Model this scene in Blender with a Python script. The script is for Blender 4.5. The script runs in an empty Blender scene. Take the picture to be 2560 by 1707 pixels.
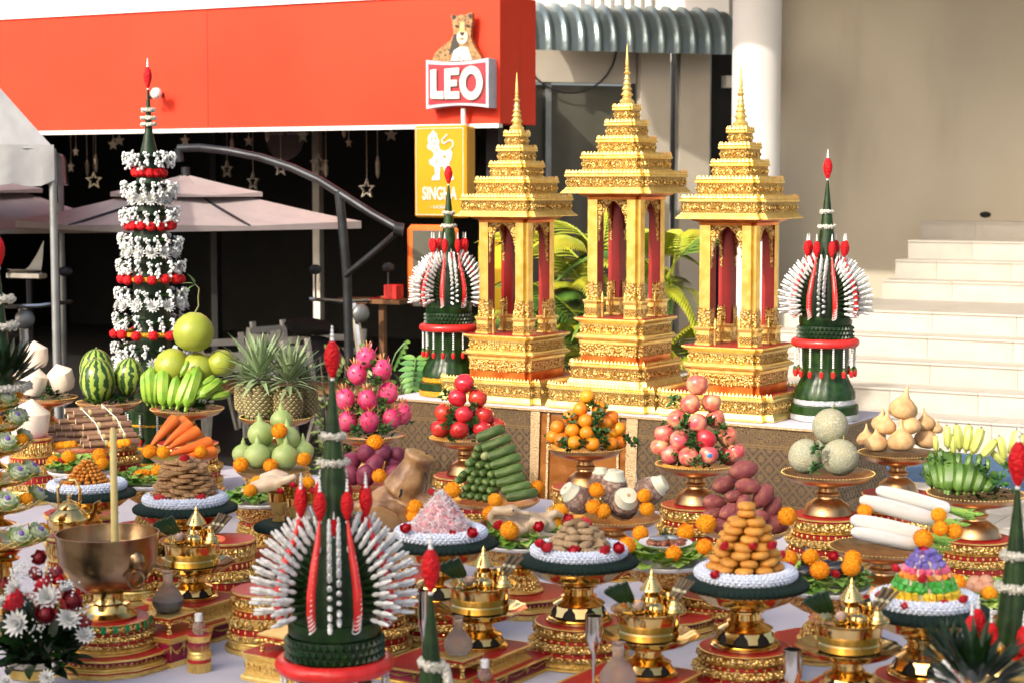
import bpy, math, random
from math import sin, cos, pi, radians, sqrt, atan2, hypot
from mathutils import Vector, Matrix, Euler, noise
R = random.Random(7)
S = bpy.context.scene
C = S.collection
# ---------------------------------------------------------------- camera
F, PITCH, EYE = 4600.0, math.atan(393.5 / 4600.0), 1.80
cam_d = bpy.data.cameras.new('camera'); cam = bpy.data.objects.new('camera', cam_d); C.objects.link(cam)
cam.location = (0, 0, EYE); cam.rotation_euler = (pi / 2 - PITCH, 0, 0)
cam_d.sensor_width = 36; cam_d.lens = F / 2560 * 36; cam_d.clip_start = .1; cam_d.clip_end = 500
cam_d.dof.use_dof = True; cam_d.dof.focus_distance = 7.4; cam_d.dof.aperture_fstop = 4.5
S.camera = cam
# ---------------------------------------------------------------- sky, sun, exposure
SUN_EL, SUN_AZ = radians(31), radians(38)      # light travels forward and to the right, down
W = bpy.data.worlds.new('World'); S.world = W; W.use_nodes = True
wn = W.node_tree; bg = wn.nodes['Background']
sky = wn.nodes.new('ShaderNodeTexSky'); sky.sky_type = 'NISHITA'; sky.sun_disc = False
sky.sun_elevation = SUN_EL; sky.sun_rotation = pi + SUN_AZ; sky.air_density = .8; sky.dust_density = 6; sky.ozone_density = .3
wn.links.new(sky.outputs[0], bg.inputs[0]); bg.inputs[1].default_value = .15
sl = bpy.data.lights.new('sun', 'SUN'); so = bpy.data.objects.new('sun', sl); C.objects.link(so)
sl.energy = 2.05; sl.angle = radians(.53); sl.color = (1, .92, .80)
sd = Vector((sin(SUN_AZ) * cos(SUN_EL), cos(SUN_AZ) * cos(SUN_EL), -sin(SUN_EL)))
so.rotation_euler = sd.to_track_quat('-Z', 'Y').to_euler(); so.location = (-8, -10, 12)
S.view_settings.view_transform = 'Standard'; S.view_settings.look = 'None'
S.view_settings.exposure = 1.0; S.view_settings.gamma = 1
S.cycles.use_denoising = True
S.cycles.max_bounces = 6; S.cycles.diffuse_bounces = 3; S.cycles.glossy_bounces = 3; S.cycles.transmission_bounces = 5
S.cycles.caustics_reflective = False; S.cycles.caustics_refractive = False; S.cycles.sample_clamp_indirect = 6
# ---------------------------------------------------------------- placing
def at(px, py, D):
    """world point that stands D metres forward of the camera in the direction of a photo pixel"""
    a = (px - 1280) / F; b = -(py - 853.5) / F
    y = cos(PITCH) + b * sin(PITCH); z = -sin(PITCH) + b * cos(PITCH)
    return Vector((a / y * D, D, EYE + z / y * D))
def atz(px, py, z):
    a = (px - 1280) / F; b = -(py - 853.5) / F
    y = cos(PITCH) + b * sin(PITCH); q = -sin(PITCH) + b * cos(PITCH)
    D = (z - EYE) / q * y
    return Vector((a / y * D, D, z))
PSI = radians(32)
U = Vector((sin(PSI), cos(PSI), 0)); V = Vector((cos(PSI), -sin(PSI), 0))
def row(px, w):                       # forward distance of column px in the table row w
    return w / (cos(PSI) + (px - 1280) / F * sin(PSI))
TZ, AZ = .41, .745                    # heights of the offering table and the altar table
# ---------------------------------------------------------------- mesh building
class MB:
    def __init__(s): s.v = []; s.f = []; s.m = []; s.mats = []
    def add(s, vf, mat, T=None):
        v, f = vf; o = len(s.v)
        s.v.extend([tuple(T @ Vector(p)) for p in v] if T is not None else v)
        if mat not in s.mats: s.mats.append(mat)
        k = s.mats.index(mat)
        s.f.extend([tuple(i + o for i in q) for q in f]); s.m.extend([k] * len(f))
        return s
    def mesh(s, name='mesh', sharp=38, smooth=True):
        me = bpy.data.meshes.new(name); me.from_pydata(s.v, [], s.f)
        for m in s.mats: me.materials.append(MAT[m])
        me.polygons.foreach_set('material_index', s.m)
        if smooth:
            me.polygons.foreach_set('use_smooth', [True] * len(s.f))
            me.update()
            if sharp: me.set_sharp_from_angle(angle=radians(sharp))
        me.update(); return me
def mesh1(vf, mat, sharp=38, name='mesh', smooth=True): return MB().add(vf, mat).mesh(name, sharp, smooth)
def lathe(prof, n=32, fn=None, cap=True):
    v, f = [], []
    for i, (r, z) in enumerate(prof):
        for j in range(n):
            a = 2 * pi * j / n; k = fn(a, i, z) if fn else 1
            v.append((r * k * cos(a), r * k * sin(a), z))
    for i in range(len(prof) - 1):
        for j in range(n):
            a, b = i * n + j, i * n + (j + 1) % n
            f.append((a, b, b + n, a + n))
    if cap:
        if prof[0][0] > 1e-5: f.append(tuple(range(n))[::-1])
        if prof[-1][0] > 1e-5: f.append(tuple(range((len(prof) - 1) * n, len(prof) * n)))
    return v, f
def loft(outline, prof):
    """outline of unit points swept along (half width, z) pairs"""
    n = len(outline); v = [(x * s, y * s, z) for s, z in prof for x, y in outline]; f = []
    for i in range(len(prof) - 1):
        for j in range(n):
            a, b = i * n + j, i * n + (j + 1) % n
            f.append((a, b, b + n, a + n))
    f.append(tuple(range(n))[::-1]); f.append(tuple(range((len(prof) - 1) * n, len(prof) * n)))
    return v, f
def box(sx, sy, sz, cx=0, cy=0, cz=0, b=0):
    x, y, z = sx / 2, sy / 2, sz / 2
    if b <= 0:
        v = [(cx + i * x, cy + j * y, cz + k * z) for k in (-1, 1) for j in (-1, 1) for i in (-1, 1)]
        return v, [(0, 2, 3, 1), (4, 5, 7, 6), (0, 1, 5, 4), (2, 6, 7, 3), (0, 4, 6, 2), (1, 3, 7, 5)]
    o = [(x - b, -y), (x, -y + b), (x, y - b), (x - b, y), (-x + b, y), (-x, y - b), (-x, -y + b), (-x + b, -y)]
    i = [(p * (1 - b / x), q * (1 - b / y)) for p, q in o]; v, f = [], []
    for pts, zz in ((i, -z), (o, -z + b), (o, z - b), (i, z)): v += [(cx + p, cy + q, cz + zz) for p, q in pts]
    for r in range(3):
        for j in range(8): a, c = r * 8 + j, r * 8 + (j + 1) % 8; f.append((a, c, c + 8, a + 8))
    f.append(tuple(range(8))[::-1]); f.append(tuple(range(24, 32)))
    return v, f
def prism(pts, t, z0=0):
    """outline in the x-z plane, thickness t along y (front at -t/2)"""
    n = len(pts); v = [(x, -t / 2, z) for x, z in pts] + [(x, t / 2, z) for x, z in pts]
    f = [tuple(range(n)), tuple(range(n, 2 * n))[::-1]] + [(i, i + n, (i + 1) % n + n, (i + 1) % n) for i in range(n)]
    return v, f
def tube(pts, rad, n=8, cap=True):
    pts = [Vector(p) for p in pts]; m = len(pts); rad = rad if isinstance(rad, (list, tuple)) else [rad] * m
    v, f = [], []; up = None
    for i, p in enumerate(pts):
        d = (pts[min(i + 1, m - 1)] - pts[max(i - 1, 0)])
        d = d.normalized() if d.length > 1e-9 else Vector((0, 0, 1))
        if up is None:
            up = Vector((0, 0, 1)) if abs(d.z) < .9 else Vector((1, 0, 0))
        x = up.cross(d); x = x.normalized() if x.length > 1e-6 else Vector((1, 0, 0)); y = d.cross(x); up = y
        for j in range(n):
            a = 2 * pi * j / n; q = p + (x * cos(a) + y * sin(a)) * rad[i]; v.append(tuple(q))
    for i in range(m - 1):
        for j in range(n):
            a, b = i * n + j, i * n + (j + 1) % n; f.append((a, b, b + n, a + n))
    if cap: f.append(tuple(range(n))[::-1]); f.append(tuple(range((m - 1) * n, m * n)))
    return v, f
def ball(r, n=12, m=8, sx=1, sy=1, sz=1, fn=None, c=(0, 0, 0)):
    v, f = lathe([(max(1e-4, sin(pi * i / m)), -cos(pi * i / m)) for i in range(m + 1)], n, None, False); o = []
    for p in v:
        k = r * (fn(Vector(p)) if fn else 1); o.append((c[0] + p[0] * k * sx, c[1] + p[1] * k * sy, c[2] + p[2] * k * sz))
    return o, f
def torus(R0, r, n=36, m=10, fn=None, z=0):
    v, f = [], []
    for i in range(n):
        a = 2 * pi * i / n
        for j in range(m):
            b = 2 * pi * j / m; q = r * (fn(a, b) if fn else 1)
            v.append(((R0 + q * cos(b)) * cos(a), (R0 + q * cos(b)) * sin(a), z + q * sin(b)))
    for i in range(n):
        for j in range(m):
            f.append((i * m + j, ((i + 1) % n) * m + j, ((i + 1) % n) * m + (j + 1) % m, i * m + (j + 1) % m))
    return v, f
def leafq(L, w, bend=.2, fold=.15, n=4, tip=.6):
    """a leaf lying along +y, curling down, with a fold along its midrib"""
    v, f = [], []
    for i in range(n + 1):
        t = i / n; k = w * (sin(pi * min(1, t ** tip)) ** .8 if 0 < t < 1 else (.12 if t == 0 else .0)); z = -bend * L * t * t
        v += [(-k, t * L, z + fold * k), (0, t * L, z), (k, t * L, z + fold * k)]
    for i in range(n):
        a = i * 3; f += [(a, a + 1, a + 4, a + 3), (a + 1, a + 2, a + 5, a + 4)]
    return v, f
def Tm(loc=(0, 0, 0), rot=(0, 0, 0), sc=1):
    s = (sc, sc, sc) if not isinstance(sc, (tuple, list, Vector)) else sc
    return Matrix.LocRotScale(Vector(loc), Euler(rot), Vector(s))
def aim(d, up=Vector((0, 0, 1))):      # +y to d, +z near up
    y = Vector(d).normalized(); x = y.cross(up)
    x = x.normalized() if x.length > 1e-6 else Vector((1, 0, 0)); z = x.cross(y)
    return Matrix((x, y, z)).transposed().to_4x4()
# ---------------------------------------------------------------- objects
def obj(name, me, parent=None, loc=(0, 0, 0), rot=(0, 0, 0), sc=1):
    o = bpy.data.objects.new(name, me); C.objects.link(o); o.parent = parent
    o.location = loc
    if isinstance(rot, Matrix): o.rotation_euler = rot.to_euler()
    else: o.rotation_euler = rot
    o.scale = (sc, sc, sc) if not isinstance(sc, (tuple, list, Vector)) else sc
    return o
def tag(o, label=None, cat=None, group=None, kind=None):
    if label: o['label'] = label
    if cat: o['category'] = cat
    if group: o['group'] = group
    if kind: o['kind'] = kind
    return o
def thing(name, label, cat, loc=(0, 0, 0), rz=0, group=None, sc=1):
    return tag(obj(name, None, None, loc, (0, 0, rz), sc), label, cat, group)
def solo(name, me, label, cat, loc=(0, 0, 0), rot=(0, 0, 0), sc=1, group=None, kind=None):
    return tag(obj(name, me, None, loc, rot, sc), label, cat, group, kind)
def dup(o, loc=None, rz=None, label=None, group=None, sc=None, parent=None):
    c = o.copy(); C.objects.link(c); c.parent = parent
    if loc is not None: c.location = loc
    if rz is not None: c.rotation_euler = (0, 0, rz)
    if sc is not None: c.scale = (sc, sc, sc) if not isinstance(sc, (tuple, list)) else sc
    if label: c['label'] = label
    if group: c['group'] = group
    for ch in KIDS(o): dup(ch, parent=c)
    return c
def KIDS(o): return [x for x in C.objects if x.parent == o] if not hasattr(o, 'children') else list(o.children)
ORD = ['', 'first', 'second', 'third', 'fourth', 'fifth', 'sixth', 'seventh', 'eighth', 'ninth', 'tenth', 'eleventh', 'twelfth', 'thirteenth', 'fourteenth', 'fifteenth', 'sixteenth', 'seventeenth', 'eighteenth', 'nineteenth', 'twentieth'] + [f'{k}th' for k in range(21, 60)]
MC = {}
def cache(key, fn):
    if key not in MC: MC[key] = fn()
    return MC[key]
# ---------------------------------------------------------------- materials
MAT = {}
class E:                                # node expressions
    nt = None
    def __init__(s, k): s.k = k
    def op(s, o, b=None, c=None, rev=False):
        n = E.nt.nodes.new('ShaderNodeMath'); n.operation = o
        for i, q in enumerate([b, s, c] if rev else [s, b, c]):
            if q is None: continue
            if isinstance(q, E): E.nt.links.new(q.k, n.inputs[i])
            else: n.inputs[i].default_value = q
        return E(n.outputs[0])
    def __add__(s, b): return s.op('ADD', b)
    def __radd__(s, b): return s.op('ADD', b)
    def __sub__(s, b): return s.op('SUBTRACT', b)
    def __rsub__(s, b): return s.op('SUBTRACT', b, rev=True)
    def __mul__(s, b): return s.op('MULTIPLY', b)
    def __rmul__(s, b): return s.op('MULTIPLY', b)
    def __truediv__(s, b): return s.op('DIVIDE', b)
    def abs(s): return s.op('ABSOLUTE')
    def fr(s): return s.op('FRACT')
    def lt(s, b): return s.op('LESS_THAN', b)
    def gt(s, b): return s.op('GREATER_THAN', b)
    def mx(s, b): return s.op('MAXIMUM', b)
    def mn(s, b): return s.op('MINIMUM', b)
    def sin(s): return s.op('SINE')
    def sqrt(s): return s.op('SQRT')
    def pw(s, b): return s.op('POWER', b)
    def step(s, a, b):
        n = E.nt.nodes.new('ShaderNodeMapRange'); n.interpolation_type = 'SMOOTHSTEP'
        E.nt.links.new(s.k, n.inputs[0]); n.inputs[1].default_value = a; n.inputs[2].default_value = b
        return E(n.outputs[0])
def new_mat(name):
    m = bpy.data.materials.new(name); m.use_nodes = True; MAT[name] = m; E.nt = m.node_tree
    return m, m.node_tree, m.node_tree.nodes['Principled BSDF']
def coord(nt, out='Object'):
    t = nt.nodes.new('ShaderNodeTexCoord'); return t.outputs[out]
def xyz(nt, sock=None):
    s = nt.nodes.new('ShaderNodeSeparateXYZ'); nt.links.new(sock if sock else coord(nt), s.inputs[0])
    return E(s.outputs[0]), E(s.outputs[1]), E(s.outputs[2])
def ntex(nt, scale, detail=3, vec=None, kind='noise', feature='F1'):
    if kind == 'noise':
        n = nt.nodes.new('ShaderNodeTexNoise'); n.inputs['Detail'].default_value = detail; out = n.outputs[0]
    else:
        n = nt.nodes.new('ShaderNodeTexVoronoi'); n.feature = feature; out = n.outputs['Distance']
    n.inputs['Scale'].default_value = scale; nt.links.new(vec if vec else coord(nt), n.inputs['Vector'])
    return E(out)
def mix(nt, fac, a, b):
    n = nt.nodes.new('ShaderNodeMix'); n.data_type = 'RGBA'
    if isinstance(fac, E): nt.links.new(fac.k, n.inputs[0])
    else: n.inputs[0].default_value = fac
    for q, i in ((a, 6), (b, 7)):
        if isinstance(q, tuple): n.inputs[i].default_value = (*q, 1)
        else: nt.links.new(q, n.inputs[i])
    return n.outputs[2]
def setbump(nt, p, h, strength, dist):
    b = nt.nodes.new('ShaderNodeBump'); b.inputs['Strength'].default_value = strength; b.inputs['Distance'].default_value = dist
    nt.links.new(h.k, b.inputs['Height']); nt.links.new(b.outputs[0], p.inputs['Normal'])
def vary(nt, col, amt, hue=0):
    i = nt.nodes.new('ShaderNodeObjectInfo'); r = E(i.outputs['Random'])
    h = nt.nodes.new('ShaderNodeHueSaturation'); nt.links.new(col, h.inputs['Color'])
    nt.links.new((1 - amt + r * (2 * amt)).k, h.inputs['Value'])
    if hue: nt.links.new((.5 - hue + (r * 7.3).fr() * (2 * hue)).k, h.inputs['Hue'])
    return h.outputs[0]
def mat(name, c1, c2=None, rough=.5, metal=0, scale=12, lo=.35, hi=.65, bump=0, bscale=None, bdist=.004, bkind='noise', var=0, hue=0, sss=0, coat=0, spec=None, tr=0, detail=3, cav=None, sheen=0, u=1):
    m, nt, p = new_mat(name); bscale = (bscale or scale * 4) * u; scale *= u
    p.inputs['Roughness'].default_value = rough; p.inputs['Metallic'].default_value = metal
    col = mix(nt, ntex(nt, scale, detail).step(lo, hi), c1, c2 or tuple(q * .82 for q in c1))
    if bump:
        h = ntex(nt, bscale or scale * 4, 2, kind=bkind)
        setbump(nt, p, h, bump, bdist)
        if cav: col = mix(nt, h.step(cav[1], cav[2]), col, cav[0])
    if var or hue: col = vary(nt, col, var, hue)
    nt.links.new(col, p.inputs['Base Color'])
    if sss: p.inputs['Subsurface Weight'].default_value = sss; p.inputs['Subsurface Radius'].default_value = (.02, .01, .006); p.inputs['Subsurface Scale'].default_value = .5
    if coat: p.inputs['Coat Weight'].default_value = coat; p.inputs['Coat Roughness'].default_value = .15
    if spec is not None: p.inputs['Specular IOR Level'].default_value = spec
    if sheen: p.inputs['Sheen Weight'].default_value = sheen
    if tr: p.inputs['Transmission Weight'].default_value = tr
    return m
# metals
mat('gold', (.95, .72, .26), (.88, .60, .16), .34, .74, 30, bump=.15, bscale=120, bdist=.002)
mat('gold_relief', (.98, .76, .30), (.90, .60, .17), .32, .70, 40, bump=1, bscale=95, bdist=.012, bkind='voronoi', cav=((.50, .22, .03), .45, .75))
mat('gold_fine', (.95, .70, .25), (.80, .52, .12), .36, .72, 60, bump=.9, bscale=210, bdist=.004, bkind='voronoi')
mat('brass', (.80, .58, .24), (.70, .46, .14), .13, 1, 9, bump=.03, bscale=30)
mat('brass_dull', (.40, .27, .15), (.26, .16, .08), .26, 1, 14, bump=.12, bscale=50)
mat('bronze', (.62, .38, .18), (.44, .24, .10), .30, 1, 20, bump=.25, bscale=140, bdist=.002)
mat('silver', (.75, .72, .66), (.6, .57, .5), .14, 1, 8)
mat('steel_dark', (.05, .055, .06), (.03, .03, .035), .4, .6, 5)
mat('steel', (.32, .34, .34), (.25, .26, .26), .45, .7, 5)
mat('red', (.48, .018, .018), (.40, .012, .012), .42, 0, 14, bump=.05, bscale=60)
mat('magenta', (.30, .010, .05), (.24, .006, .04), .45)
mat('red_shrine', (.36, .012, .010), (.28, .008, .008), .5, 0, 9)
mat('cloth_white', (.60, .58, .64), (.56, .54, .60), .85, 0, 3, bump=.35, bscale=7, bdist=.02)
mat('white', (.78, .78, .76), (.70, .70, .68), .55, 0, 40)
mat('green_glass', (.0, .22, .09), (.0, .16, .06), .2, 0, 10)
mat('blue_enamel', (.01, .025, .09), (.01, .02, .06), .3)
# leaves and flowers
def leafmat(name, c1, c2, rough=.4, sc=30, tr=.12, var=.18, hue=.012):
    m = mat(name, c1, c2, rough, 0, sc, var=var, hue=hue, bump=.2, bscale=sc * 2, spec=.4)
    return m
leafmat('banana_leaf', (.004, .022, .004), (.012, .045, .006), .34, 25)
leafmat('leaf_dark', (.004, .020, .005), (.009, .036, .007), .4, 40)
leafmat('parsley', (.014, .060, .012), (.045, .13, .022), .55, 60)
leafmat('lettuce', (.26, .46, .05), (.46, .60, .14), .5, 25, var=.12)
leafmat('lettuce_dark', (.10, .26, .03), (.22, .40, .07), .5, 25, var=.12)
leafmat('palm_yellow', (.42, .40, .03), (.28, .36, .03), .45, 4)
leafmat('palm_green', (.06, .17, .03), (.16, .28, .04), .45, 4)
leafmat('bush_leaf', (.045, .14, .03), (.13, .25, .05), .5, 4)
leafmat('bush_pale', (.20, .28, .10), (.30, .36, .14), .5, 4)
mat('stem_green', (.10, .22, .05), (.06, .15, .03), .5)
mat('bark', (.10, .07, .05), (.06, .045, .03), .9, 0, 20, bump=.5)
mat('white_flower', (.80, .80, .78), (.66, .69, .66), .6, 0, 80, bump=.5, bscale=160, bdist=.003, bkind='voronoi')
mat('garland', (.78, .76, .66), (.60, .58, .46), .7, 0, 90, bump=1, bscale=130, bdist=.008, bkind='voronoi')
mat('red_flower', (.62, .008, .012), (.48, .004, .008), .55, 0, 60, bump=.8, bscale=110, bdist=.006, bkind='voronoi', spec=.25)
mat('red_satin', (.72, .03, .025), (.60, .02, .018), .28, 0, 30, bump=.25, bscale=60)
mat('rose', (.40, .004, .012), (.55, .006, .02), .55, 0, 30, bump=.3, bscale=60, u=.05)
mat('rose_dark', (.12, .002, .006), (.22, .003, .01), .6, 0, 30, bump=.3, bscale=60, u=.05)
mat('marigold', (.96, .42, .004), (.88, .30, .002), .8, 0, 3, bump=.2, bscale=5, bdist=.006, var=.08)
mat('lotus', (.74, .78, .62), (.55, .66, .40), .55, 0, 25)
mat('lotus_pink', (.72, .55, .45), (.6, .42, .34), .55, 0, 25)
mat('purple', (.26, .15, .52), (.18, .10, .42), .6, 0, 60)
mat('garland_white', (.76, .82, .92), (.66, .73, .86), .75, 0, 200, bump=.5, bscale=150, bdist=.01, bkind='voronoi')
mat('mat_green', (.003, .045, .028), (.001, .028, .018), .6, 0, 80, bump=1, bscale=120, bdist=.008, bkind='voronoi')
# building stuff
def m_streak(name, c1, c2, c3, rough, spec, kx=5, kz=.35):
    m, nt, p = new_mat(name); x, y, z = xyz(nt); cb = nt.nodes.new('ShaderNodeCombineXYZ')
    for q, i in ((x * kx, 0), (y * kx, 1), (z * kz, 2)): nt.links.new(q.k, cb.inputs[i])
    a = ntex(nt, 1.0, 5, cb.outputs[0]); b = ntex(nt, .9, 4)
    col = mix(nt, b.step(.35, .65), c1, c2); nt.links.new(mix(nt, a.step(.56, .80), col, c3), p.inputs['Base Color'])
    p.inputs['Roughness'].default_value = rough; p.inputs['Specular IOR Level'].default_value = spec; setbump(nt, p, b + ntex(nt, 60, 2) * .02, .12, .05)
m_streak('fascia_red', (.72, .046, .018), (.65, .038, .014), (.60, .042, .020), .55, .2)
m_streak('beige_wall', (.56, .51, .405), (.52, .47, .37), (.47, .42, .325), .85, .3, 2.5, .5)
mat('fascia_side', (.52, .022, .008), (.48, .02, .008), .5, 0, .8)
mat('white_wall', (.66, .66, .65), (.60, .60, .59), .8, 0, 2)

mat('beige_paint', (.46, .42, .35), (.42, .38, .31), .7, 0, 3)
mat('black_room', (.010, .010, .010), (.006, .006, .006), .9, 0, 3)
mat('shaded_floor', (.018, .016, .015), (.010, .009, .009), .6, 0, 6)
mat('glass_dark', (.11, .108, .082), (.075, .075, .058), .15, 0, 1, spec=.5)
mat('awning_metal', (.20, .26, .27), (.15, .20, .22), .28, .55, 4, bump=.25, bscale=26, bdist=.01)
mat('umbrella', (.42, .35, .34), (.38, .32, .31), .85, 0, 6)
mat('tent', (.30, .305, .31), (.26, .265, .27), .6, 0, 3, bump=.5, bscale=6, bdist=.03)
mat('yellow_sign', (.55, .27, .003), (.51, .24, .003), .4, 0, 2)
mat('sign_white', (.62, .60, .55), (.58, .56, .51), .5)
mat('sign_red', (.50, .014, .03), (.46, .01, .025), .45)
mat('sign_shadow', (.10, .01, .012), (.08, .01, .01), .5)
mat('sign_grey', (.45, .48, .58), (.40, .43, .52), .4)
mat('orange_sign', (.80, .16, .02), (.74, .13, .015), .45)
mat('yellow_board', (.82, .52, .02), (.78, .48, .015), .5)
mat('sign_dull', (.085, .05, .055), (.07, .042, .046), .5)
mat('sign_dull_text', (.34, .28, .28), (.3, .25, .25), .5)
mat('star_gold', (.55, .50, .40), (.45, .40, .30), .4, .3, 20)
mat('chair_white', (.80, .77, .68), (.70, .66, .56), .6, 0, 10)
mat('wood', (.22, .10, .04), (.14, .06, .02), .5, 0, 8)
mat('carpet', (.06, .13, .25), (.045, .10, .20), .95, 0, 120, bump=.6, bscale=200)
mat('tile', (.48, .45, .40), (.43, .40, .345), .45, 0, 5, var=.05)
mat('tile_floor', (.55, .52, .46), (.50, .47, .42), .5, 0, 3, var=.03)
mat('grout', (.50, .46, .40), (.46, .42, .36), .9)
mat('stone_top', (.50, .47, .42), (.46, .43, .38), .55, 0, 5)
mat('ground_paving', (.33, .31, .27), (.28, .26, .23), .85, 0, 1.5, bump=.3, bscale=30)
mat('satin', (.34, .13, .03), (.26, .09, .018), .3, .35, 4, bump=.5, bscale=9, bdist=.03)
mat('ribbon', (.50, .36, .20), (.34, .23, .12), .4, .6, 160, bump=.6, bscale=200, bkind='voronoi')
def m_brocade():
    m, nt, p = new_mat('brocade'); x, y, z = xyz(nt)
    u, v = x / .078, (z + .02) / .084
    a, b = u + v, u - v
    fa, fb = a.fr() - .5, b.fr() - .5
    da, db = fa.abs().mn(fb.abs()), fa.abs().mx(fb.abs())
    line = ((.5 - db).abs().lt(.035)).mx(((.5 - db) - .085).abs().lt(.018))
    wob = ntex(nt, 260, 2)
    ang = fa.op('ARCTAN2', fb); rad = (fa * fa + fb * fb).sqrt()
    flower = rad.lt(((ang * 4).sin().abs() * .17 + .13) + (wob - .5) * .18) * rad.gt(.05)
    ring = (rad - .30).abs().lt(.02) * (ang * 8).sin().gt(-.2)
    diag = line.mx(flower * wob.gt(.40)).mx(ring)
    # border bands along the top and bottom of the cloth
    band = (z.gt(-.088)).mx(z.lt(-.345))
    vv = ntex(nt, 70, 2, kind='voronoi'); ww = ntex(nt, 36, 2)
    scroll = ((vv * 9 + ww * 5).sin().abs().gt(.62))
    edge = ((z + .088).abs().lt(.0035)).mx((z + .098).abs().lt(.0025)).mx((z + .345).abs().lt(.0035)).mx((z + .012).abs().lt(.003)).mx((z + .355).abs().lt(.0025))
    g = (diag * (1 - band)).mx(scroll * band).mx(edge)
    col = mix(nt, g, (.034, .019, .012), (.24, .16, .075)); nt.links.new(col, p.inputs['Base Color'])  # both colours darkened to carry the shade on the altar front
    nt.links.new((g * .75).k, p.inputs['Metallic']); nt.links.new((.62 - g * .28).k, p.inputs['Roughness'])
    setbump(nt, p, g + wob * .6, .5, .003)
m_brocade()
def m_shrine():
    m, nt, p = new_mat('gold_panel'); t = nt.nodes.new('ShaderNodeTexCoord')
    x, y, z = xyz(nt, t.outputs['Object']); nx, ny, nz = xyz(nt, t.outputs['Normal'])
    u = x * ny.abs().gt(.5) + y * nx.abs().gt(.5)
    f = ((u / .042).fr() - .5).abs(); q = ((z / .046).fr() - .5).abs()
    dia = ((f + q) * 22).sin() * .5; vor = ntex(nt, 150, 2, kind='voronoi'); n = ntex(nt, 70, 2)
    h = dia + vor * 1.1
    col = mix(nt, h.step(.35, 1.0), (1.0, .78, .32), (.55, .28, .04)); nt.links.new(mix(nt, n.step(.5, .8), col, (.92, .66, .2)), p.inputs['Base Color'])
    p.inputs['Metallic'].default_value = .72; p.inputs['Roughness'].default_value = .34
    setbump(nt, p, h, 1, .012)
m_shrine()
mat('gold_leaf', (.88, .64, .20), (.74, .48, .10), .28, .85, 14, bump=.10, bscale=40, bdist=.004)
# ================================================================ SETTING
def struct(name, me, loc=(0, 0, 0), rz=0, parent=None): return tag(obj(name, me, parent, loc, (0, 0, rz)), kind='structure' if parent is None else None)
def ray(px, py):
    p = at(px, py, 1.0); return p - Vector((0, 0, EYE))
def on_plane(px, py, P0, n):
    d = ray(px, py); o = Vector((0, 0, EYE)); t = (P0 - o).dot(n) / d.dot(n); return o + d * t
struct('ground', mesh1(([(-80, -40, 0), (80, -40, 0), (80, 120, 0), (-80, 120, 0)], [(0, 1, 2, 3)]), 'ground_paving'))
struct('shop_floor', mesh1(([(-12, 10.2, .004), (.9, 9.6, .004), (1.2, 13.8, .004), (6, 26, .004), (-12, 26, .004)], [(0, 1, 2, 3, 4)]), 'shaded_floor'))  # near-black sheet; its colour carries the shade before the shop
# ---- shop with the red fascia
SA = Vector((-.085, 13.0, 0)); BR = -math.atan2(1.9, 3.675)
sx_, sy_ = Vector((cos(BR), sin(BR), 0)), Vector((-sin(BR), cos(BR), 0))
def shop(p): return SA + sx_ * p[0] + sy_ * p[1] + Vector((0, 0, p[2] if len(p) > 2 else 0))
shp = thing('shop_building', 'shop with a wide red fascia over a dark open front', 'shop', SA, BR)
fa = obj('fascia', mesh1(box(10, .56, .90, -5, .28, 2.674), 'fascia_red'), shp)
for z, h in ((2.206, .03), (3.14, .03)): obj('fascia_trim', mesh1(box(10.0, .06, h, -5.0, .01, z), 'white'), fa)
for x in (-2.52, -5.05, -7.6): obj('panel_joint', mesh1(box(.006, .004, .90, x, -.002, 2.674), 'fascia_side'), fa)
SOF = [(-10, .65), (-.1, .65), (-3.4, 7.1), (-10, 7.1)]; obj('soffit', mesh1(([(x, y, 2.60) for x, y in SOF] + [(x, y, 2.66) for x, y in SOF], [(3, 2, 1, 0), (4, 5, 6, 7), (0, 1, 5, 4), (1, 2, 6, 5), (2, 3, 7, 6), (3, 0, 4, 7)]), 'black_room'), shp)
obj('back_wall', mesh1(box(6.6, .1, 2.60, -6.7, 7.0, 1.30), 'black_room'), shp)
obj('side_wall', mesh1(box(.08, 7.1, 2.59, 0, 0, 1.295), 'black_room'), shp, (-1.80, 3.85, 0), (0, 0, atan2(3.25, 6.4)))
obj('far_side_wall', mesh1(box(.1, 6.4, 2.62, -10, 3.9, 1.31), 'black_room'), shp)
obj('front_post', mesh1(box(.10, .10, 2.2, -.30, .5, 1.1), 'steel_dark'), shp)
obj('front_post', mesh1(box(.05, .05, 2.2, -.04, .35, 1.1), 'steel_dark'), shp)
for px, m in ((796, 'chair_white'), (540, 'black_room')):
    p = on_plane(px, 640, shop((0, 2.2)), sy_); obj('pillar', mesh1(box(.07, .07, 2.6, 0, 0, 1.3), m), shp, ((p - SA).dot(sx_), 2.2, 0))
obj('upper_storey', mesh1(box(11.4, .2, 5.0, -5.55, 4.2, 5.4), 'white_wall'), shp)
for i in range(8): obj('louver_post', mesh1(box(.05, .07, 2.5, -1.3 + i * .10, 4.06, 4.4), 'white'), shp)
obj('notice_board', mesh1(box(.13, .02, .22, -.13, .60, 1.95), 'sign_dull_text'), shp)
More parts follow.
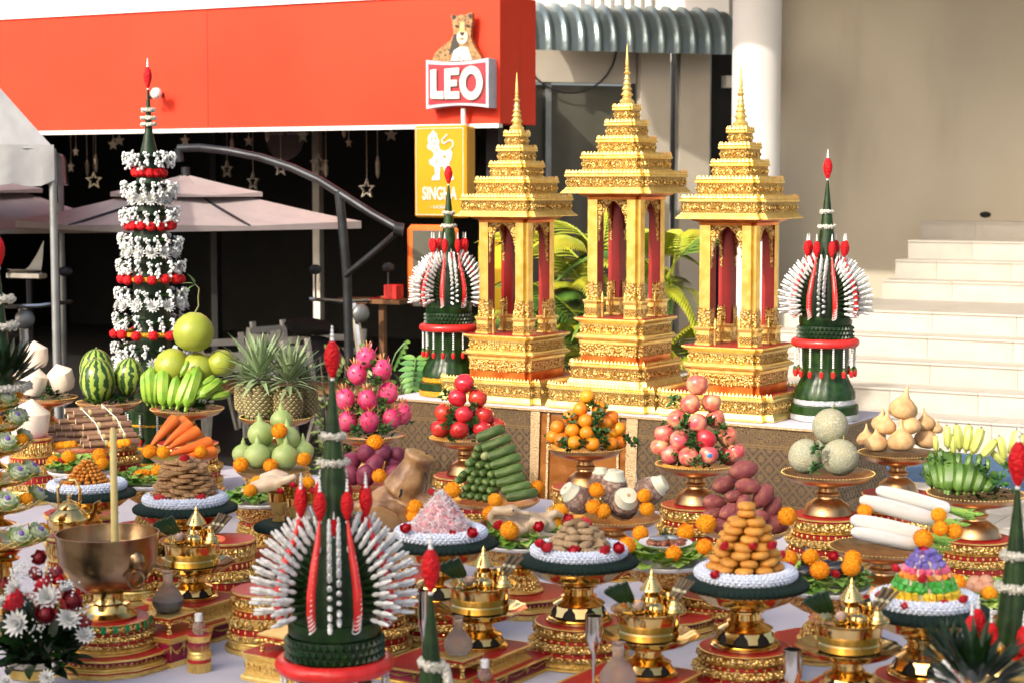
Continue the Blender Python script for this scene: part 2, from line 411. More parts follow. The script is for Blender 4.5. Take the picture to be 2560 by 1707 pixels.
# ---- annex with the corrugated awning
A0, A1 = at(1332, 300, 14.9), at(1850, 300, 15.5); A0.z = A1.z = 0
ad = (A1 - A0); AL = ad.length; ARZ = atan2(ad.y, ad.x)
anx = thing('annex_building', 'beige annex with dark glass front under curved metal awning', 'building', A0, ARZ)
def sheet():
    NX, NA = 13 * 10, 12; v, f = [], []
    for i in range(NX + 1):
        t = (i / 10) % 1; x = AL * i / NX; rib = .030 * max(0, sin(pi * min(1, t / .42))) ** .6 if t < .42 else 0
        for j in range(NA + 1):
            a = (pi / 2) * min(1, j / (NA - 3)) ; dn = max(0, j - (NA - 3)) * .025
            r = .31 + rib; v.append((x, .40 - r * sin(a) - .02, 2.95 + r * cos(a) - dn))
    for i in range(NX):
        for j in range(NA):
            a = i * (NA + 1) + j; f.append((a, a + 1, a + NA + 2, a + NA + 1))
    return v, f
obj('corrugated_awning', mesh1(sheet(), 'awning_metal', 60), anx)
def anx_x(px): # distance along the annex front for a photo column
    n = Vector((-sin(ARZ), cos(ARZ), 0)); p = on_plane(px, 400, A0 + n * .42, n); return (p - A0).dot(ad.normalized())
def anx_box(name, x0, x1, z0, z1, m, y=.5, t=.1): return obj(name, mesh1(box(x1 - x0, t, z1 - z0, (x0 + x1) / 2, y, (z0 + z1) / 2), m), anx)
g0, g1, c0, c1, d0, d1, e1 = [anx_x(q) for q in (1352, 1588, 1592, 1664, 1688, 1762, 1842)]
anx_box('header_panel', -.3, g1, 2.64, 3.25, 'beige_paint', .46)
gp = anx_box('glass_panel', g0 + .10, g1, .12, 2.62, 'glass_dark', .5, .02)
anx_box('glass_panel', -.3, g0 + .05, .12, 2.62, 'glass_dark', .5, .02)
anx_box('mullion', g0 + .05, g0 + .10, 0, 2.64, 'steel', .47, .06)
anx_box('mullion', g1 - .035, g1 + .0, 0, 2.64, 'steel_dark', .46, .06)
anx_box('sill', -.3, g1, 0, .12, 'grout', .48)
anx_box('pillar', c0, c1, 0, 3.2, 'beige_paint', .43, .2)
anx_box('gap_shade_sheet', c1, d0, 0, 3.2, 'black_room', .62, .04)  # black sheet fills the gap in place of its shade
anx_box('downpipe', d0 - .022, d0 + .004, 0, 3.1, 'steel', .40, .05)
anx_box('pillar', d0 + .005, d1, 0, 3.2, 'beige_paint', .43, .2)
anx_box('doorway_shade_sheet', d1, e1 + .4, 0, 3.2, 'black_room', .62, .04)  # flat black sheet stands in for the shade inside the opening
anx_box('door_jamb', d1 + .003, d1 + .05, 0, 3.2, 'steel', .45, .08)
ll = anx_box('wall_lamp', e1 - .13, e1 - .05, 2.62, 2.72, 'sign_white', .42, .1)
cab = []
for i in range(15):
    a = pi * 1.05 + i / 14 * pi * .95; cab.append((g0 + .25 + .42 * cos(a), .40, 2.95 + .40 * sin(a)))
obj('cable', mesh1(tube(cab, .008, 6), 'steel_dark'), anx)
# ---- porch: column, wall, added shade roof, stairs, carpet
WPSI = radians(30); wu, wv = Vector((sin(WPSI), cos(WPSI), 0)), Vector((cos(WPSI), -sin(WPSI), 0))
def pw(s, w, z=0): return wv * s + wu * w + Vector((0, 0, z))
cp = at(1889, 400, 14.2); cp.z = 0
col = thing('porch_column', 'round white column at the foot of the steps', 'column', cp)
obj('shaft', mesh1(lathe([(.186, .12), (.186, 5.2)], 40), 'white_wall'), col)
obj('column_base', mesh1(lathe([(.22, 0), (.22, .10), (.205, .125)], 40), 'white_wall'), col)
hall = thing('hall_building', 'plain beige hall wall behind the steps with an added shade roof', 'building', (0, 0, 0), -WPSI)
obj('wall', mesh1(box(10, .2, 5.2, -1.9, 16.2, 2.6), 'beige_wall'), hall)
obj('shade_roof', mesh1(box(11, 6.9, .25, -1.9, 13.0, 5.1), 'white_wall'), hall)  # out of view, added and sized to keep the wall in shade
obj('wall_stain', mesh1(ball(.035, 8, 5, 1.5, .2, .8), 'black_room'), hall, ((at(2408, 541, 15.6)).dot(wv), 16.09, 1.53))
stairs = struct('stairs', None)
stairs['label'] = 'cream tiled steps rising to the hall'; stairs.rotation_euler = (0, 0, -WPSI)
ws = [15.73, 15.40, 15.07, 14.74, 13.36, 13.03, 12.70, 12.37, 12.04]
tops = [1.46 - .155 * i for i in range(9)]
def tile_me(L, h): return cache(('tile', round(L, 3), h), lambda: mesh1(box(L - .003, .012, h - .002), 'tile', 50, smooth=False))
def tread_me(L, d): return cache(('tread', round(L, 3), d), lambda: mesh1(box(L - .003, d, .014), 'stone_top', 50, smooth=False))
for i, (w, zt) in enumerate(zip(ws, tops)):
    s0 = -4.96 if i < 4 else -5.75; s1 = -1.6; back = 16.1 if i < 4 else 14.76
    zb = tops[i + 1] if i + 1 < 9 else 0
    st = obj('step', mesh1(box(s1 - s0, back - w, zt - zb - .001, (s0 + s1) / 2, (w + back) / 2, (zt + zb) / 2), 'grout'), stairs)
    x = s0 - R.uniform(0, .4)
    nxt = ws[i - 1] if i > 0 else 16.1
    while x < s1:
        L = .62; a, b = max(x, s0), min(x + L, s1)
        if b - a > .05:
            obj('tile', tile_me(b - a, round(zt - zb, 3)), stairs, ((a + b) / 2, w - .005, (zt + zb) / 2))
            obj('tile', tread_me(b - a, round(nxt - w + .02, 3)), stairs, ((a + b) / 2, (w + nxt) / 2 - .014, zt + .006))
        x += L
struct('carpet', mesh1(box(4.2, 1.25, .012, -3.2, 11.40, .012), 'carpet'), rz=-WPSI)
pav = struct('pavement', mesh1(box(5.2, 3.6, .01, -3.6, 10.0, .001), 'grout'), rz=-WPSI)
tm_ = mesh1(box(.392, .392, .008, 0, 0, 0, .002), 'tile_floor', 50)
for i in range(12):
    for j in range(6):
        obj('floor_tile', tm_, pav, (-6.0 + i * .4, 8.5 + j * .4, .008))
# ---- signs
def text_me(body, size, m, ext=.004, off=0, shear=0, align='CENTER'):
    c = bpy.data.curves.new('t', 'FONT'); c.body = body; c.size = size; c.extrude = ext; c.offset = off; c.shear = shear; c.align_x = align; c.align_y = 'CENTER'
    o = bpy.data.objects.new('t', c); C.objects.link(o); dg = bpy.context.evaluated_depsgraph_get()
    me = bpy.data.meshes.new_from_object(o.evaluated_get(dg)); bpy.data.objects.remove(o)
    me.materials.clear(); me.materials.append(MAT[m]); return me
UP = (pi / 2, 0, 0)
q = on_plane(1152, 211, shop((0, -.07)), sy_)
leo = thing('beer_sign', 'red LEO sign with leopard on top fixed to the fascia', 'sign', q, BR)
def pillow(w, h, c, n=8):   # outline with concave top and bottom edges
    t = []
    for i in range(n + 1): x = -1 + 2 * i / n; t.append((x * w / 2, h / 2 - c * (1 - x * x)))
    for i in range(n + 1): x = 1 - 2 * i / n; t.append((x * w / 2, -h / 2 + c * (1 - x * x)))
    return t[::-1]
obj('box', mesh1(prism(pillow(.50, .345, .022), .13), 'sign_grey', 30), leo, (0, .01, 0))
obj('face', mesh1(prism(pillow(.455, .285, .012), .012), 'sign_red', 30), leo, (0, -.058, 0))
def leo_letters(m, ext):
    b = MB(); W_, H_ = .10, .20
    def pl(pts, x0): b.add(prism([(x0 + x, z) for x, z in pts][::-1], ext), m)
    pl([(0, -.10), (0, .10), (.048, .105), (.048, -.052), (.105, -.05), (.105, -.105)], -.205)
    pl([(0, -.105), (0, .105), (.118, .11), (.115, .062), (.046, .06), (.046, .026), (.098, .026), (.098, -.018), (.046, -.018), (.046, -.056), (.118, -.054), (.118, -.105)], -.090)
    n = 28; v, f = [], []
    for i in range(n):
        a = 2 * pi * i / n
        for rx, rz in ((.092, .118), (.044, .064)):
            for y in (-ext / 2, ext / 2): v.append((.122 + rx * cos(a), y, .002 + rz * sin(a)))
    for i in range(n):
        a, c = i * 4, ((i + 1) % n) * 4
        f += [(a, a + 2, c + 2, c), (a + 1, c + 1, c + 3, a + 3), (a, c, c + 1, a + 1), (a + 2, a + 3, c + 3, c + 2)]
    b.add((v, f), m); return b.mesh('letters', 30)
obj('letter_shadow', leo_letters('sign_shadow', .006), leo, (.010, -.066, -.012))
obj('lettering', leo_letters('sign_white', .010), leo, (0, -.070, 0))
def m_leopard():
    m, nt, p = new_mat('leopard'); v = ntex(nt, 62, 2, kind='voronoi'); n = ntex(nt, 40, 3); x, y, z = xyz(nt)
    spots = (v + (n - .5) * .4).lt(.30) * (v + (n - .5) * .3).gt(.10)
    col = mix(nt, n.step(.3, .7), (.22, .105, .028), (.34, .20, .075)); col = mix(nt, spots, col, (.025, .016, .012))
    nt.links.new(col, p.inputs['Base Color']); p.inputs['Roughness'].default_value = .5
m_leopard()
mat('fur_white', (.75, .72, .64), (.10, .09, .08), .6, 0, 70, .55, .66)
mat('fur_tan', (.62, .42, .20), (.52, .32, .12), .6, 0, 60); mat('fur_black', (.02, .018, .018), (.03, .025, .02), .6); mat('fur_pale', (.74, .62, .46), (.62, .48, .32), .6, 0, 60)
lp = obj('leopard_panel', mesh1(prism([(-.185, -.14), (-.165, -.09), (-.12, -.05), (-.065, -.015), (-.045, .02), (-.05, .07), (-.062, .125), (-.055, .135), (-.035, .122), (0, .13), (.03, .128), (.055, .14), (.072, .138), (.072, .09), (.066, .05), (.06, .0), (.085, -.06), (.12, -.11), (.135, -.14)][::-1], .035), 'leopard', 30), leo, (.01, .0, .325), sc=(1.28, 1, 1.2))
def flat(pts, m, t=.006): return mesh1(prism(pts[::-1], t), m, 30)
def ell(cx, cz, rx, rz, n=14, a0=0): return [(cx + rx * cos(-2 * pi * i / n + a0), cz + rz * sin(-2 * pi * i / n + a0)) for i in range(n)]
obj('chest', flat([(-.06, -.135), (-.04, -.075), (.0, -.055), (.045, -.06), (.07, -.135)], 'fur_white'), lp, (0, -.020, 0))
obj('neck_shade', flat([(-.075, -.10), (-.042, .02), (-.01, .01), (-.012, -.06), (-.045, -.08)], 'fur_black'), lp, (0, -.0188, 0))
obj('muzzle', flat(ell(.012, .0, .034, .042), 'fur_pale'), lp, (0, -.0225, 0)); obj('nose_bridge', flat([(-.004, .025), (.0, .085), (.026, .085), (.03, .025)], 'fur_tan'), lp, (0, -.0235, 0))
obj('nose', flat([(-.004, .028), (.03, .028), (.02, .008), (.006, .008)], 'fur_black'), lp, (0, -.0255, 0))
obj('mouth', flat([(-.014, -.012), (.012, -.006), (.038, -.012), (.012, -.015)], 'fur_black'), lp, (0, -.0258, 0))
for sx in (-.022, .046):
    obj('eye', flat([(sx - .014, .066), (sx, .072), (sx + .014, .064), (sx, .058)], 'fur_black'), lp, (0, -.0262, 0))
    obj('ear', flat(ell(sx * 1.35 + (-.012 if sx < 0 else -.002), .120, .011, .013), 'fur_black'), lp, (0, -.0205, 0))
obj('pipe', mesh1(tube([(.02, .0, -.17), (.02, .0, -.27), (.028, .02, -.30)], .017, 8), 'white'), leo)
q = on_plane(1105, 430, shop((0, -.35)), sy_)
sg = thing('lion_sign', 'yellow SINGHA lightbox with white lion hanging beneath the fascia', 'sign', q, BR - .10)
obj('box', mesh1(box(.44, .055, .635, 0, 0, 0, .012), 'yellow_sign'), sg)
for k, dx in ((1, -.025), (2, -.05)): obj('box_layer', mesh1(box(.44, .055, .625, 0, 0, 0, .012), 'yellow_sign'), sg, (dx, .07 * k, .0))
b = MB()
for s in (-1, 1): b.add(box(.004, .004, .60, s * .198, -.029, 0), 'sign_white'); b.add(box(.392, .004, .004, 0, -.029, s * .298), 'sign_white')
obj('border', b.mesh(), sg)
LC = lambda pts: [((X - 1288) * .00128, (1205 - Y) * .00128) for X, Y in pts]
lion = LC([(1240, 962), (1258, 980), (1270, 985), (1274, 1010), (1288, 1030), (1284, 1060), (1296, 1088), (1335, 1094), (1368, 1082), (1388, 1105), (1378, 1150), (1366, 1172), (1376, 1205), (1388, 1240), (1400, 1274), (1338, 1278), (1348, 1254), (1330, 1222), (1316, 1192), (1296, 1190), (1292, 1232), (1290, 1276), (1228, 1278), (1236, 1254), (1256, 1238), (1252, 1200), (1240, 1186), (1216, 1180), (1208, 1152), (1226, 1142), (1244, 1128), (1244, 1102), (1226, 1090), (1200, 1080), (1193, 1060), (1208, 1046), (1198, 1022), (1206, 995), (1222, 985)])
LM = MB(); LM.add(prism(lion, .006), 'sign_white'); tl_ = LC([(1372, 1084), (1396, 1062), (1392, 1036), (1366, 1028), (1336, 1046), (1312, 1044), (1308, 1026), (1330, 1010), (1350, 990)])
for a_, b_ in zip(tl_, tl_[1:]): LM.add(tube([(a_[0], 0, a_[1]), (b_[0], 0, b_[1])], [.0075, .0075], 6), 'sign_white')
for X, Y, r in ((1232, 1020, 9), (1252, 1050, 8), (1262, 1015, 8), (1240, 1075, 7), (1265, 1085, 8), (1330, 1130, 12), (1358, 1200, 8), (1270, 1160, 8)): LM.add(prism(ell((X - 1288) * .00128, (1205 - Y) * .00128, r * .00128, r * .8 * .00128, 8), .010), 'yellow_sign')
obj('lion_emblem', LM.mesh('lion', 30), sg, (0, -.030, .02), sc=(.86, 1, .86))
obj('lettering', text_me('SINGHA', .098, 'sign_white', .003, .002), sg, (.0, -.031, -.155), UP, (.82, 1.25, 1)); obj('small_lettering', text_me('—LAGER—', .034, 'sign_white', .002), sg, (.0, -.031, -.245), UP)
q = on_plane(712, 345, shop((0, 1.9)), sy_)
cc = thing('round_sign', 'dim round Coca-Cola sign inside the dark shop', 'sign', q, BR)
obj('disc', mesh1(prism(ell(0, 0, .19, .19, 40), .02), 'sign_dull', 30), cc); obj('rim', mesh1(torus(.19, .006, 40, 6), 'sign_dull_text'), cc, (0, 0, 0), UP); obj('lettering', text_me('Coca-Cola', .098, 'sign_dull_text', .002, .001, .35), cc, (0, -.014, .06), UP, (.82, 1.2, 1))
q = at(1082, 665, 12.6)
og = thing('orange_sign', 'orange framed dark panel standing behind the red and green floral cone', 'sign', q, BR)
obj('frame', mesh1(box(.40, .06, .56, 0, 0, 0, .03), 'orange_sign'), og); obj('panel', mesh1(box(.33, .02, .53, .02, -.025, -.02, .008), 'glass_dark'), og); obj('post', mesh1(box(.05, .05, .95, .1, .02, -.70), 'steel_dark'), og)
q = at(1228, 690, 13.0)
yb = thing('yellow_board', 'tall plain yellow board standing behind the gold pavilion beside the lightbox', 'board', q, BR)
obj('board', mesh1(box(.19, .04, .50, 0, 0, 0, .006), 'yellow_board'), yb); obj('post', mesh1(box(.05, .05, 1.4, .14, .02, -.45), 'steel_dark'), yb); obj('foot', mesh1(box(.3, .2, .03, .08, .02, -1.13), 'steel_dark'), yb)
q = at(1352, 372, 14.6)
# ---- small fixture on the fascia
q = on_plane(402, 236, shop((0, -.06)), sy_)
sp = thing('spotlight', 'small white spotlight fixed on the red fascia', 'lamp', q, BR)
obj('bracket', mesh1(box(.03, .12, .03, -.03, .0, 0), 'steel_dark'), sp); obj('head', mesh1(ball(.045, 12, 8), 'white'), sp, (.02, -.08, 0)); obj('lens', mesh1(ball(.026, 12, 8, 1, 1, .6), 'steel_dark'), sp, (-.045, -.08, -.03)); 
# ---- hanging stars in the shop front
def star_me(solid):
    def bd():
        o = [(cos(pi / 2 + i * pi / 5) * (.075 if i % 2 == 0 else .033), sin(pi / 2 + i * pi / 5) * (.075 if i % 2 == 0 else .033)) for i in range(10)]
        if solid: return mesh1(prism(o[::-1], .014), 'star_gold', 30)
        v, f = [], []
        for k in (1, .68):
            for y in (-.008, .008): v += [(x * k, y, z * k) for x, z in o]
        for i in range(10):
            j = (i + 1) % 10; f += [(i, j, j + 20, i + 20), (i + 10, i + 30, j + 30, j + 10), (i, i + 10, j + 10, j), (i + 20, j + 20, j + 30, i + 30)]
        return mesh1((v, f), 'star_gold', 30)
    return cache(('star', solid), bd)
stars = [(917, 473, 1.0, 0), (633, 455, .95, 0), (568, 425, .9, 0), (702, 420, .9, 0), (798, 410, 1, 0), (178, 418, .6, 1), (190, 380, .5, 1), (283, 362, .6, 1), (298, 352, .6, 1), (463, 352, .6, 1), (622, 353, .6, 1), (235, 452, .9, 0), (872, 358, .5, 1), (978, 338, .7, 1), (758, 340, .8, 1), (975, 690, .0, 0)]
pend = [(218, 420, .07), (668, 341, .05), (944, 418, .09), (815, 425, .06), (860, 330, .05), (240, 410, .08), (580, 362, .05)]
word = ['dangling by the tent pole', 'beside the white floral tower', 'above the parasol top', 'near the yellow lightbox', 'under the curved parasol arm', 'just below the fascia edge']
for i, (px, py, s, sol) in enumerate(stars):
    if s <= 0: continue
    q = on_plane(px, py, shop((0, .75 + (i % 3) * .5)), sy_); D = q.y
    st = thing('hanging_star', ('small solid' if sol else 'open outline') + f' star ornament, {ORD[1 + sum(1 for t in stars if t[0] < px and t[3] == sol and t[2] > 0)]} of its sort from the tent side', 'star', q, BR + R.uniform(-.35, .35), 'star ornaments hung in the shop front')
    obj('star', star_me(sol), st, sc=s * D / 14 * 1.05); obj('string', mesh1(tube([(0, 0, .07 * s), (0, 0, max(.15, 2.6 - q.z))], .003, 4), 'star_gold'), st)
for i, (px, py, h) in enumerate(pend):
    q = on_plane(px, py, shop((0, .9)), sy_); st = thing('hanging_drop', f'slim icicle ornament, {ORD[1 + sum(1 for t in pend if t[0] < px)]} from the tent side of the shop front', 'ornament', q, 0, 'icicle ornaments hung in the shop front')
    obj('icicle', mesh1(lathe([(.004, -h), (.016, -h * .6), (.018, h * .4), (.006, h)], 8), 'star_gold'), st); obj('string', mesh1(tube([(0, 0, h), (0, 0, max(.2, 2.6 - q.z))], .003, 4), 'star_gold'), st)
# ---- parasols
def canopy(half, rise, drop, m, seg=6):
    v, f = [(0, 0, rise)], []; ns = 8; c8 = [(1, 1), (0, 1.0), (-1, 1), (-1, 0), (-1, -1), (0, -1), (1, -1), (1, 0)]
    for k in range(1, seg + 1):
        t = k / seg
        for i in range(ns): x, y = c8[i]; sag = .03 * half * sin(pi * t) if i % 2 else 0; v.append((x * half * t, y * half * t, rise * (1 - t) ** 1.12 - sag - (.02 if i % 2 else 0) * t))
    for i in range(ns): v.append((c8[i][0] * half, c8[i][1] * half, -drop))
    f += [(0, 1 + i, 1 + (i + 1) % ns) for i in range(ns)]
    for k in range(seg):
        for i in range(ns): a, b = 1 + k * ns + i, 1 + k * ns + (i + 1) % ns; f.append((a, a + ns, b + ns, b))
    return v, f
def parasol(q, half, rise, rz, label, arm=None):
    t = thing('parasol', label, 'parasol', q, rz, 'pale parasols before the dark shop')
    obj('canopy', mesh1(canopy(half, rise, .05, 'umbrella'), 'umbrella', 12), t); obj('vent_canopy', mesh1(canopy(half * .44, rise * .45, .03, 'umbrella'), 'umbrella', 12), t, (0, 0, rise * .72))
    for i in range(8):
        a = i * pi / 4 + pi / 4; rr = half * (1.40 if i % 2 == 0 else 1.0); obj('rib', mesh1(tube([(0, 0, rise - .05), (cos(a) * rr, sin(a) * rr, -.02)], .009, 5), 'steel_dark'), t)
    obj('hub', mesh1(lathe([(.03, rise * .3), (.03, rise * 1.35)], 10), 'steel_dark'), t)
    if arm:
        for nm, pts, r in arm: obj(nm, mesh1(tube([Matrix.Rotation(-rz, 3, 'Z') @ (at(x, y, D) - q) for x, y, D in pts], r, 10), 'steel_dark'), t)
    return t
q = at(466, 545, 12.6); q.z -= .02
parasol(q, .86, .27, radians(38), 'pale pink cantilever parasol on a curved black arm before the shop',
    [('arm', [(444, 372, 12.6), (500, 370, 12.6), (570, 378, 12.6), (650, 394, 12.5), (730, 420, 12.4), (800, 452, 12.3), (860, 490, 12.2), (930, 535, 12.1), (1000, 574, 12.0)], .028),
     ('mast', [(847, 478, 12.22), (856, 560, 12.22), (868, 700, 12.22), (872, 850, 12.22), (872, 1108, 12.22)], .032), ('strut', [(1000, 574, 12.0), (950, 618, 12.1), (862, 690, 12.2)], .020), ('joint', [(985, 572, 12.0), (1008, 576, 12.0)], .045), ('hanger', [(446, 372, 12.6), (450, 405, 12.6)], .028)])
q = at(-60, 560, 13.6)
parasol(q, 1.0, .36, radians(20), 'pale pink parasol half hidden behind the white tent')
# ---- white tent corner at the side
q = at(135, 372, 10.0); tr_ = radians(13)
tn = thing('event_tent', 'white event tent with scalloped valance on a steel pole', 'tent', (q.x, q.y, 0), tr_)
ez = q.z; TW = 3.2
def slope(a, b, c, n=10):
    v, f = [], []
    for i in range(n + 1):
        for j in range(n + 1):
            s, t = i / n, j / n; p = (Vector(a) * (1 - t) + Vector(b) * t) * (1 - s) + Vector(c) * s; p.z -= .10 * sin(pi * s) * (1 - .2 * t)
            v.append(tuple(p))
    for i in range(n):
        for j in range(n): k = i * (n + 1) + j; f.append((k, k + 1, k + n + 2, k + n + 1))
    return v, f
apx = (-TW / 2, TW / 2, ez + 2.1); cs = [(0, 0, ez), (0, TW, ez), (-TW, TW, ez), (-TW, 0, ez)]
for i in range(4): obj('roof_panel', mesh1(slope(cs[i], cs[(i + 1) % 4], apx), 'tent', 60), tn)
def valance():
    n = 44; v, f = [], []
    for i in range(n + 1):
        x = -TW * i / n; sc = abs(sin(pi * (x / .105))) ** .5; w = .008 * sin(x * 31)
        v += [(x, w, .02), (x, w * 2 - .004, -.10), (x, w * 3 - .006, -.17 - .035 * sc)]
    for i in range(n): a = i * 3; f += [(a, a + 1, a + 4, a + 3), (a + 1, a + 2, a + 5, a + 4)]
    return v, f
vm = mesh1(valance(), 'tent', 60)
for i, r in enumerate((0, -pi / 2, pi, pi / 2)): obj('valance', vm, tn, cs[i], (0, 0, r if i in (0, 2) else r), 1)
for c in cs: obj('pole', mesh1(tube([(0, 0, 0), (0, 0, ez)], .022, 10), 'steel'), tn, (c[0] - .01 if c[0] == 0 else c[0] + .01, c[1] + .02, 0))
# ---- chairs, table, motorbike in the dark shop front
def chair(q, rz, label):
    t = thing('folding_chair', label, 'chair', q, rz, 'white wooden chairs in the shop front', .78)
    def b_(nm, *a, **k): obj(nm, cache(('ch', nm) + a, lambda: mesh1(box(*a), 'chair_white')), t, **k)
    for s in (-1, 1): b_('back_post', .05, .035, .95, loc=(s * .19, .05, .475), rot=(-.16, 0, 0)); b_('front_leg', .035, .03, .5, loc=(s * .17, -.16, .24), rot=(.3, 0, 0))
    for z in (.62, .74, .86): b_('back_slat', .36, .02, .06, loc=(0, .05 + (z - .475) * .16, z))
    for k in range(5): b_('seat_slat', .38, .06, .018, loc=(0, -.20 + k * .075, .44))
chs = [(560, 13.0, .4, 'white wooden chair beside the big green pomelo'), (640, 13.4, -.6, 'white wooden chair behind the pineapple crowns'), (735, 13.2, .15, 'white slatted chair above the right pineapple'), (768, 12.5, 1.1, 'white chair nearest the thin white pillar'), (690, 14.2, .8, 'shaded white chair deep behind the pineapples'), (850, 13.4, -.3, 'white chair behind the parasol mast')]
for px, D, rz, l in chs: q = at(px, 900, D); chair((q.x, q.y, .004), rz, l)
q = at(660, 975, 11.9); tb = thing('wooden_table', 'low brown wooden table behind the pineapples', 'table', (q.x, q.y, .004), -.2)
obj('top', mesh1(box(1.5, .5, .04, 0, 0, .48, .008), 'wood'), tb)
for sx in (-.68, .68):
    for sy in (-.2, .2): obj('leg', mesh1(box(.05, .05, .46, sx, sy, .23), 'wood'), tb)
def motorbike(q, rz, label):
    t = thing('motorbike', label, 'motorbike', q, rz, 'motorbikes parked in the shade')
    for x in (-.6, .6):
        w = obj('wheel', mesh1(torus(.25, .045, 28, 8), 'steel_dark'), t, (x, 0, .295), UP); obj('rim', mesh1(torus(.19, .012, 24, 6), 'silver'), w)
    obj('seat', mesh1(ball(.2, 14, 8, 1.8, .6, .3), 'black_room'), t, (-.25, 0, .78)); obj('body', mesh1(ball(.22, 14, 8, 1.7, .5, .8), 'steel_dark'), t, (-.1, 0, .55))
    obj('fork', mesh1(tube([(.6, .0, .3), (.42, 0, .98)], .03, 8), 'silver'), t); obj('handlebar', mesh1(tube([(.38, -.32, 1.02), (.44, -.1, 1.0), (.44, .1, 1.0), (.38, .32, 1.02)], .015, 6), 'silver'), t)
    obj('headlight', mesh1(ball(.065, 14, 8, .6, 1, 1), 'steel'), t, (.52, 0, .92))
    for s in (-1, 1): obj('mirror', mesh1(ball(.05, 10, 6, .3, 1, .7), 'steel_dark'), t, (.40, s * .28, 1.22)); obj('mirror_stalk', mesh1(tube([(.4, s * .28, 1.02), (.40, s * .28, 1.2)], .007, 5), 'steel_dark'), t)
q = at(40, 800, 12.4); motorbike((q.x, q.y, .004), -1.2, 'motorbike with pale windscreen parked beside the tent pole')
q = at(815, 800, 12.9); motorbike((q.x, q.y, .004), -1.0, 'motorbike with round headlight behind the parasol mast')
q = at(60, 655, 12.0); ws_ = thing('windscreen', 'pale tilted windscreen on the motorbike by the tent pole', 'windscreen', q, -.4)
obj('panel', mesh1(slope((-.14, 0, -.05), (.12, 0, -.05), (.1, .08, .14), 5), 'chair_white', 60), ws_); obj('bracket', mesh1(box(.28, .08, .05, 0, .02, -.09, .01), 'silver'), ws_); obj('stand', mesh1(tube([(0, .05, -.1), (0, .05, -q.z + .004)], .02, 6), 'steel_dark'), ws_)
q = at(984, 730, 12.6); rb = thing('red_box', 'small plain red box standing on a shop shelf beside the motorbike', 'box', q, BR)
obj('carton', mesh1(box(.10, .10, .10, 0, 0, 0, .004), 'red_satin'), rb); obj('shelf', mesh1(box(.5, .2, .03, -.16, .02, -.066), 'wood'), rb); obj('shelf_leg', mesh1(box(.04, .04, q.z - .085, -.1, .02, -.083 - (q.z - .085) / 2), 'wood'), rb)
# ---- plants between shop and altar
def frond(L, n, m, droop=.5, w=.022, ll=.28):
    b = MB(); pts = []
    for i in range(9): t = i / 8; pts.append((0, L * t * (1 - .25 * t), L * (.55 * t - droop * t * t)))
    b.add(tube(pts, [.010 * (1 - .8 * i / 8) for i in range(9)], 5), 'palm_yellow')
    for i in range(n):
        t = .18 + .82 * i / n; k = t * 8; j = int(k); p = Vector(pts[min(j, 8)]).lerp(Vector(pts[min(j + 1, 8)]), k - j)
        for s in (-1, 1):
            d = Vector((s * (1 - .35 * t), .75 + .5 * t, .12 - .55 * t)); q = leafq(ll * (1 - .45 * abs(t - .4)), w, .35, .2, 3, .5)
            b.add(q, m, Matrix.Translation(p) @ aim(d))
    return b.mesh('frond', 60)
FR = [frond(.95, 22, m, d) for m, d in (('palm_yellow', .55), ('palm_yellow', .9), ('palm_green', .4), ('palm_green', .8))]
def palm(q, label, n, h, kinds, sc=1):
    t = thing('palm', label, 'palm', q, R.uniform(0, 6), 'areca palms behind the pavilions')
    for k in range(4): obj('stem', mesh1(tube([(0, 0, 0), (.06 * cos(k * 1.6), .06 * sin(k * 1.6), h * .7)], [.02, .012], 6), 'palm_green'), t)
    for i in range(n):
        a = i * 2.4 + R.uniform(-.2, .2); obj('frond', FR[kinds[i % len(kinds)]], t, (.05 * cos(a), .05 * sin(a), h * R.uniform(.35, .8)), (R.uniform(-.1, .75), 0, a), sc * R.uniform(.8, 1.1))
for px, D, l, n, h, k, s in ((1480, 11.6, 'yellowing areca palm between the left and middle gold pavilions', 22, 1.75, (0, 1, 0, 2), .88), (1660, 11.4, 'yellow areca palm between the middle and right gold pavilions', 20, 1.55, (0, 1, 1, 3), .85), (1330, 12.0, 'green areca palm seen through the left pavilion', 12, 1.2, (2, 3, 0), .7)):
    q = at(px, 900, D); palm((q.x, q.y, 0), l, n, h, k, s)
def clump(n, rx, ry, rz, L, w, m, hollow=.35, n2=3):
    b = MB()
    for i in range(n):
        while True:
            p = Vector((R.uniform(-1, 1), R.uniform(-1, 1), R.uniform(0, 1)))
            if hollow < p.length < 1: break
        lump = .75 + .45 * noise.noise(p * 2.3 + Vector((rx * 9, n * .1, 0)))
        q = Vector((p.x * rx, p.y * ry, p.z * rz)) * lump; d = p.normalized() + Vector((R.uniform(-.8, .8), R.uniform(-.8, .8), R.uniform(-.2, .9)))
        b.add(leafq(L * R.uniform(.6, 1.2), w * R.uniform(.7, 1.2), .3, .25, n2), m if isinstance(m, str) else R.choice(m), Matrix.Translation(q) @ aim(d, Vector((R.uniform(-.5, .5), R.uniform(-.5, .5), 1))))
    return b.mesh('leaves', 60)
def bush(px, D, rx, h, m, label, n=420, L=.07, w=.02):
    q = at(px, 900, D); t = thing('shrub', label, 'shrub', (q.x, q.y, 0), 0, 'shrubs between shop and altar')
    obj('foliage', clump(n, rx, rx, h, L, w, m, .3), t)
    for k in range(6): a = k * 1.05; obj('stem', mesh1(tube([(.03 * cos(a), .03 * sin(a), 0), (rx * .5 * cos(a), rx * .5 * sin(a), h * .75)], [.012, .005], 5), 'bark'), t)
bush(845, 11.2, .22, 1.0, ['bush_pale', 'bush_pale', 'bush_leaf'], 'pale grey green shrub behind the dragon fruit', 420, .05, .017)
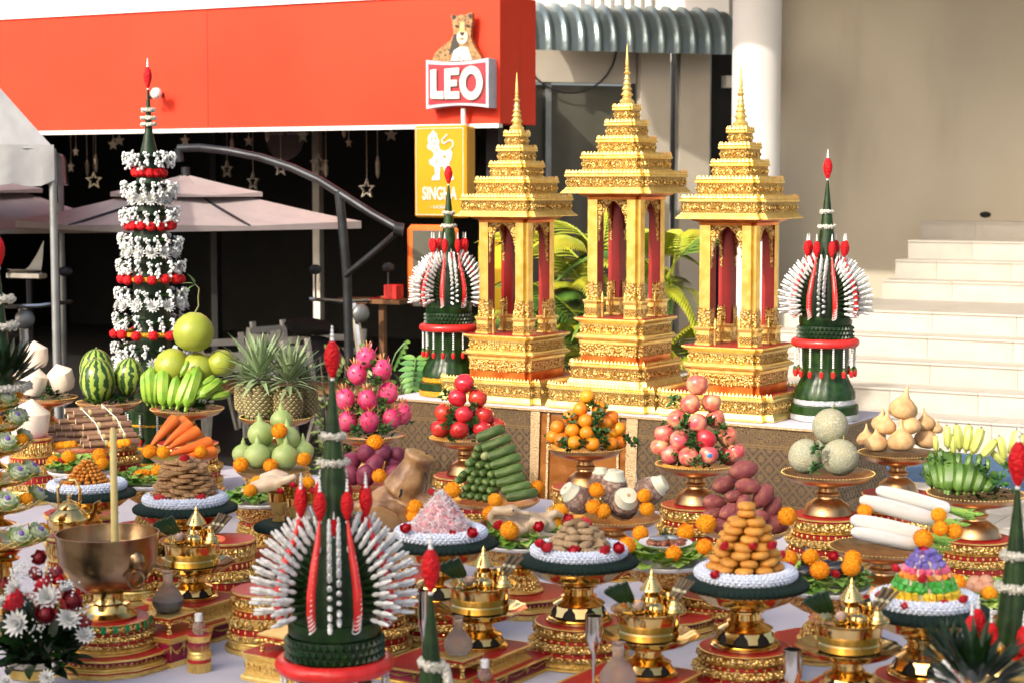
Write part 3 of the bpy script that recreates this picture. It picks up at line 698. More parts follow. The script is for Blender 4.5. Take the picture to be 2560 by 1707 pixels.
bush(975, 10.8, .30, .84, ['bush_leaf', 'bush_pale'], 'light green leafy shrub beside the floral cone', 620, .065, .022)
bush(1055, 11.2, .26, .80, 'bush_leaf', 'dark green shrub behind the floral cone', 460, .08, .028)
bush(1395, 11.0, .30, .72, ['bush_leaf', 'palm_green'], 'leafy green shrub seen through the left pavilion', 420, .09, .03)
bush(1590, 11.8, .3, .72, 'bush_leaf', 'low green shrub under the yellow palms', 380, .09, .03)
bush(1720, 11.6, .22, .55, ['bush_leaf', 'palm_green'], 'small shrub beside the porch column', 260, .09, .03)
def monstera(q, label):
    t = thing('monstera', label, 'plant', q)
    def lf(s):
        b = MB(); b.add(tube([(0, 0, 0), (0, s * .6, .01), (0, s * 1.15, -.06 * s)], [.006, .004, .002], 5), 'stem_green')
        for k in range(7):
            u = k / 6
            for sd in (-1, 1): b.add(leafq(s * (.62 - .30 * abs(u - .3)), s * .115, .25, .15, 5, .8), 'bush_leaf' if k % 2 else 'palm_green', Matrix.Translation((0, s * (.02 + 1.0 * u), -.03 * u)) @ aim(Vector((sd, -.25 + .95 * u, .05))))
        return b.mesh('monstera', 60)
    for i, (a, z, s) in enumerate(((.3, .78, .17), (2.2, .70, .15), (-1.4, .62, .16), (3.4, .85, .14), (1.2, .5, .15))):
        p = (.14 * sin(a), -.14 * cos(a), z); obj('leaf', lf(s), t, p, (-.95, 0, pi - a * .4)); obj('stalk', mesh1(tube([(0, 0, 0), p], .008, 5), 'stem_green'), t)
q = at(1025, 900, 10.9); monstera((q.x, q.y, 0), 'monstera with big split leaves beside the floral cone')

# ---- unseen house added behind the camera, roofline shaped to shade the near table
hs = thing('shade_house', 'added unseen house shaped to shade the near half of the table', 'house', (0, 0, 0))
prof = [(-16.6, 0), (-16.6, 12.85), (-13.7, 12.87), (-12.5, 12.83), (-11.8, 12.42), (-11.3, 12.26), (-10.9, 11.9), (-8, 11.0), (-6.4, 10.7), (-6.4, 0)]
obj('wall', mesh1(prism([(x, z) for x, z in prof][::-1], 6), 'white_wall'), hs, (0, -11, 0))
for i in range(4):
    for j in range(3): obj('window', mesh1(box(1.2, .06, 1.5, -15 + i * 2.4, -7.98, 2.2 + j * 3), 'glass_dark'), hs)
# ================================================================ ALTAR TABLE AND GOLD PAVILIONS
W0, S0, S1, ADEP = 7.38, -5.33, -3.02, .72
def loc_sw(px, w):                       # position along the table for a photo column in row w
    D = row(px, w); p = at(px, 1000, D); return p.dot(V)
def swz(s, w, z): return V * s + U * w + Vector((0, 0, z))
alt = thing('altar_table', 'altar table draped in brown and gold brocade with orange satin middle', 'table', swz((S0 + S1) / 2, W0, 0), -PSI)
AW = S1 - S0; ac = (S0 + S1) / 2
obj('table_top', mesh1(box(AW - .01, ADEP - .01, .03, 0, ADEP / 2, AZ - .02), 'wood'), alt)
for x in (-AW / 2 + .06, AW / 2 - .06):
    for y in (.06, ADEP - .06): obj('leg', mesh1(box(.05, .05, AZ - .04, x, y, (AZ - .04) / 2), 'wood'), alt)
def drape(x0, x1, h, amp=.006, k=30, n=40, y=0, rows=6):
    v, f = [], []
    for i in range(n + 1):
        x = x0 + (x1 - x0) * i / n
        for j in range(rows + 1):
            t = j / rows; v.append((x, y - amp * t * (1 + .5 * sin(x * k + 1.3)) - .012 * t, -h * t))
    for i in range(n):
        for j in range(rows): a = i * (rows + 1) + j; f.append((a, a + 1, a + rows + 2, a + rows + 1))
    return v, f
xa, xb, xc, xd = [loc_sw(p, W0) - ac for p in (1329, 1352, 1569, 1597)]
obj('brocade_panel', mesh1(drape(-AW / 2, xa, .43), 'brocade', 60), alt, (0, 0, AZ))
obj('brocade_panel', mesh1(drape(xd, AW / 2, .43), 'brocade', 60), alt, (0, 0, AZ))
obj('satin_panel', mesh1(drape(xb - .02, xc + .02, .62, .012, 22, 60, .006), 'satin', 60), alt, (0, 0, AZ))
for a, b in ((xa, xb), (xc, xd)): obj('ribbon', mesh1(drape(a, b, .46, .010, 26, 10, -.006), 'ribbon', 60), alt, (0, 0, AZ))
for x in ((xb + .045), (xc - .045)): obj('gold_cord', mesh1(drape(x - .006, x + .006, .6, .014, 22, 3, -.004), 'ribbon', 60), alt, (0, 0, AZ))
obj('side_brocade', mesh1(drape(0, ADEP, .43), 'brocade', 60), alt, (AW / 2, 0, AZ), (0, 0, pi / 2))
obj('side_brocade', mesh1(drape(0, ADEP, .43), 'brocade', 60), alt, (-AW / 2, ADEP, AZ), (0, 0, -pi / 2))
obj('top_cloth', mesh1(box(AW + .012, ADEP + .01, .006, 0, ADEP / 2, AZ - .001), 'cloth_white'), alt)
obj('front_edging', mesh1(box(AW + .02, .012, .012, 0, -.006, AZ - .006, .003), 'ribbon'), alt)

def red_sq(n=.13):
    m = 1 - n
    return [(1, -m), (1, m), (m, m), (m, 1), (-m, 1), (-m, m), (-1, m), (-1, -m), (-m, -m), (-m, -1), (m, -1), (m, -m)]
def crest(h, z, th, step, n=.13, w=.42, fat=.5):
    """a row of small flame points along the edge of a redented square of half width h"""
    o = red_sq(n); v, f = [], []
    for i in range(12):
        a, b = Vector(o[i]) * h, Vector(o[(i + 1) % 12]) * h; L = (b - a).length; k = max(1, int(round(L / step))); d = (b - a) / L; nrm = Vector((d.y, -d.x))
        for j in range(k):
            c = a + d * (L * (j + .5) / k); q = step * w; e = len(v); t = step * .22
            for p, zz in (((c - d * q), z), ((c + d * q), z), ((c - d * q * 1.1 + nrm * t), z + th * .38), ((c + d * q * 1.1 + nrm * t), z + th * .38), (c - nrm * t, z + th * .38), (c, z + th)): v.append((p.x, p.y, zz))
            f += [(e, e + 1, e + 3, e + 2), (e + 2, e + 3, e + 5), (e + 3, e + 4, e + 5), (e + 4, e + 2, e + 5), (e + 1, e, e + 4), (e, e + 2, e + 4), (e + 1, e + 4, e + 3)]
    return v, f
RS = red_sq()
def lozenges(h, z0, z1, step=.036, n=.13, dp=.007):
    o = red_sq(n); v, f = [], []; zc = (z0 + z1) / 2; hh = (z1 - z0) / 2
    for i in range(12):
        a, b = Vector(o[i]) * h, Vector(o[(i + 1) % 12]) * h; L = (b - a).length; d = (b - a) / L; nr = Vector((d.y, -d.x)); k = max(1, int(round(L / step)))
        for j in range(k):
            c = a + d * (L * (j + .5) / k); q = L / k / 2
            for cx, w, g, dd in ((0, .62, .9, dp), (0, .30, .45, dp * 1.9), (q, .26, .5, dp)):
                e = len(v); m = c + d * cx; m0 = m + nr * .0005; pk = m + nr * dd
                for p, zz in ((m0 - d * q * w, zc), (m0, zc - hh * g), (m0 + d * q * w, zc), (m0, zc + hh * g)): v.append((p.x, p.y, zz))
                v.append((pk.x, pk.y, zc)); f += [(e, e + 1, e + 4), (e + 1, e + 2, e + 4), (e + 2, e + 3, e + 4), (e + 3, e, e + 4)]
    return v, f
def tier_mesh(hw, h, flare, panel='gold_panel', teeth=.026, top=None):
    """one roof or base tier: flared foot moulding, ornamented panel, top moulding with a crest"""
    b = MB()
    b.add(loft(RS, [(hw + flare, 0), (hw + flare, h * .05), (hw + flare * .78, h * .07), (hw + flare * .62, h * .12), (hw + flare * .36, h * .16), (hw + flare * .14, h * .21), (hw, h * .25)]), 'gold')
    b.add(loft(RS, [(hw - .002, h * .24), (hw - .002, h * .70)]), panel)
    b.add(loft(RS, [(hw + .003, h * .70), (hw + .006, h * .74), (hw + .006, h * .80), (hw - .004, h * .82)]), 'gold')
    b.add(loft(RS, [(hw - .004, h * .805), (hw - .004, h * .83)]), top or 'gold')
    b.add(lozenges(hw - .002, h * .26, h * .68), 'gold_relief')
    b.add(crest(hw + .001, h * .79, teeth, .0185), 'gold')
    return b.mesh('tier', 30)
def ped_mesh(hw, h):
    b = MB()
    b.add(loft(RS, [(hw * .95, 0), (hw * .95, h * .20)]), 'red_gold')
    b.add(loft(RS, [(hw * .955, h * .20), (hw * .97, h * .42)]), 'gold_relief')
    b.add(crest(hw * .965, h * .24, -.016, .0145), 'gold_relief')
    b.add(loft(RS, [(hw * .97, h * .42), (hw * .985, h * .44), (hw * .985, h * .50), (hw * 1.09, h * .55), (hw * 1.10, h * .585), (hw * 1.03, h * .60), (hw * 1.03, h * .63), (hw * .96, h * .66)]), 'gold')
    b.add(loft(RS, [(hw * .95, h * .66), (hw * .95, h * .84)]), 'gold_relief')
    b.add(crest(hw * .965, h * .70, .022, .0145), 'gold_relief')
    b.add(loft(RS, [(hw * .96, h * .84), (hw * .97, h * .88), (hw * 1.06, h * .93), (hw * 1.09, h * .955), (hw * 1.09, h * .99)]), 'gold')
    b.add(loft(RS, [(hw * 1.06, h * .985), (hw * 1.06, h)]), 'red_shrine')
    return b.mesh('pedestal', 30)
mat('red_gold', (.80, .30, .06), (.62, .14, .02), .28, .8, 10, bump=.1, bscale=30)
def col_mesh(a, h, n):
    pts = [(0, 0), (a, 0), (a, a - n), (a - n, a - n), (a - n, a), (0, a)]; b = MB()
    v = [(x, y, 0) for x, y in pts] + [(x, y, h) for x, y in pts]
    b.add((v, [(1, 2, 8, 7), (2, 3, 9, 8), (3, 4, 10, 9), (4, 5, 11, 10)]), 'gold_leaf')
    b.add((v, [(0, 1, 7, 6), (5, 0, 6, 11)]), 'red_shrine')
    return b.mesh('column', 30)
def sleeve_mesh(a, h, n, e=.004):
    pts = [(a * .35, -e), (a + e, -e), (a + e, a - n + e), (a - n + e, a - n + e), (a - n + e, a + e), (-e, a + e), (-e, a * .35)]
    b = MB(); v = [(x, y, 0) for x, y in pts] + [(x, y, h) for x, y in pts]; m = len(pts)
    b.add((v, [(i, i + 1, i + 1 + m, i + m) for i in range(m - 1)]), 'gold_relief')
    for i in range(m - 1):
        p, q = Vector(pts[i]), Vector(pts[i + 1]); L = (q - p).length; k = max(1, int(L / .014))
        for j in range(k):
            c0, c1 = p.lerp(q, j / k), p.lerp(q, (j + 1) / k); c = (c0 + c1) / 2
            b.add(([(c0.x, c0.y, h), (c1.x, c1.y, h), (c.x, c.y, h + .02)], [(0, 1, 2)]), 'gold_relief')
    return b.mesh('sleeve', 30)
def plinth_mesh(a, h, n):
    o = [(0, 0), (1, 0), (1, 1 - n), (1 - n, 1 - n), (1 - n, 1), (0, 1)]; b = MB()
    def lf(prof, m): b.add(loft([(x - .5, y - .5) for x, y in o], prof), m)
    lf([(a * 1.12, 0), (a * 1.12, h * .08), (a, h * .12)], 'gold'); lf([(a, h * .12), (a, h * .55)], 'gold_panel'); lf([(a, h * .55), (a, h * .78), (a * 1.14, h * .86), (a * 1.2, h * .92), (a * 1.2, h)], 'gold')
    return b.mesh('plinth', 30)
def arch_mesh(bw, drop):
    r = [(bw, 0), (bw, -drop), (bw - .010, -drop - .012), (bw - .016, -drop * .9), (bw - .012, -drop * .8), (bw - .022, -drop * .72), (bw - .018, -drop * .6), (bw - .028, -drop * .5), (bw - .028, -drop * .42), (bw - .044, -drop * .28), (bw - .046, -drop * .22), (.020, -drop * .11), (.008, -drop * .05)]
    pts = [(-bw, 0)] + r + [(-x, z) for x, z in r[::-1]][:-1]
    b = MB(); b.add(prism(pts[::-1], .012), 'gold_relief')
    for s in (-1, 1): b.add(torus(.012, .004, 12, 6), 'gold', Tm((s * (bw - .022), -.008, -drop * .20), UP))
    return b.mesh('arch', 30)
def spire_mesh():
    p = [(.036, 0), (.040, .012), (.040, .022), (.034, .026), (.036, .036), (.028, .044), (.020, .050), (.022, .060), (.030, .066), (.022, .076), (.017, .086), (.025, .092), (.018, .102), (.014, .110), (.020, .116), (.014, .126), (.012, .134), (.0165, .139), (.012, .148), (.010, .158), (.013, .164), (.018, .170), (.010, .176), (.0075, .182), (.012, .188), (.0065, .196), (.0085, .21), (.006, .25), (.003, .285), (.0006, .305)]
    return mesh1(lathe(p, 20), 'gold', 35)
def finial_mesh(): return mesh1(lathe([(.006, 0), (.006, .07), (.009, .075), (.006, .082), (.0085, .092), (.005, .105), (.0008, .122)], 8), 'gold', 40)
SHR = {}
def pavilion(s, w, second, label):
    t = thing('gold_pavilion', label, 'pavilion', swz(s, w, AZ + .0045), -PSI, 'gold pavilions on the altar')
    z = 0.0
    def part(nm, key, fn, z, **k): return obj(nm, cache(key, fn), t, (0, 0, z), **k)
    part('base_tier', 'b1', lambda: tier_mesh(.285, .125, .010, 'gold_panel', .026, 'red_shrine'), z); z += .103
    if second:
        part('base_tier', 'b2', lambda: tier_mesh(.205, .125, .012, 'gold_panel', .026, 'red_gold'), z); z += .103
        part('pedestal', 'p2', lambda: ped_mesh(.175, .215), z); z += .215
    else:
        part('pedestal', 'p1', lambda: ped_mesh(.187, .215), z); z += .215
    CW, a, n, ph = .141, .062, .018, .082; CH = 1.731 - AZ - .423 - ph if second else 1.617 - AZ - .320 - ph
    for i in range(4):
        r = i * pi / 2; q = Matrix.Rotation(r, 3, 'Z') @ Vector((CW - a, CW - a, 0))
        pq = Matrix.Rotation(r, 3, 'Z') @ Vector((CW - a / 2 + .004, CW - a / 2 + .004, 0))
        obj('plinth', cache('pl', lambda: plinth_mesh(.076, .082, .25)), t, (pq.x, pq.y, z), (0, 0, r))
        c = obj('column', cache(('col', second), lambda: col_mesh(a, CH, n)), t, (q.x, q.y, z + ph), (0, 0, r))
        obj('sleeve', cache('slv', lambda: sleeve_mesh(a, .068, n)), c)
        for dx, dy in ((-a * .30, a * .7), (a * .7, -a * .30)):
            f = Matrix.Rotation(r, 3, 'Z') @ Vector((CW - a + dx, CW - a + dy, 0)); obj('finial', cache('fin', finial_mesh), t, (f.x, f.y, z))
        ap = Matrix.Rotation(r, 3, 'Z') @ Vector((0, -CW + .014, 0)); obj('arch', cache('arch', lambda: arch_mesh(CW - a + .012, .20)), t, (ap.x, ap.y, z + ph + CH - .004), (0, 0, r))
    z += ph + CH
    part('beam', 'beam', lambda: MB().add(loft(RS, [(.142, 0), (.144, .012), (.172, .022), (.178, .034), (.160, .036)]), 'red_gold').mesh('beam', 30), z - .008); z += .022
    g = 1.08 if second else 1.02
    for k, (hw, h, fl) in enumerate(((.205, .108, .020), (.152, .108, .044), (.100, .096, .044), (.072, .098, .024), (.045, .092, .022))):
        part('roof_tier', ('rt', k, g), lambda hw=hw, h=h, fl=fl: tier_mesh(hw * g, h, fl), z); z += h * .79
    part('spire', 'spire', spire_mesh, z)
    return t
for px, sec, l in ((1292, False, 'gold pavilion with tiered roof, nearest the yellow SINGHA lightbox'), (1564, True, 'tallest gold pavilion, middle one of three, on extra base tier'), (1845, False, 'gold pavilion with tiered roof, nearest the white column')):
    pavilion(loc_sw(px, 7.72), 7.72, sec, l)
# offering table
tab = thing('offering_table', 'long low offering table under a smooth white cloth', 'table', (0, 0, 0), -PSI)
TS0, TS1, TW0, TW1 = -7.6, -.9, 3.55, 6.92
obj('table_top', mesh1(box(TS1 - TS0 - .04, TW1 - TW0 - .04, .04, (TS0 + TS1) / 2, (TW0 + TW1) / 2, TZ - .026), 'wood'), tab)
for x in (TS0 + .2, (TS0 + TS1) / 2, TS1 - .2):
    for y in (TW0 + .2, TW1 - .2): obj('leg', mesh1(box(.06, .06, TZ - .05, x, y, (TZ - .05) / 2), 'wood'), tab)
obj('tablecloth', mesh1(box(TS1 - TS0, TW1 - TW0, .005, (TS0 + TS1) / 2, (TW0 + TW1) / 2, TZ - .0025), 'cloth_white'), tab)
obj('cloth_skirt', mesh1(drape(TS0, TS1, TZ - .01, .02, 40, 160, 0), 'cloth_white', 60), tab, (0, TW0, TZ - .001))
obj('cloth_skirt', mesh1(drape(0, TW1 - TW0, TZ - .01, .02, 40, 60, 0), 'cloth_white', 60), tab, (TS1, TW0, TZ - .001), (0, 0, pi / 2))
# ================================================================ STANDS
def nom(me, k=.15): me.transform(Matrix.Scale(k, 4)); return me
def petal_ring(n, r0, z0, r1, z1, out, wide=.52):
    v, f = [], []
    for i in range(n):
        a = 2 * pi * i / n; da = 2 * pi / n * wide; e = len(v); rm, zm = (r0 + r1) / 2, (z0 + z1) / 2
        for aa, rr, zz in ((a - da, r0, z0), (a + da, r0, z0), (a - da, rm + out * .2, zm), (a + da, rm + out * .2, zm), (a, rm + out, zm * .6 + z0 * .4), (a - da * .55, r1 + out * .3, z0 * .2 + z1 * .8), (a + da * .55, r1 + out * .3, z0 * .2 + z1 * .8), (a, r1 + out * .2, z1)): v.append((rr * cos(aa), rr * sin(aa), zz))
        f += [(e, e + 1, e + 4), (e, e + 4, e + 2), (e + 1, e + 3, e + 4), (e + 2, e + 4, e + 5), (e + 3, e + 6, e + 4), (e + 4, e + 6, e + 7), (e + 4, e + 7, e + 5)]
    return v, f
def drum_mesh():
    b = MB(); L = lambda p, m: b.add(lathe(p, 40, cap=False), m)
    L([(1.0, 0), (1.03, .02), (1.03, .06), (.97, .075)], 'gold'); L([(.95, .075), (.97, .09), (.95, .17)], 'gold_fine'); L([(.95, .17), (.99, .185), (.96, .21), (.93, .21)], 'gold')
    L([(.93, .21), (1.0, .24), (.98, .29), (.91, .32)], 'gold_relief'); L([(.90, .32), (.90, .43)], 'red'); L([(.90, .43), (.95, .44), (.93, .455)], 'gold'); L([(.92, .455), (.97, .50), (.83, .60)], 'gold_relief')
    L([(.80, .60), (.80, .70)], 'red'); L([(.80, .70), (.84, .715), (.80, .73)], 'gold'); L([(.80, .73), (.89, .80), (.88, .88), (.82, .94)], 'gold_relief'); L([(.835, .935), (.835, .96)], 'red'); L([(.83, .96), (.865, .97), (.865, .99), (.84, 1.0)], 'gold')
    b.add(lathe([(.845, .985), (.845, .998), (.01, .999)], 40), 'red'); return nom(b.mesh('drum', 30))
def beads_mesh():
    b = MB()
    for i in range(30): a = 2 * pi * i / 30; b.add(ball(.034, 6, 4, 1, 1, 1.2, c=(.81 * cos(a), .81 * sin(a), .65)), 'gold')
    for i in range(26):
        a = 2 * pi * i / 26; b.add(ball(.026, 4, 2, 1, 1, 1.6, c=(.902 * cos(a), .902 * sin(a), .375)), 'gold')
    return nom(b.mesh('beads', 30))
DR = {}
def drum(p, z0, h, r, label, rz=0, group='round red and gold stand bases'):
    t = thing('tiered_base', label, 'stand base', (p.x, p.y, z0), rz + R.uniform(0, 1), group)
    s = (r / .15, r / .15, h / .15)
    obj('drum', cache('drum', drum_mesh), t, sc=s); tag(obj('bead_band', cache('bd', beads_mesh), t, sc=s), kind='stuff')
    obj('petal_band', cache('pu', lambda: nom(mesh1(petal_ring(18, .80, .74, .86, .95, .09), 'gold_relief', 50))), t, sc=s)
    obj('petal_band', cache('pd', lambda: nom(mesh1(petal_ring(20, .84, .60, .97, .46, .09), 'gold_relief', 50))), t, sc=s); return t
def tray_mesh(): return nom(mesh1(lathe([(.34, .70), (.50, .72), (.85, .83), (.99, .96), (1.0, 1.0), (.975, 1.0), (.93, .95), (.80, .87), (.2, .80), (.001, .80)], 44, cap=False), 'bronze', 40))
def tped_mesh(): return nom(mesh1(lathe([(.52, 0), (.54, .04), (.50, .10), (.46, .24), (.30, .36), (.22, .40), (.21, .44), (.27, .48), (.27, .52), (.21, .56), (.20, .64), (.28, .69), (.40, .725)], 32), 'bronze', 40))
def rim_mesh():
    b = MB()
    for i in range(80): a = 2 * pi * i / 80; b.add(ball(.018, 5, 3, c=(cos(a), sin(a), 1.0)), 'gold')
    return nom(b.mesh('rim', 60))
def tray(p, ztop, h, r, label, group='footed bronze trays'):
    t = thing('footed_tray', label, 'tray', (p.x, p.y, ztop - h), R.uniform(0, 3), group); s = (r / .15, r / .15, h / .15)
    obj('dish', cache('tdish', tray_mesh), t, sc=s); obj('pedestal', cache('tped', tped_mesh), t, sc=s); tag(obj('beaded_rim', cache('trim', rim_mesh), t, sc=s), kind='stuff'); return t
def stand(px, py, w, r, what, th=.155, dr=.155, tier=True):
    D = row(px, w); p = at(px, py, D); tray(p, p.z, th, r, f'footed bronze tray holding the {what}')
    h = p.z - th - TZ
    if tier and h > .03: drum(p, TZ, h, dr, f'round red and gold base under the {what}')
    return p
def poly_base(p, z0, h, r, label, n=12, rz=0):
    t = thing('polygon_base', label, 'stand base', (p.x, p.y, z0), rz, 'twelve sided red and gold bases')
    def bd():
        o = [(cos(2 * pi * i / n + .13), sin(2 * pi * i / n + .13)) for i in range(n)]; b = MB(); L = lambda q, m: b.add(loft(o, q), m)
        L([(.99, 0), (1.0, .02), (1.0, .24), (.97, .26)], 'gold_fine'); L([(.97, .26), (.97, .36), (.95, .36)], 'red'); L([(1.0, .36), (1.0, .42), (.95, .47), (.95, .52), (.90, .56)], 'gold'); L([(.885, .56), (.885, .82)], 'magenta'); L([(.90, .82), (.98, .90), (.98, .985), (.95, .99)], 'gold'); L([(.95, .98), (.95, 1.0)], 'red')
        for i in range(n):
            a0, a1 = Vector(o[i]) * .887, Vector(o[(i + 1) % n]) * .887
            for j in range(5):
                q0, q1 = a0.lerp(a1, j / 5), a0.lerp(a1, (j + 1) / 5); m = (q0 + q1) / 2 * 1.012; b.add(([(q0.x, q0.y, .56), (q1.x, q1.y, .56), (m.x, m.y, .78)], [(0, 1, 2)]), 'gold_relief')
        return nom(b.mesh('pbase', 30))
    obj('body', cache(('pb', n), bd), t, sc=(r / .15, r / .15, h / .15)); return t
# ================================================================ FRUIT
mat('orange', (.82, .22, .008), (.74, .28, .012), .38, 0, 9, bump=.35, bscale=170, bdist=.002, bkind='voronoi', var=.08, hue=.012, u=0.04)
mat('apple', (.56, .075, .08), (.64, .30, .17), .30, 0, 11, .38, .68, bump=.05, bscale=60, var=.10, hue=.015, coat=.2, u=0.09)
mat('apple_red', (.48, .012, .03), (.58, .05, .06), .28, 0, 11, coat=.2, u=0.09)
mat('tomato', (.58, .016, .018), (.66, .04, .03), .20, 0, 7, var=.12, hue=.008, coat=.35, u=0.05)
mat('dragon', (.62, .022, .12), (.72, .09, .20), .40, 0, 14, bump=.1, bscale=60, var=.08, u=0.05)
mat('dragon_scale', (.40, .36, .05), (.62, .20, .14), .5, 0, 30, u=0.05)
mat('jicama', (.58, .37, .17), (.44, .25, .10), .6, 0, 22, .42, .70, bump=.4, bscale=60, bdist=.004, var=.06, u=0.06)
mat('pomelo', (.34, .37, .045), (.28, .33, .032), .38, 0, 10, bump=.25, bscale=190, bdist=.002, bkind='voronoi', var=.05, u=0.08)
mat('banana_green', (.15, .31, .02), (.26, .41, .045), .45, 0, 16, var=.12, bump=.1, bscale=40, u=0.15)
mat('banana_deep', (.035, .09, .012), (.085, .17, .022), .45, 0, 16, var=.12, bump=.1, bscale=40, u=0.1)
mat('banana_pale', (.52, .54, .14), (.42, .46, .11), .5, 0, 14, var=.1, bump=.1, bscale=40, u=0.1)
mat('banana_tip', (.05, .045, .02), (.08, .07, .02), .7)
mat('gourd', (.34, .47, .14), (.42, .54, .20), .38, 0, 12, bump=.1, bscale=60, var=.07, u=0.06)
mat('carrot', (.82, .20, .02), (.74, .15, .012), .45, 0, 18, bump=.2, bscale=50, var=.06, u=0.06)
mat('yam', (.17, .022, .055), (.24, .04, .075), .55, 0, 24, bump=.25, bscale=70, var=.15, u=0.05)
mat('sweet_potato', (.25, .055, .06), (.36, .13, .08), .65, 0, 26, .42, .70, bump=.55, bscale=60, bdist=.005, var=.14, u=0.06)
mat('cucumber', (.055, .12, .022), (.17, .24, .07), .42, 0, 22, bump=.4, bscale=80, bdist=.003, var=.18, u=0.06)
mat('cucumber_pale', (.42, .46, .22), (.34, .40, .16), .5)
mat('radish', (.90, .88, .80), (.80, .75, .62), .40, 0, 16, .55, .75, bump=.15, bscale=50, u=0.06)
mat('cane', (.16, .08, .055), (.28, .16, .085), .5, 0, 20, var=.15, u=0.05); mat('cane_node', (.45, .40, .16), (.5, .44, .2), .5); mat('cane_end', (.78, .66, .46), (.70, .56, .36), .7, 0, 60)
mat('coconut', (.82, .70, .56), (.74, .60, .45), .6, 0, 8, .4, .75, bump=.2, bscale=30, u=0.12)
mat('taro', (.20, .12, .085), (.46, .34, .27), .75, 0, 26, .45, .68, bump=.8, bscale=60, bdist=.006, u=0.08)
mat('taro_cut', (.74, .76, .58), (.66, .66, .48), .5, 0, 14, u=0.06)
mat('pine_eye', (.34, .28, .11), (.46, .38, .20), .6, 0, 60, var=.05, u=0.1); mat('pine_core', (.05, .06, .02), (.08, .085, .03), .7); leafmat('pine_leaf', (.17, .27, .12), (.30, .38, .20), .45, 30)
mat('sticker', (.02, .20, .55), (.02, .18, .5), .4); mat('stalk', (.24, .26, .08), (.16, .14, .06), .7, 0, 40)
def m_melon():
    m, nt, p = new_mat('melon_net'); d = ntex(nt, 7.5, 2, kind='voronoi', feature='DISTANCE_TO_EDGE'); n = ntex(nt, 1.2, 2)
    base = mix(nt, n.step(.4, .6), (.30, .29, .17), (.25, .27, .18)); g = 1 - d.step(.02, .12)
    nt.links.new(mix(nt, g, base, (.50, .46, .34)), p.inputs['Base Color']); p.inputs['Roughness'].default_value = .7; setbump(nt, p, g, .6, .004)
m_melon()
def m_wmelon():
    m, nt, p = new_mat('watermelon'); x, y, z = xyz(nt); a = x.op('ARCTAN2', y); n = ntex(nt, 2.4, 5); n2 = ntex(nt, 7, 3)
    s = (a * 11 + (n - .5) * 7 + (n2 - .5) * 2.4).sin(); g = s.step(-.25, .25)
    nt.links.new(mix(nt, g, (.30, .40, .06), (.018, .06, .014)), p.inputs['Base Color']); p.inputs['Roughness'].default_value = .28
m_wmelon()
def sph(r, n, m, prof, fnoise=0, seed=0): return lathe([(r * a, r * b) for a, b in prof], n, (lambda a, i, z: 1 + fnoise * noise.noise(Vector((cos(a) * 1.7 + seed, sin(a) * 1.7, z / r * 1.5)))) if fnoise else None, False)
ROUND = [(max(.002, sin(pi * i / 12)), -cos(pi * i / 12)) for i in range(13)]
APPLE = [(.002, -.72), (.22, -.84), (.5, -.80), (.80, -.50), (.98, -.05), (.96, .35), (.80, .66), (.55, .84), (.30, .86), (.12, .74), (.002, .62)]
TOM = [(.002, -.80), (.5, -.78), (.85, -.48), (1, -.02), (.95, .38), (.72, .72), (.42, .84), (.18, .80), (.002, .70)]
JIC = [(.002, -.62), (.4, -.66), (.8, -.50), (1, -.1), (.92, .28), (.65, .58), (.36, .80), (.20, 1.05), (.12, 1.35), (.08, 1.62), (.002, 1.66)]
POM = [(.002, -.86), (.45, -.82), (.82, -.56), (1, -.10), (.98, .25), (.82, .60), (.56, .86), (.28, 1.0), (.002, 1.02)]
GOU = [(.002, -.92), (.45, -.86), (.85, -.5), (1, 0), (.94, .38), (.74, .68), (.42, .90), (.22, 1.04), (.17, 1.35), (.10, 1.42), (.08, 1.66), (.002, 1.67)]
def fruit_me(key, prof, m, n=20, k=4, fn=0, stalk=None):
    """k slightly different meshes of unit radius"""
    out = []
    for s in range(k):
        b = MB(); b.add(sph(1, n, 0, prof, fn, s * 3.1), m)
        if stalk: b.add(tube(*stalk), 'stalk')
        out.append(b.mesh(key, 60))
    return out
FM = {'orange': fruit_me('orange', [(a, b * .92) for a, b in ROUND], 'orange', 18, 3, .03), 'apple': fruit_me('apple', APPLE, 'apple', 20, 3, .06, ([(0, 0, .62), (.03, 0, .98)], [.035, .05], 5)), 'tomato': fruit_me('tomato', TOM, 'tomato', 20, 3, .08),
      'melon': fruit_me('melon', ROUND, 'melon_net', 28, 1, .02, ([(0, 0, .96), (.03, .0, 1.14), (.2, 0, 1.2)], [.05, .035, .04], 6)), 'jicama': fruit_me('jicama', JIC, 'jicama', 20, 3, .12), 'pomelo': fruit_me('pomelo', POM, 'pomelo', 26, 2, .03), 'gourd': fruit_me('gourd', GOU, 'gourd', 22, 2, .04),
      'yam': fruit_me('yam', [(a, b * 1.35) for a, b in ROUND], 'yam', 16, 3, .14), 'sweet_potato': fruit_me('sweet_potato', [(.002, -1.6), (.25, -1.52), (.6, -1.2), (.92, -.6), (1, .1), (.88, .75), (.6, 1.2), (.25, 1.5), (.002, 1.55)], 'sweet_potato', 14, 4, .22)}
def spot(px, py, c, R0, H):
    """a place on the front of a conical heap standing on c, in the direction of a photo pixel"""
    p = at(px, py, c.y); h = p.z - c.z; Rr = max(.01, R0 * (1 - h / H)); dx = p.x - c.x
    return at(px, py, c.y - sqrt(max(0, Rr * Rr - dx * dx)) * .92)
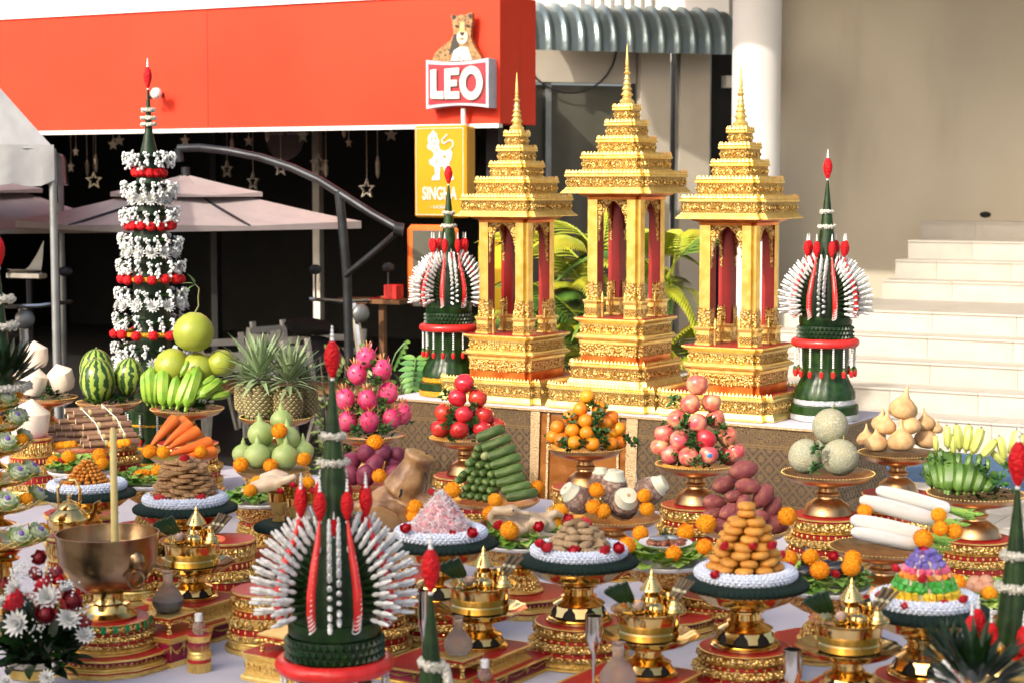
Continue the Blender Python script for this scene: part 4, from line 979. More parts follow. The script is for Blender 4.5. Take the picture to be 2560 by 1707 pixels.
def heap(kind, cat, c, rows, rpx, R0, H, where, x0=0, y0=0, k=3.733, tilt=.5, rad=None):
    n = len(rows); cnt = 0
    for i, r in enumerate(rows):
        for j, q in enumerate(r):
            X, Y = q[0], q[1]; p = spot(x0 + X / k, y0 + Y / k, c, R0, H); rr = (q[2] if len(q) > 2 else rpx) / k / F * p.y
            rn = 'top' if i == 0 else ('bottom' if i == n - 1 else ORD[i + 1])
            l = f'{kind.replace("_", " ")} at the very top of {where}' if i == 0 and len(r) == 1 else f'{kind.replace("_", " ")}, {ORD[j + 1]} from left in the {rn} row of {where}'
            o = solo(kind, FM[kind][cnt % len(FM[kind])], l, cat, p, (R.uniform(-tilt, tilt), R.uniform(-tilt, tilt), R.uniform(0, 6)), rr * R.uniform(.97, 1.03), f'{kind.replace("_", " ")} pieces of {where}'); cnt += 1
            HEAP.append(o)
HEAP = []
def mound(c, r, h, n, m, label, L=.03, w=.012, cat='garnish', name='garnish_leaves'):
    return solo(name, clump(n, r, r, h, L, w, m, .45, 3), label, cat, c, kind='stuff')
def sprig(px, py, D, label, m='parsley', n=34, r=.022, L=.020, w=.009):
    me = cache(('sprig', m, R.randint(0, 2), r), lambda: clump(n, r, r, r * 1.2, L, w, m, .2, 2)); return solo('parsley_sprig' if m == 'parsley' else 'lettuce_leaf', me, label, 'garnish', at(px, py, D), (.6, R.uniform(-.4, .4), R.uniform(0, 6)), 1, 'garnish sprigs')
def sprigs(c, lst, where, x0, y0, R0, H, k=3.733, m='parsley', r=.024):
    for i, (X, Y) in enumerate(lst):
        p = spot(x0 + X / k, y0 + Y / k, c, R0 * 1.12, H * 1.1); sprig(x0 + X / k, y0 + Y / k, p.y, f'parsley sprig tucked into {where}, {ORD[1 + sorted(lst).index((X, Y))]} from left', m, r=r)
def mari_me():
    b = MB(); v = ball(1, 10, 7, 1, 1, .86)
    b.add((v[0], v[1]), 'marigold', Tm(sc=.90))
    for i in range(130):
        z = 1 - 2 * (i + .5) / 130; a = i * 2.4; q = sqrt(1 - z * z); d = Vector((q * cos(a), q * sin(a), z * .86))
        b.add(leafq(.24, .17, -.5, .2, 2), 'marigold', Matrix.Translation(d * .80) @ aim(d + Vector((R.uniform(-.5, .5), R.uniform(-.5, .5), .35))))
    return b.mesh('marigold', 60)
MARI = [mari_me() for _ in range(2)]
def marigold(px, py, D, label, rpx=20):
    return solo('marigold', R.choice(MARI), label, 'marigold', at(px, py, D), (R.uniform(-.7, .2), R.uniform(-.4, .4), R.uniform(0, 6)), rpx * R.uniform(1.05, 1.25) / F * D, 'orange marigold heads')
# --- oranges, apples, tomatoes, dragon fruit, melons, jicama
WE = 6.25
c = stand(1464, 1117, WE, .150, 'orange pyramid')
heap('orange', 'orange', c, [[(815, 340)], [(752, 452), (925, 448)], [(655, 530), (798, 565), (985, 580), (1040, 530)], [(537, 628), (675, 652), (812, 678), (1045, 672), (1105, 640)], [(500, 715), (575, 745), (700, 768), (865, 782), (1030, 775), (1110, 770)]], 73, .125, .30, 'the orange pyramid', 1250, 900)
mound(c - Vector((0, 0, .01)), .11, .17, 150, 'parsley', 'dark parsley filling the orange pyramid'); sprigs(c, [(860, 440), (915, 520), (920, 600), (900, 690), (975, 700), (650, 555), (590, 790), (780, 800), (960, 790), (470, 740), (1050, 590), (1170, 760), (1240, 790), (960, 470)], 'the orange pyramid', 1250, 900, .125, .30)
c = stand(1741, 1158, WE, .155, 'apple pyramid')
heap('apple', 'apple', c, [[(348, 235, 105)], [(287, 412, 101), (480, 400, 95)], [(165, 555), (350, 588), (520, 545)], [(40, 690), (180, 750), (425, 738), (630, 715)], [(5, 815), (105, 885), (265, 905), (455, 888), (640, 890), (700, 850)]], 98, .125, .33, 'the apple pyramid', 1650, 900)
for o in HEAP:
    if o.get('label', '').startswith('apple, third from left in the fourth row'): o.data = fruit_me('apple_red', APPLE, 'apple_red', 20, 1, .05)[0]
    if o.get('label', '').startswith('apple, fourth from left in the bottom'): obj('sticker', mesh1(ball(.22, 10, 6, 1.2, .25, 1), 'sticker'), o, Matrix(o.rotation_euler.to_matrix()).inverted() @ Vector((0, -.93, .15)), o.rotation_euler.to_matrix().inverted().to_4x4())
mound(c - Vector((0, 0, .01)), .11, .20, 170, 'parsley', 'dark parsley filling the apple pyramid'); sprigs(c, [(215, 575), (235, 640), (270, 740), (320, 810), (480, 600), (545, 640), (580, 740), (620, 800), (120, 920), (310, 950), (600, 940), (160, 400), (90, 650), (60, 740), (0, 880)], 'the apple pyramid', 1650, 900, .125, .33, r=.03)
c = stand(1165, 1092, WE, .150, 'tomato pyramid')
heap('tomato', 'tomato', c, [[(1275, 215, 95)], [(1207, 355), (1395, 355)], [(1085, 495), (1270, 508), (1455, 515)], [(1050, 642), (1225, 655), (1440, 645), (1565, 612)]], 93, .125, .28, 'the tomato pyramid', 820, 900)
mound(c - Vector((0, 0, .01)), .11, .15, 150, 'parsley', 'dark parsley filling the tomato pyramid'); sprigs(c, [(1310, 290), (1150, 500), (1140, 560), (1130, 620), (1365, 460), (1370, 610), (1100, 345), (990, 660)], 'the tomato pyramid', 820, 900, .125, .28, r=.028)
def dragon_me(s):
    b = MB(); b.add(sph(1, 18, 0, [(a, b_ * 1.12) for a, b_ in ROUND], .05, s * 2.0), 'dragon')
    for i in range(22):
        z = -.75 + 1.6 * i / 22; a = i * 2.4 + s; q = sqrt(max(.02, 1 - z * z)); d = Vector((q * cos(a), q * sin(a), z * 1.12)); b.add(leafq(.42 + .25 * (z > .4), .13, -.15, .3, 3), 'dragon_scale' if i % 3 else 'dragon', Matrix.Translation(d * .96) @ aim(d * .45 + Vector((0, 0, .9)), d))
    for i in range(7): a = i * .9; b.add(leafq(.75, .10, -.2, .3, 3), 'dragon_scale', Matrix.Translation((.18 * cos(a), .18 * sin(a), 1.05)) @ aim(Vector((.3 * cos(a), .3 * sin(a), 1)), Vector((cos(a), sin(a), 0))))
    return b.mesh('dragon', 60)
FM['dragon_fruit'] = [dragon_me(i) for i in range(3)]
c = stand(925, 1086, WE, .150, 'dragon fruit pyramid')
heap('dragon_fruit', 'dragon fruit', c, [[(357, -25)], [(275, 130), (505, 90)], [(165, 365), (370, 370), (560, 305)], [(185, 572), (385, 575), (590, 550), (690, 500)]], 94, .125, .36, 'the dragon fruit pyramid', 820, 900, tilt=.35)
mound(c - Vector((0, 0, .01)), .11, .18, 150, 'parsley', 'dark parsley filling the dragon fruit pyramid'); sprigs(c, [(395, 60), (430, 200), (475, 230), (280, 470), (500, 420), (265, 670), (520, 650), (170, 230), (720, 600)], 'the dragon fruit pyramid', 820, 900, .125, .36, r=.03)
c = stand(2070, 1180, WE, .168, 'netted melons')
for X, Y, r, dy, l in ((1360, 895, 166, .02, 'netted melon, lower one nearest the sweet potatoes'), (1680, 905, 176, -.03, 'netted melon, lower one nearest the jicama'), (1590, 615, 170, .02, 'netted melon balanced on top of the other two')):
    p = at(1650 + X / 3.733, 900 + Y / 3.733, c.y + dy); solo('netted_melon', FM['melon'][0], l, 'melon', p, (.15, -.1, R.uniform(0, 6)), r / 3.733 / F * p.y, 'netted melons on one tray')
p = at(2075, 1120, c.y + .09); solo('netted_melon', FM['melon'][0], 'netted melon mostly hidden behind the other three', 'melon', p, (0, .2, 1), .055, 'netted melons on one tray')
sprigs(c, [(1480, 850), (1470, 1030)], 'the netted melons', 1650, 900, .13, .3)
c = stand(2245, 1130, 6.62, .148, 'jicama heap')
heap('jicama', 'jicama', c, [[(735, 455, 135)], [(530, 590, 95), (575, 620, 105), (800, 610, 108), (950, 590, 90)], [(395, 740, 95), (490, 780, 115), (720, 760, 128), (950, 740, 118), (1050, 640, 60)]], 110, .12, .26, 'the jicama heap', 2060, 900, tilt=.22)
# --- bananas
def ban_me(m, tip='banana_tip', curve=.5, fat=.15):
    pts, rad = [], []
    for i in range(11):
        t = i / 10; a = (t - .5) * curve * 2; pts.append((0, -cos(a) / curve * .5 + .5 / curve, sin(a) / curve * .5)); rad.append(fat * (.30 + .70 * min(1, sin(pi * (.06 + .86 * t)) ** .45)) if 0 < t < 1 else fat * .28)
    b = MB(); b.add(tube(pts, rad, 7), m); e = Vector(pts[-1]); b.add(tube([e, e + (e - Vector(pts[-2])).normalized() * .05], [fat * .28, fat * .2], 6), tip); s = Vector(pts[0]); b.add(tube([s, s + (s - Vector(pts[1])).normalized() * .10], [fat * .3, fat * .22], 6), m); return b.mesh('banana', 50)
BG, BD_, BP = ban_me('banana_green', 'banana_green', .35, .185), ban_me('banana_deep', 'banana_tip', .45, .22), ban_me('banana_pale', 'banana_tip', .45, .19)
def bananas(lst, me, where, c, x0, y0, R0, H, k=3.733, group='bananas'):
    for i, (X0, Y0, X1, Y1) in enumerate(lst):
        a = spot(x0 + X0 / k, y0 + Y0 / k, c, R0, H); b_ = spot(x0 + X1 / k, y0 + Y1 / k, c, R0, H); d = b_ - a; L = d.length
        z = d.normalized(); y = Vector((0, 1, .2)); y = (y - z * y.dot(z)).normalized(); x = y.cross(z); M = Matrix((x, y, z)).transposed()
        solo('banana', me, f'{where}, {ORD[1 + i]} from left', 'banana', (a + b_) / 2, M.to_euler(), L, group)
c = stand(468, 1020, WE, .165, 'green bananas and pomelos', dr=.16)
bananas([(1370, 400, 1345, 120), (1420, 410, 1400, 70), (1455, 415, 1470, 110), (1520, 420, 1530, 70), (1590, 430, 1650, 150), (1660, 425, 1790, 110), (1740, 430, 1850, 60), (1500, 130, 1520, -20), (1590, 110, 1640, -30), (1690, 140, 1760, 10)], BG, 'long green banana standing on end', c, 0, 900, .14, .34, group='long green bananas')
bananas([(255, 320, 400, 220), (300, 340, 500, 180), (320, 230, 440, 150), (390, 290, 520, 260), (400, 350, 590, 310), (470, 220, 560, 190)], BG, 'long green banana lying on its side', c, 420, 900, .15, .34, group='long green bananas')
for X, Y, r, l in ((300, 975, 184, 'large pomelo with leafy twig on top of the others'), (110, 1275, 165, 'pomelo behind the standing green bananas'), (340, 1300, 158, 'pomelo under the topmost pomelo'), (545, 1245, 128, 'pomelo nearest the pineapples')):
    p = at(400 + X / 3.564, 560 + Y / 3.564, c.y + (.03 if Y < 1000 else .06)); t = solo('pomelo', FM['pomelo'][0], l, 'pomelo', p, (0, .08, 0), r / 3.564 / F * p.y, 'pomelos above the green bananas')
    if Y < 1000:
        obj('twig', mesh1(tube([(0, 0, 1.0), (.15, 0, 1.35), (.1, 0, 1.8), (.12, 0, 2.2), (-.1, 0, 2.4)], [.05, .035, .035, .03, .02], 6), 'stalk'), t)
        for d, q in (((-1, -.3, .2), (-.1, 0, 2.38)), ((-1, -.4, -.5), (-.05, 0, 2.35)), ((-.6, .1, 1), (-.1, 0, 2.4))): obj('leaf', cache(('pl', d), lambda: mesh1(leafq(.62, .20, .2, .2, 5), 'bush_leaf', 60)), t, q, aim(d))
mound(c - Vector((0, 0, .008)), .15, .05, 150, 'parsley', 'parsley bed under the green bananas')
c = stand(2440, 1232, WE, .168, 'short bananas', dr=.15)
bananas([(1010, 1180, 960, 950), (1080, 1190, 1010, 960), (1140, 1195, 1090, 920), (1180, 1200, 1170, 850), (1260, 1225, 1280, 950), (1330, 1225, 1390, 960), (1420, 1225, 1490, 980), (1500, 1220, 1620, 1040)], BD_, 'stubby green banana in the front hand', c, 2060, 900, .15, .34, group='stubby green bananas')
bananas([(1020, 1060, 1010, 850), (1110, 1040, 1090, 830), (1240, 1010, 1260, 860), (1330, 1010, 1370, 870), (1430, 1010, 1460, 870), (1530, 1030, 1530, 910)], BD_, 'stubby green banana in the second hand', c, 2060, 900, .12, .34, group='stubby green bananas')
bananas([(1050, 850, 1040, 700), (1160, 820, 1150, 610), (1210, 880, 1200, 700), (1270, 840, 1240, 600), (1330, 850, 1360, 600), (1390, 870, 1480, 630), (1480, 900, 1610, 740), (1700, 980, 1560, 850), (1690, 930, 1640, 710), (1750, 900, 1810, 650), (1800, 920, 1860, 690)], BP, 'pale yellowish banana in the sunlit back hand', c, 2060, 900, .06, .40, group='pale yellowish bananas')
sprigs(c, [(990, 960), (1440, 1040), (1640, 1130), (950, 1110), (1100, 980), (1760, 1000)], 'the short bananas', 2060, 900, .16, .34, r=.03); mound(c - Vector((0, 0, .008)), .14, .09, 140, 'parsley', 'parsley bed under the short bananas')
# --- pineapples
def pine_body():
    b = MB(); b.add(lathe([(.55, -1.15), (.85, -1.0), (1, -.5), (1.0, .2), (.9, .8), (.6, 1.1), (.2, 1.18)], 22), 'pine_core', Tm(sc=.95))
    for i in range(12):
        z = -1.05 + i * .19; r = .97 * (1 - .12 * abs(z) ** 3) * (1 if abs(z) < .9 else .86); n = 15
        for j in range(n):
            a = (j + .5 * (i % 2)) * 2 * pi / n; T = Matrix.Translation((r * cos(a), r * sin(a), z)) @ Matrix.Rotation(a, 4, 'Z')
            b.add(([(0, -.17, 0), (0, 0, -.135), (0, .17, 0), (0, 0, .135), (.10, 0, .01), (.15, 0, .07)], [(0, 1, 4), (1, 2, 4), (2, 3, 4), (3, 0, 4), (4, 2, 5), (4, 5, 0)]), 'pine_eye', T)
    return b.mesh('pbody', 60)
def pine_crown(s):
    b = MB()
    for i in range(58):
        t = i / 58; a = i * 2.4; el = -.35 + 1.75 * t ** .8; d = Vector((cos(a) * cos(el), sin(a) * cos(el), sin(el))); L = 1.0 + .9 * sin(pi * min(1, t * 1.15)) + .3 * t
        b.add(leafq(L * R.uniform(.85, 1.1), .13, .28 * (1 - t), .35, 4, .35), 'pine_leaf', Matrix.Translation((.14 * cos(a), .14 * sin(a), .1 + t * .5)) @ aim(d))
    return b.mesh('pcrown', 60)
PB, PC = pine_body(), [pine_crown(i) for i in range(2)]
c = stand(691, 1040, WE, .160, 'pineapples', dr=.15)
for i, (X, Y, r, dy, l) in enumerate(((860, 390, 138, -.04, 'pineapple nearest the green bananas'), (1120, 420, 128, -.06, 'pineapple nearest the small floral finial'), (1280, 385, 110, .07, 'pineapple at the back with hidden crown'), (740, 350, 110, .07, 'pineapple half hidden behind its neighbour'))):
    p = at(420 + X / 3.733, 900 + Y / 3.733, c.y + dy); r = r * 1.08 / 3.733 / F * p.y; t = thing('pineapple', l, 'pineapple', p, R.uniform(0, 6), 'pineapples on one tray', r)
    obj('fruit', PB, t); obj('crown', PC[i % 2], t, (0, 0, 1.08), (R.uniform(-.08, .08), R.uniform(-.08, .08), 0), (1.6, 1.6, 1.85) if i < 2 else 1.1)
mound(c - Vector((0, 0, .008)), .145, .05, 140, ['parsley', 'lettuce_dark'], 'parsley bed under the pineapples')
# --- watermelons, coconuts
c = stand(272, 1003, WE, .150, 'watermelons')
WM = mesh1(sph(1, 28, 0, [(a, b_ * 1.28) for a, b_ in ROUND], .02), 'watermelon', 60)
for X, Y, r, dy, l in ((870, 1395, 158, -.05, 'striped watermelon at the front of its tray'), (860, 1300, 150, .08, 'striped watermelon behind the front one'), (1150, 1360, 134, .02, 'striped watermelon nearest the green bananas')):
    p = at(X / 3.564, 560 + Y / 3.564, c.y + dy); t = solo('watermelon', WM, l, 'watermelon', p, (.05, R.uniform(-.1, .1), R.uniform(0, 6)), r / 3.564 / F * p.y, 'watermelons on one tray'); obj('stalk', mesh1(tube([(0, 0, 1.26), (.05, -.05, 1.34), (.16, -.05, 1.36)], [.05, .035, .03], 6), 'stalk'), t)
mound(c - Vector((0, 0, .008)), .14, .04, 150, 'parsley', 'parsley bed under the watermelons')
c = stand(114, 992, WE, .150, 'trimmed coconuts', dr=.15)
CO = mesh1(lathe([(.62, -1.0), (.80, -.9), (.98, -.45), (1.0, .40), (.975, .48), (.05, 1.12), (.01, 1.13)], 15, lambda a, i, z: 1 + .025 * noise.noise(Vector((cos(a) * 2, sin(a) * 2, z)))), 'coconut', 24)
for X, Y, r, dy, rr, l in ((315, 1165, 112, .06, (0, -.06, .3), 'trimmed white coconut on top of the others'), (295, 1400, 128, -.06, (.12, .2, .7), 'trimmed white coconut leaning beside the lotus tower'), (540, 1370, 118, -.02, (-.1, -.28, 1.2), 'trimmed white coconut nearest the tent pole'), (120, 1400, 110, .03, (.1, .2, .2), 'trimmed white coconut hidden behind the lotus tower')):
    p = at(X / 3.564, 560 + Y / 3.564, c.y + dy); solo('coconut', CO, l, 'coconut', p, rr, r / 3.564 / F * p.y, 'trimmed coconuts on one tray')
mound(c - Vector((0, 0, .008)), .13, .12, 130, 'parsley', 'parsley bed under the coconuts')
solo('coconut', CO, 'peach coloured trimmed coconut low behind the lotus tower', 'coconut', at(75, 1050, 8.0), (.1, .1, .4), .085, 'trimmed coconuts on one tray'); p = at(75, 1085, 8.0); drum(p, TZ, p.z - TZ - .01, .11, 'round red and gold base behind the lotus tower')
# --- the lower row of vegetables
WD = 5.70
c = stand(682, 1172, WD, .148, 'pale green gourds', .13, .145)
for X, Y, r, dy, l in ((1060, 570, 98, .05, 'pale green gourd at the back of the gourd heap'), (700, 880, 92, .0, 'pale green gourd beside the carrots'), (1260, 850, 92, .0, 'pale green gourd nearest the dark floral cone'), (865, 690, 112, -.01, 'big pale green gourd on top of the heap'), (1120, 730, 104, -.02, 'pale green gourd below the topmost marigold'), (835, 895, 113, -.09, 'pale green gourd in front, on the carrot side'), (1090, 905, 114, -.09, 'pale green gourd in front, on the dark cone side'), (960, 840, 70, .02, 'pale green gourd buried in the middle of the heap')):
    p = at(420 + X / 3.733, 900 + Y / 3.733, c.y + dy); solo('bottle_gourd', FM['gourd'][0], l, 'gourd', p, (R.uniform(-.1, .1), R.uniform(-.2, .2), R.uniform(0, 6)), r * 1.12 / 3.733 / F * p.y, 'pale green gourds on one tray')
for X, Y, dy, l in ((1040, 660, -.08, 'marigold high on the gourd heap'), (680, 975, -.13, 'marigold below the gourds on the carrot side'), (955, 985, -.16, 'marigold low between the two front gourds'), (1270, 925, -.13, 'marigold below the gourds on the dark cone side')): marigold(420 + X / 3.733, 900 + Y / 3.733, c.y + dy, l, 19)
c = stand(455, 1138, WD, .135, 'carrots', .12, .14)
CAR = mesh1(lathe([(.002, -1.04), (.28, -1.0), (.62, -.4), (.86, .3), (1.0, .8), (.96, .98), (.5, 1.06), (.25, 1.02)], 14, lambda a, i, z: 1 + .04 * noise.noise(Vector((cos(a), sin(a), z * 3)))), 'carrot', 60)
def rod(name, me, cat, A, B, r, label, group, zlen=2.06):
    d = B - A; o = solo(name, me, label, cat, (A + B) / 2, d.to_track_quat('Z', 'Y').to_euler(), (r * R.uniform(.9, 1.1), r * R.uniform(.9, 1.1), d.length / zlen * R.uniform(.94, 1.05)), group); return o
for i, (X0, Y0, X1, Y1, r, dy) in enumerate(((1410, 800, 1640, 540, 62, .03), (1530, 800, 1740, 545, 60, .08), (1530, 795, 1780, 590, 62, -.02), (1580, 815, 1850, 655, 62, -.05), (1580, 880, 1970, 760, 62, -.09), (1680, 925, 2000, 850, 56, -.11))):
    rod('carrot', CAR, 'carrot', at(X0 / 3.733, 900 + Y0 / 3.733, c.y + dy - .05), at(X1 / 3.733, 900 + Y1 / 3.733, c.y + dy + .05), r / 3.733 / F * c.y, f'peeled orange carrot, {ORD[i + 1]} from the top of the slanting heap', 'carrots heaped on one tray')
for X, Y, l in ((1395, 850, 'marigold at the lower tips of the carrots'), (1520, 860, 'marigold beneath the carrot tips'), (1875, 850, 'marigold at the thick end of the carrots')): marigold(X / 3.733, 900 + Y / 3.733, c.y - .14, l, 17)
c = stand(222, 1120, 5.95, .155, 'sugar cane', .10, .15)
CANE = MB(); CANE.add(lathe([(.98, -1), (1, -.98), (1, -.42)], 12, cap=False), 'cane'); CANE.add(lathe([(1, -.42), (1.07, -.38), (1, -.30)], 12, cap=False), 'cane_node'); CANE.add(lathe([(1, -.30), (1, .42)], 12, cap=False), 'cane'); CANE.add(lathe([(1, .42), (1.07, .46), (1, .54)], 12, cap=False), 'cane_node'); CANE.add(lathe([(1, .54), (1, .99)], 12, cap=False), 'cane'); CANE.add(lathe([(.97, -1), (.001, -1.002)], 12, cap=False), 'cane_end'); CANE.add(lathe([(.97, .99), (.001, 1.0)], 12, cap=False), 'cane_end'); CANE = CANE.mesh('cane', 40)
for i, (X, Y) in enumerate(((600, 475), (640, 525), (695, 500), (565, 572), (705, 570), (515, 630), (575, 636), (665, 630), (762, 620), (440, 650), (530, 692), (605, 695), (695, 690), (765, 690), (440, 712), (490, 745), (812, 725), (740, 757), (780, 792), (846, 785), (620, 755))):
    A = at(X / 3.733, 900 + Y / 3.733, c.y - .10 + (800 - Y) * .00022); B = A + Vector((.205, .085, .004)) * R.uniform(.95, 1.05)
    rod('sugar_cane', CANE, 'sugar cane', A, B, .0145, f'cut sugar cane length, {ORD[1 + i % 11]} of the {"upper" if i < 11 else "lower"} half of the bundle', 'sugar cane lengths in one bundle', 2.0)
for k, (X, Y, X1, Y1) in enumerate(((760, 450, 965, 750), (945, 410, 1165, 690))): solo('string', mesh1(tube([at(X / 3.733, 900 + Y / 3.733, c.y - .10), at((X + X1) / 7.466 + 8, 900 + (Y + Y1) / 7.466 - 4, c.y - .14), at(X1 / 3.733, 900 + Y1 / 3.733, c.y - .16)], .0022, 5), 'white'), ('white string tied round the cane on its cut side', 'white string tied round the cane on its far side')[k], 'string')
def garland_me(): 
    b = MB()
    for i in range(5): b.add(MESHDATA(MARI[0]), 'marigold', Tm(((i - 2) * .55, 0, .06 * (i % 2)), (i, 0, i), .62))
    return b.mesh('mg', 60)
def MESHDATA(me): return [tuple(v.co) for v in me.vertices], [tuple(p.vertices) for p in me.polygons]
GM = garland_me()
for X, Y, l in ((610, 790, 'yellow marigold garland below the cut cane ends'), (1115, 775, 'yellow marigold garland behind the tall candle')): solo('marigold_garland', GM, l, 'garland', at(X / 3.733, 900 + Y / 3.733, c.y - .17), (0, -.1, .2), .031, 'marigold garlands on the sugar cane')
c = stand(925, 1200, 5.65, .145, 'purple yams', .12, .14)
heap('yam', 'yam', c, [[(355, 872), (485, 872), (640, 900)], [(215, 950), (435, 962), (620, 972)], [(205, 1060), (350, 1078), (600, 1060), (160, 1010)]], 88, .12, .22, 'the purple yam heap', 820, 900, tilt=1.2)
marigold(820 + 438 / 3.733, 900 + 770 / 3.733, c.y - .05, 'marigold crowning the purple yams', 20); marigold(820 + 480 / 3.733, 900 + 1080 / 3.733, c.y - .17, 'marigold beside the pig head snout', 20)
c = stand(1238, 1248, WD, .165, 'cucumbers', .12, .145)
CUC = mesh1(lathe([(.002, -1.0), (.45, -.985), (.82, -.9), (1, -.6), (1, .6), (.82, .9), (.45, .985), (.002, 1.0)], 14, lambda a, i, z: 1 + .05 * noise.noise(Vector((cos(a) * 2, sin(a) * 2, z * 3)))), 'cucumber', 60)
for i, (X, Y) in enumerate(((1515, 680), (1570, 770), (1620, 860), (1655, 942), (1685, 1030), (1705, 1120), (1755, 1190), (1810, 1255))):
    m_ = at(820 + X / 3.733, 900 + Y / 3.733, c.y - .03 - i * .012); d = Vector((.9, .22, .34 - .03 * i)).normalized() * .058
    rod('cucumber', CUC, 'cucumber', m_ - d, m_ + d, .0185, f'cucumber lying lengthwise, {ORD[i + 1]} from the top of the cucumber stack', 'cucumbers in one stack', 2.0)
ends = ((1380, 830), (1350, 900), (1440, 905), (1300, 965), (1390, 990), (1475, 1000), (1290, 1040), (1350, 1068), (1420, 1066), (1505, 1075), (1232, 1080), (1315, 1122), (1385, 1142), (1455, 1147), (1525, 1152), (1185, 1135), (1275, 1197), (1350, 1202), (1425, 1208), (1495, 1228), (1240, 1268), (1310, 1275), (1385, 1287), (1450, 1300))
for i, (X, Y) in enumerate(ends):
    A = at(820 + X / 3.733, 900 + Y / 3.733, c.y - .07 - (Y - 830) * .00012); B = A + Vector((.05, .095, .012)); o = rod('cucumber', CUC, 'cucumber', A, B, .0155, f'cucumber seen end on, {ORD[1 + i % 12]} of the {"upper" if i < 12 else "lower"} ends in the stack', 'cucumbers in one stack', 2.0)
    if i == 2: o.data = mesh1(lathe([(.002, -1.0), (.45, -.985), (.82, -.9), (1, -.6), (1, .6), (.82, .9), (.002, 1.0)], 14), 'cucumber_pale', 60); o['label'] = 'pale whitish cucumber end high in the stack'
for X, Y, dy, l in ((1160, 1215, -.12, 'marigold at the low corner of the cucumber stack'), (1560, 1310, -.18, 'marigold between the cucumbers and the duck')): marigold(820 + X / 3.733, 900 + Y / 3.733, c.y + dy, l, 20)
marigold(1250 + 345 / 3.733, 900 + 1185 / 3.733, c.y - .05, 'marigold at the far end of the cucumbers', 18)
# taro
c = stand(1537, 1290, WD, .165, 'taro roots', .14, .14)
TAR = MB(); TAR.add(lathe([(.3, -1.1), (.7, -.95), (.98, -.4), (1.0, .1), (.90, .45), (.78, .62)], 18, lambda a, i, z: 1 + .05 * noise.noise(Vector((cos(a), sin(a), z * 2))), cap=True), 'taro')
for k in range(5): TAR.add(torus(.99 - .03 * abs(k - 1.2), .03, 18, 5, z=-.6 + k * .25), 'taro')
TAR.add(lathe([(.79, .60), (.80, .68), (.62, .95), (.56, 1.25), (.50, 1.27), (.001, 1.28)], 18, cap=False), 'taro_cut'); TAR.add(ball(.13, 8, 5, 1, 1, .4, c=(0, 0, 1.28)), 'fur_tan'); TAR = TAR.mesh('taro', 40)
for X, Y, r, d, dy, l in ((720, 1290, 115, (-.55, -.25, .55), -.06, 'taro root tipping towards the oranges'), (935, 1120, 90, (.05, .1, 1), .10, 'taro root at the back, mostly hidden'), (1060, 1190, 122, (.12, -.1, 1), .02, 'taro root standing upright in the middle'), (1160, 1330, 128, (.15, -.75, .5), -.08, 'taro root with cut face towards the viewer'), (1400, 1215, 120, (.75, -.2, .5), -.01, 'taro root tipping towards the sweet potatoes')):
    solo('taro', TAR, l, 'taro', at(1250 + X / 3.733, 900 + Y / 3.733, c.y + dy), Vector(d).to_track_quat('Z', 'Y').to_euler(), r * 1.12 / 3.733 / F * c.y, 'taro roots on one tray')
for X, Y, l in ((870, 1370, 'marigold low between the first two taro roots'), (960, 1410, 'smaller marigold low under the upright taro'), (1345, 1265, 'upper marigold between the last two taro roots'), (1370, 1390, 'lower marigold between the last two taro roots'), (900, 1210, 'marigold peeping between the taro roots')): marigold(1250 + X / 3.733, 900 + Y / 3.733, c.y - .13, l, 19)
c = stand(1862, 1318, WD, .155, 'sweet potatoes', .14, .14)
for i, (X, Y, r, d) in enumerate(((780, 1025, 72, (.9, .2, .15)), (600, 1160, 62, (.8, .3, .2)), (820, 1172, 62, (-.9, -.1, .15)), (960, 1265, 68, (.6, .1, .8)), (1050, 1380, 62, (.45, 0, .9)), (690, 1270, 48, (.9, .4, 0)), (510, 1330, 62, (.9, .3, -.1)), (650, 1410, 60, (.8, .5, .3)), (775, 1350, 56, (.4, .3, .9)), (500, 1445, 58, (.9, .3, 0)), (1090, 1525, 72, (.8, .2, .2)), (720, 1490, 62, (.7, .5, .1)), (580, 1540, 58, (.8, .3, 0)), (900, 1480, 62, (.8, .2, .3)))):
    p = spot(1650 + X / 3.733, 900 + Y / 3.733, c, .13, .30); solo('sweet_potato', FM['sweet_potato'][i % 4], f'reddish sweet potato, {ORD[i + 1]} from the top of the sweet potato heap', 'sweet potato', p, Vector(d).to_track_quat('Z', 'Y').to_euler(), r * 1.3 / 3.733 / F * p.y, 'sweet potatoes in one heap')
for X, Y, l in ((430, 1530, 'marigold below the sweet potatoes on the fish dish side'), (1190, 1460, 'marigold behind the sweet potatoes on the radish side')): marigold(1650 + X / 3.733, 900 + Y / 3.733, c.y - .12, l, 24)
c = stand(2210, 1365, WD - .05, .175, 'white radishes', .15, .15)
RAD = mesh1(lathe([(.002, -1.0), (.35, -.985), (.70, -.90), (.92, -.6), (1.0, .0), (1, .6), (.88, .92), (.5, 1.0)], 18, lambda a, i, z: 1 + .03 * noise.noise(Vector((cos(a), sin(a), z * 2)))), 'radish', 60)
def tops_me():
    b = MB()
    for i in range(26):
        a = R.uniform(0, 6.3); d = Vector((cos(a) * .35, sin(a) * .35, 1)); L = R.uniform(.6, 1.1); b.add(tube([(cos(a) * .1, sin(a) * .1, 0), tuple(d * L)], [.10, .06], 5), 'lettuce' if i % 3 else 'lettuce_dark')
        if i % 2: b.add(leafq(.5, .16, .3, .2, 3), 'lettuce_dark', Matrix.Translation(d * L * .8) @ aim(d))
    return b.mesh('tops', 60)
TOPS = tops_me()
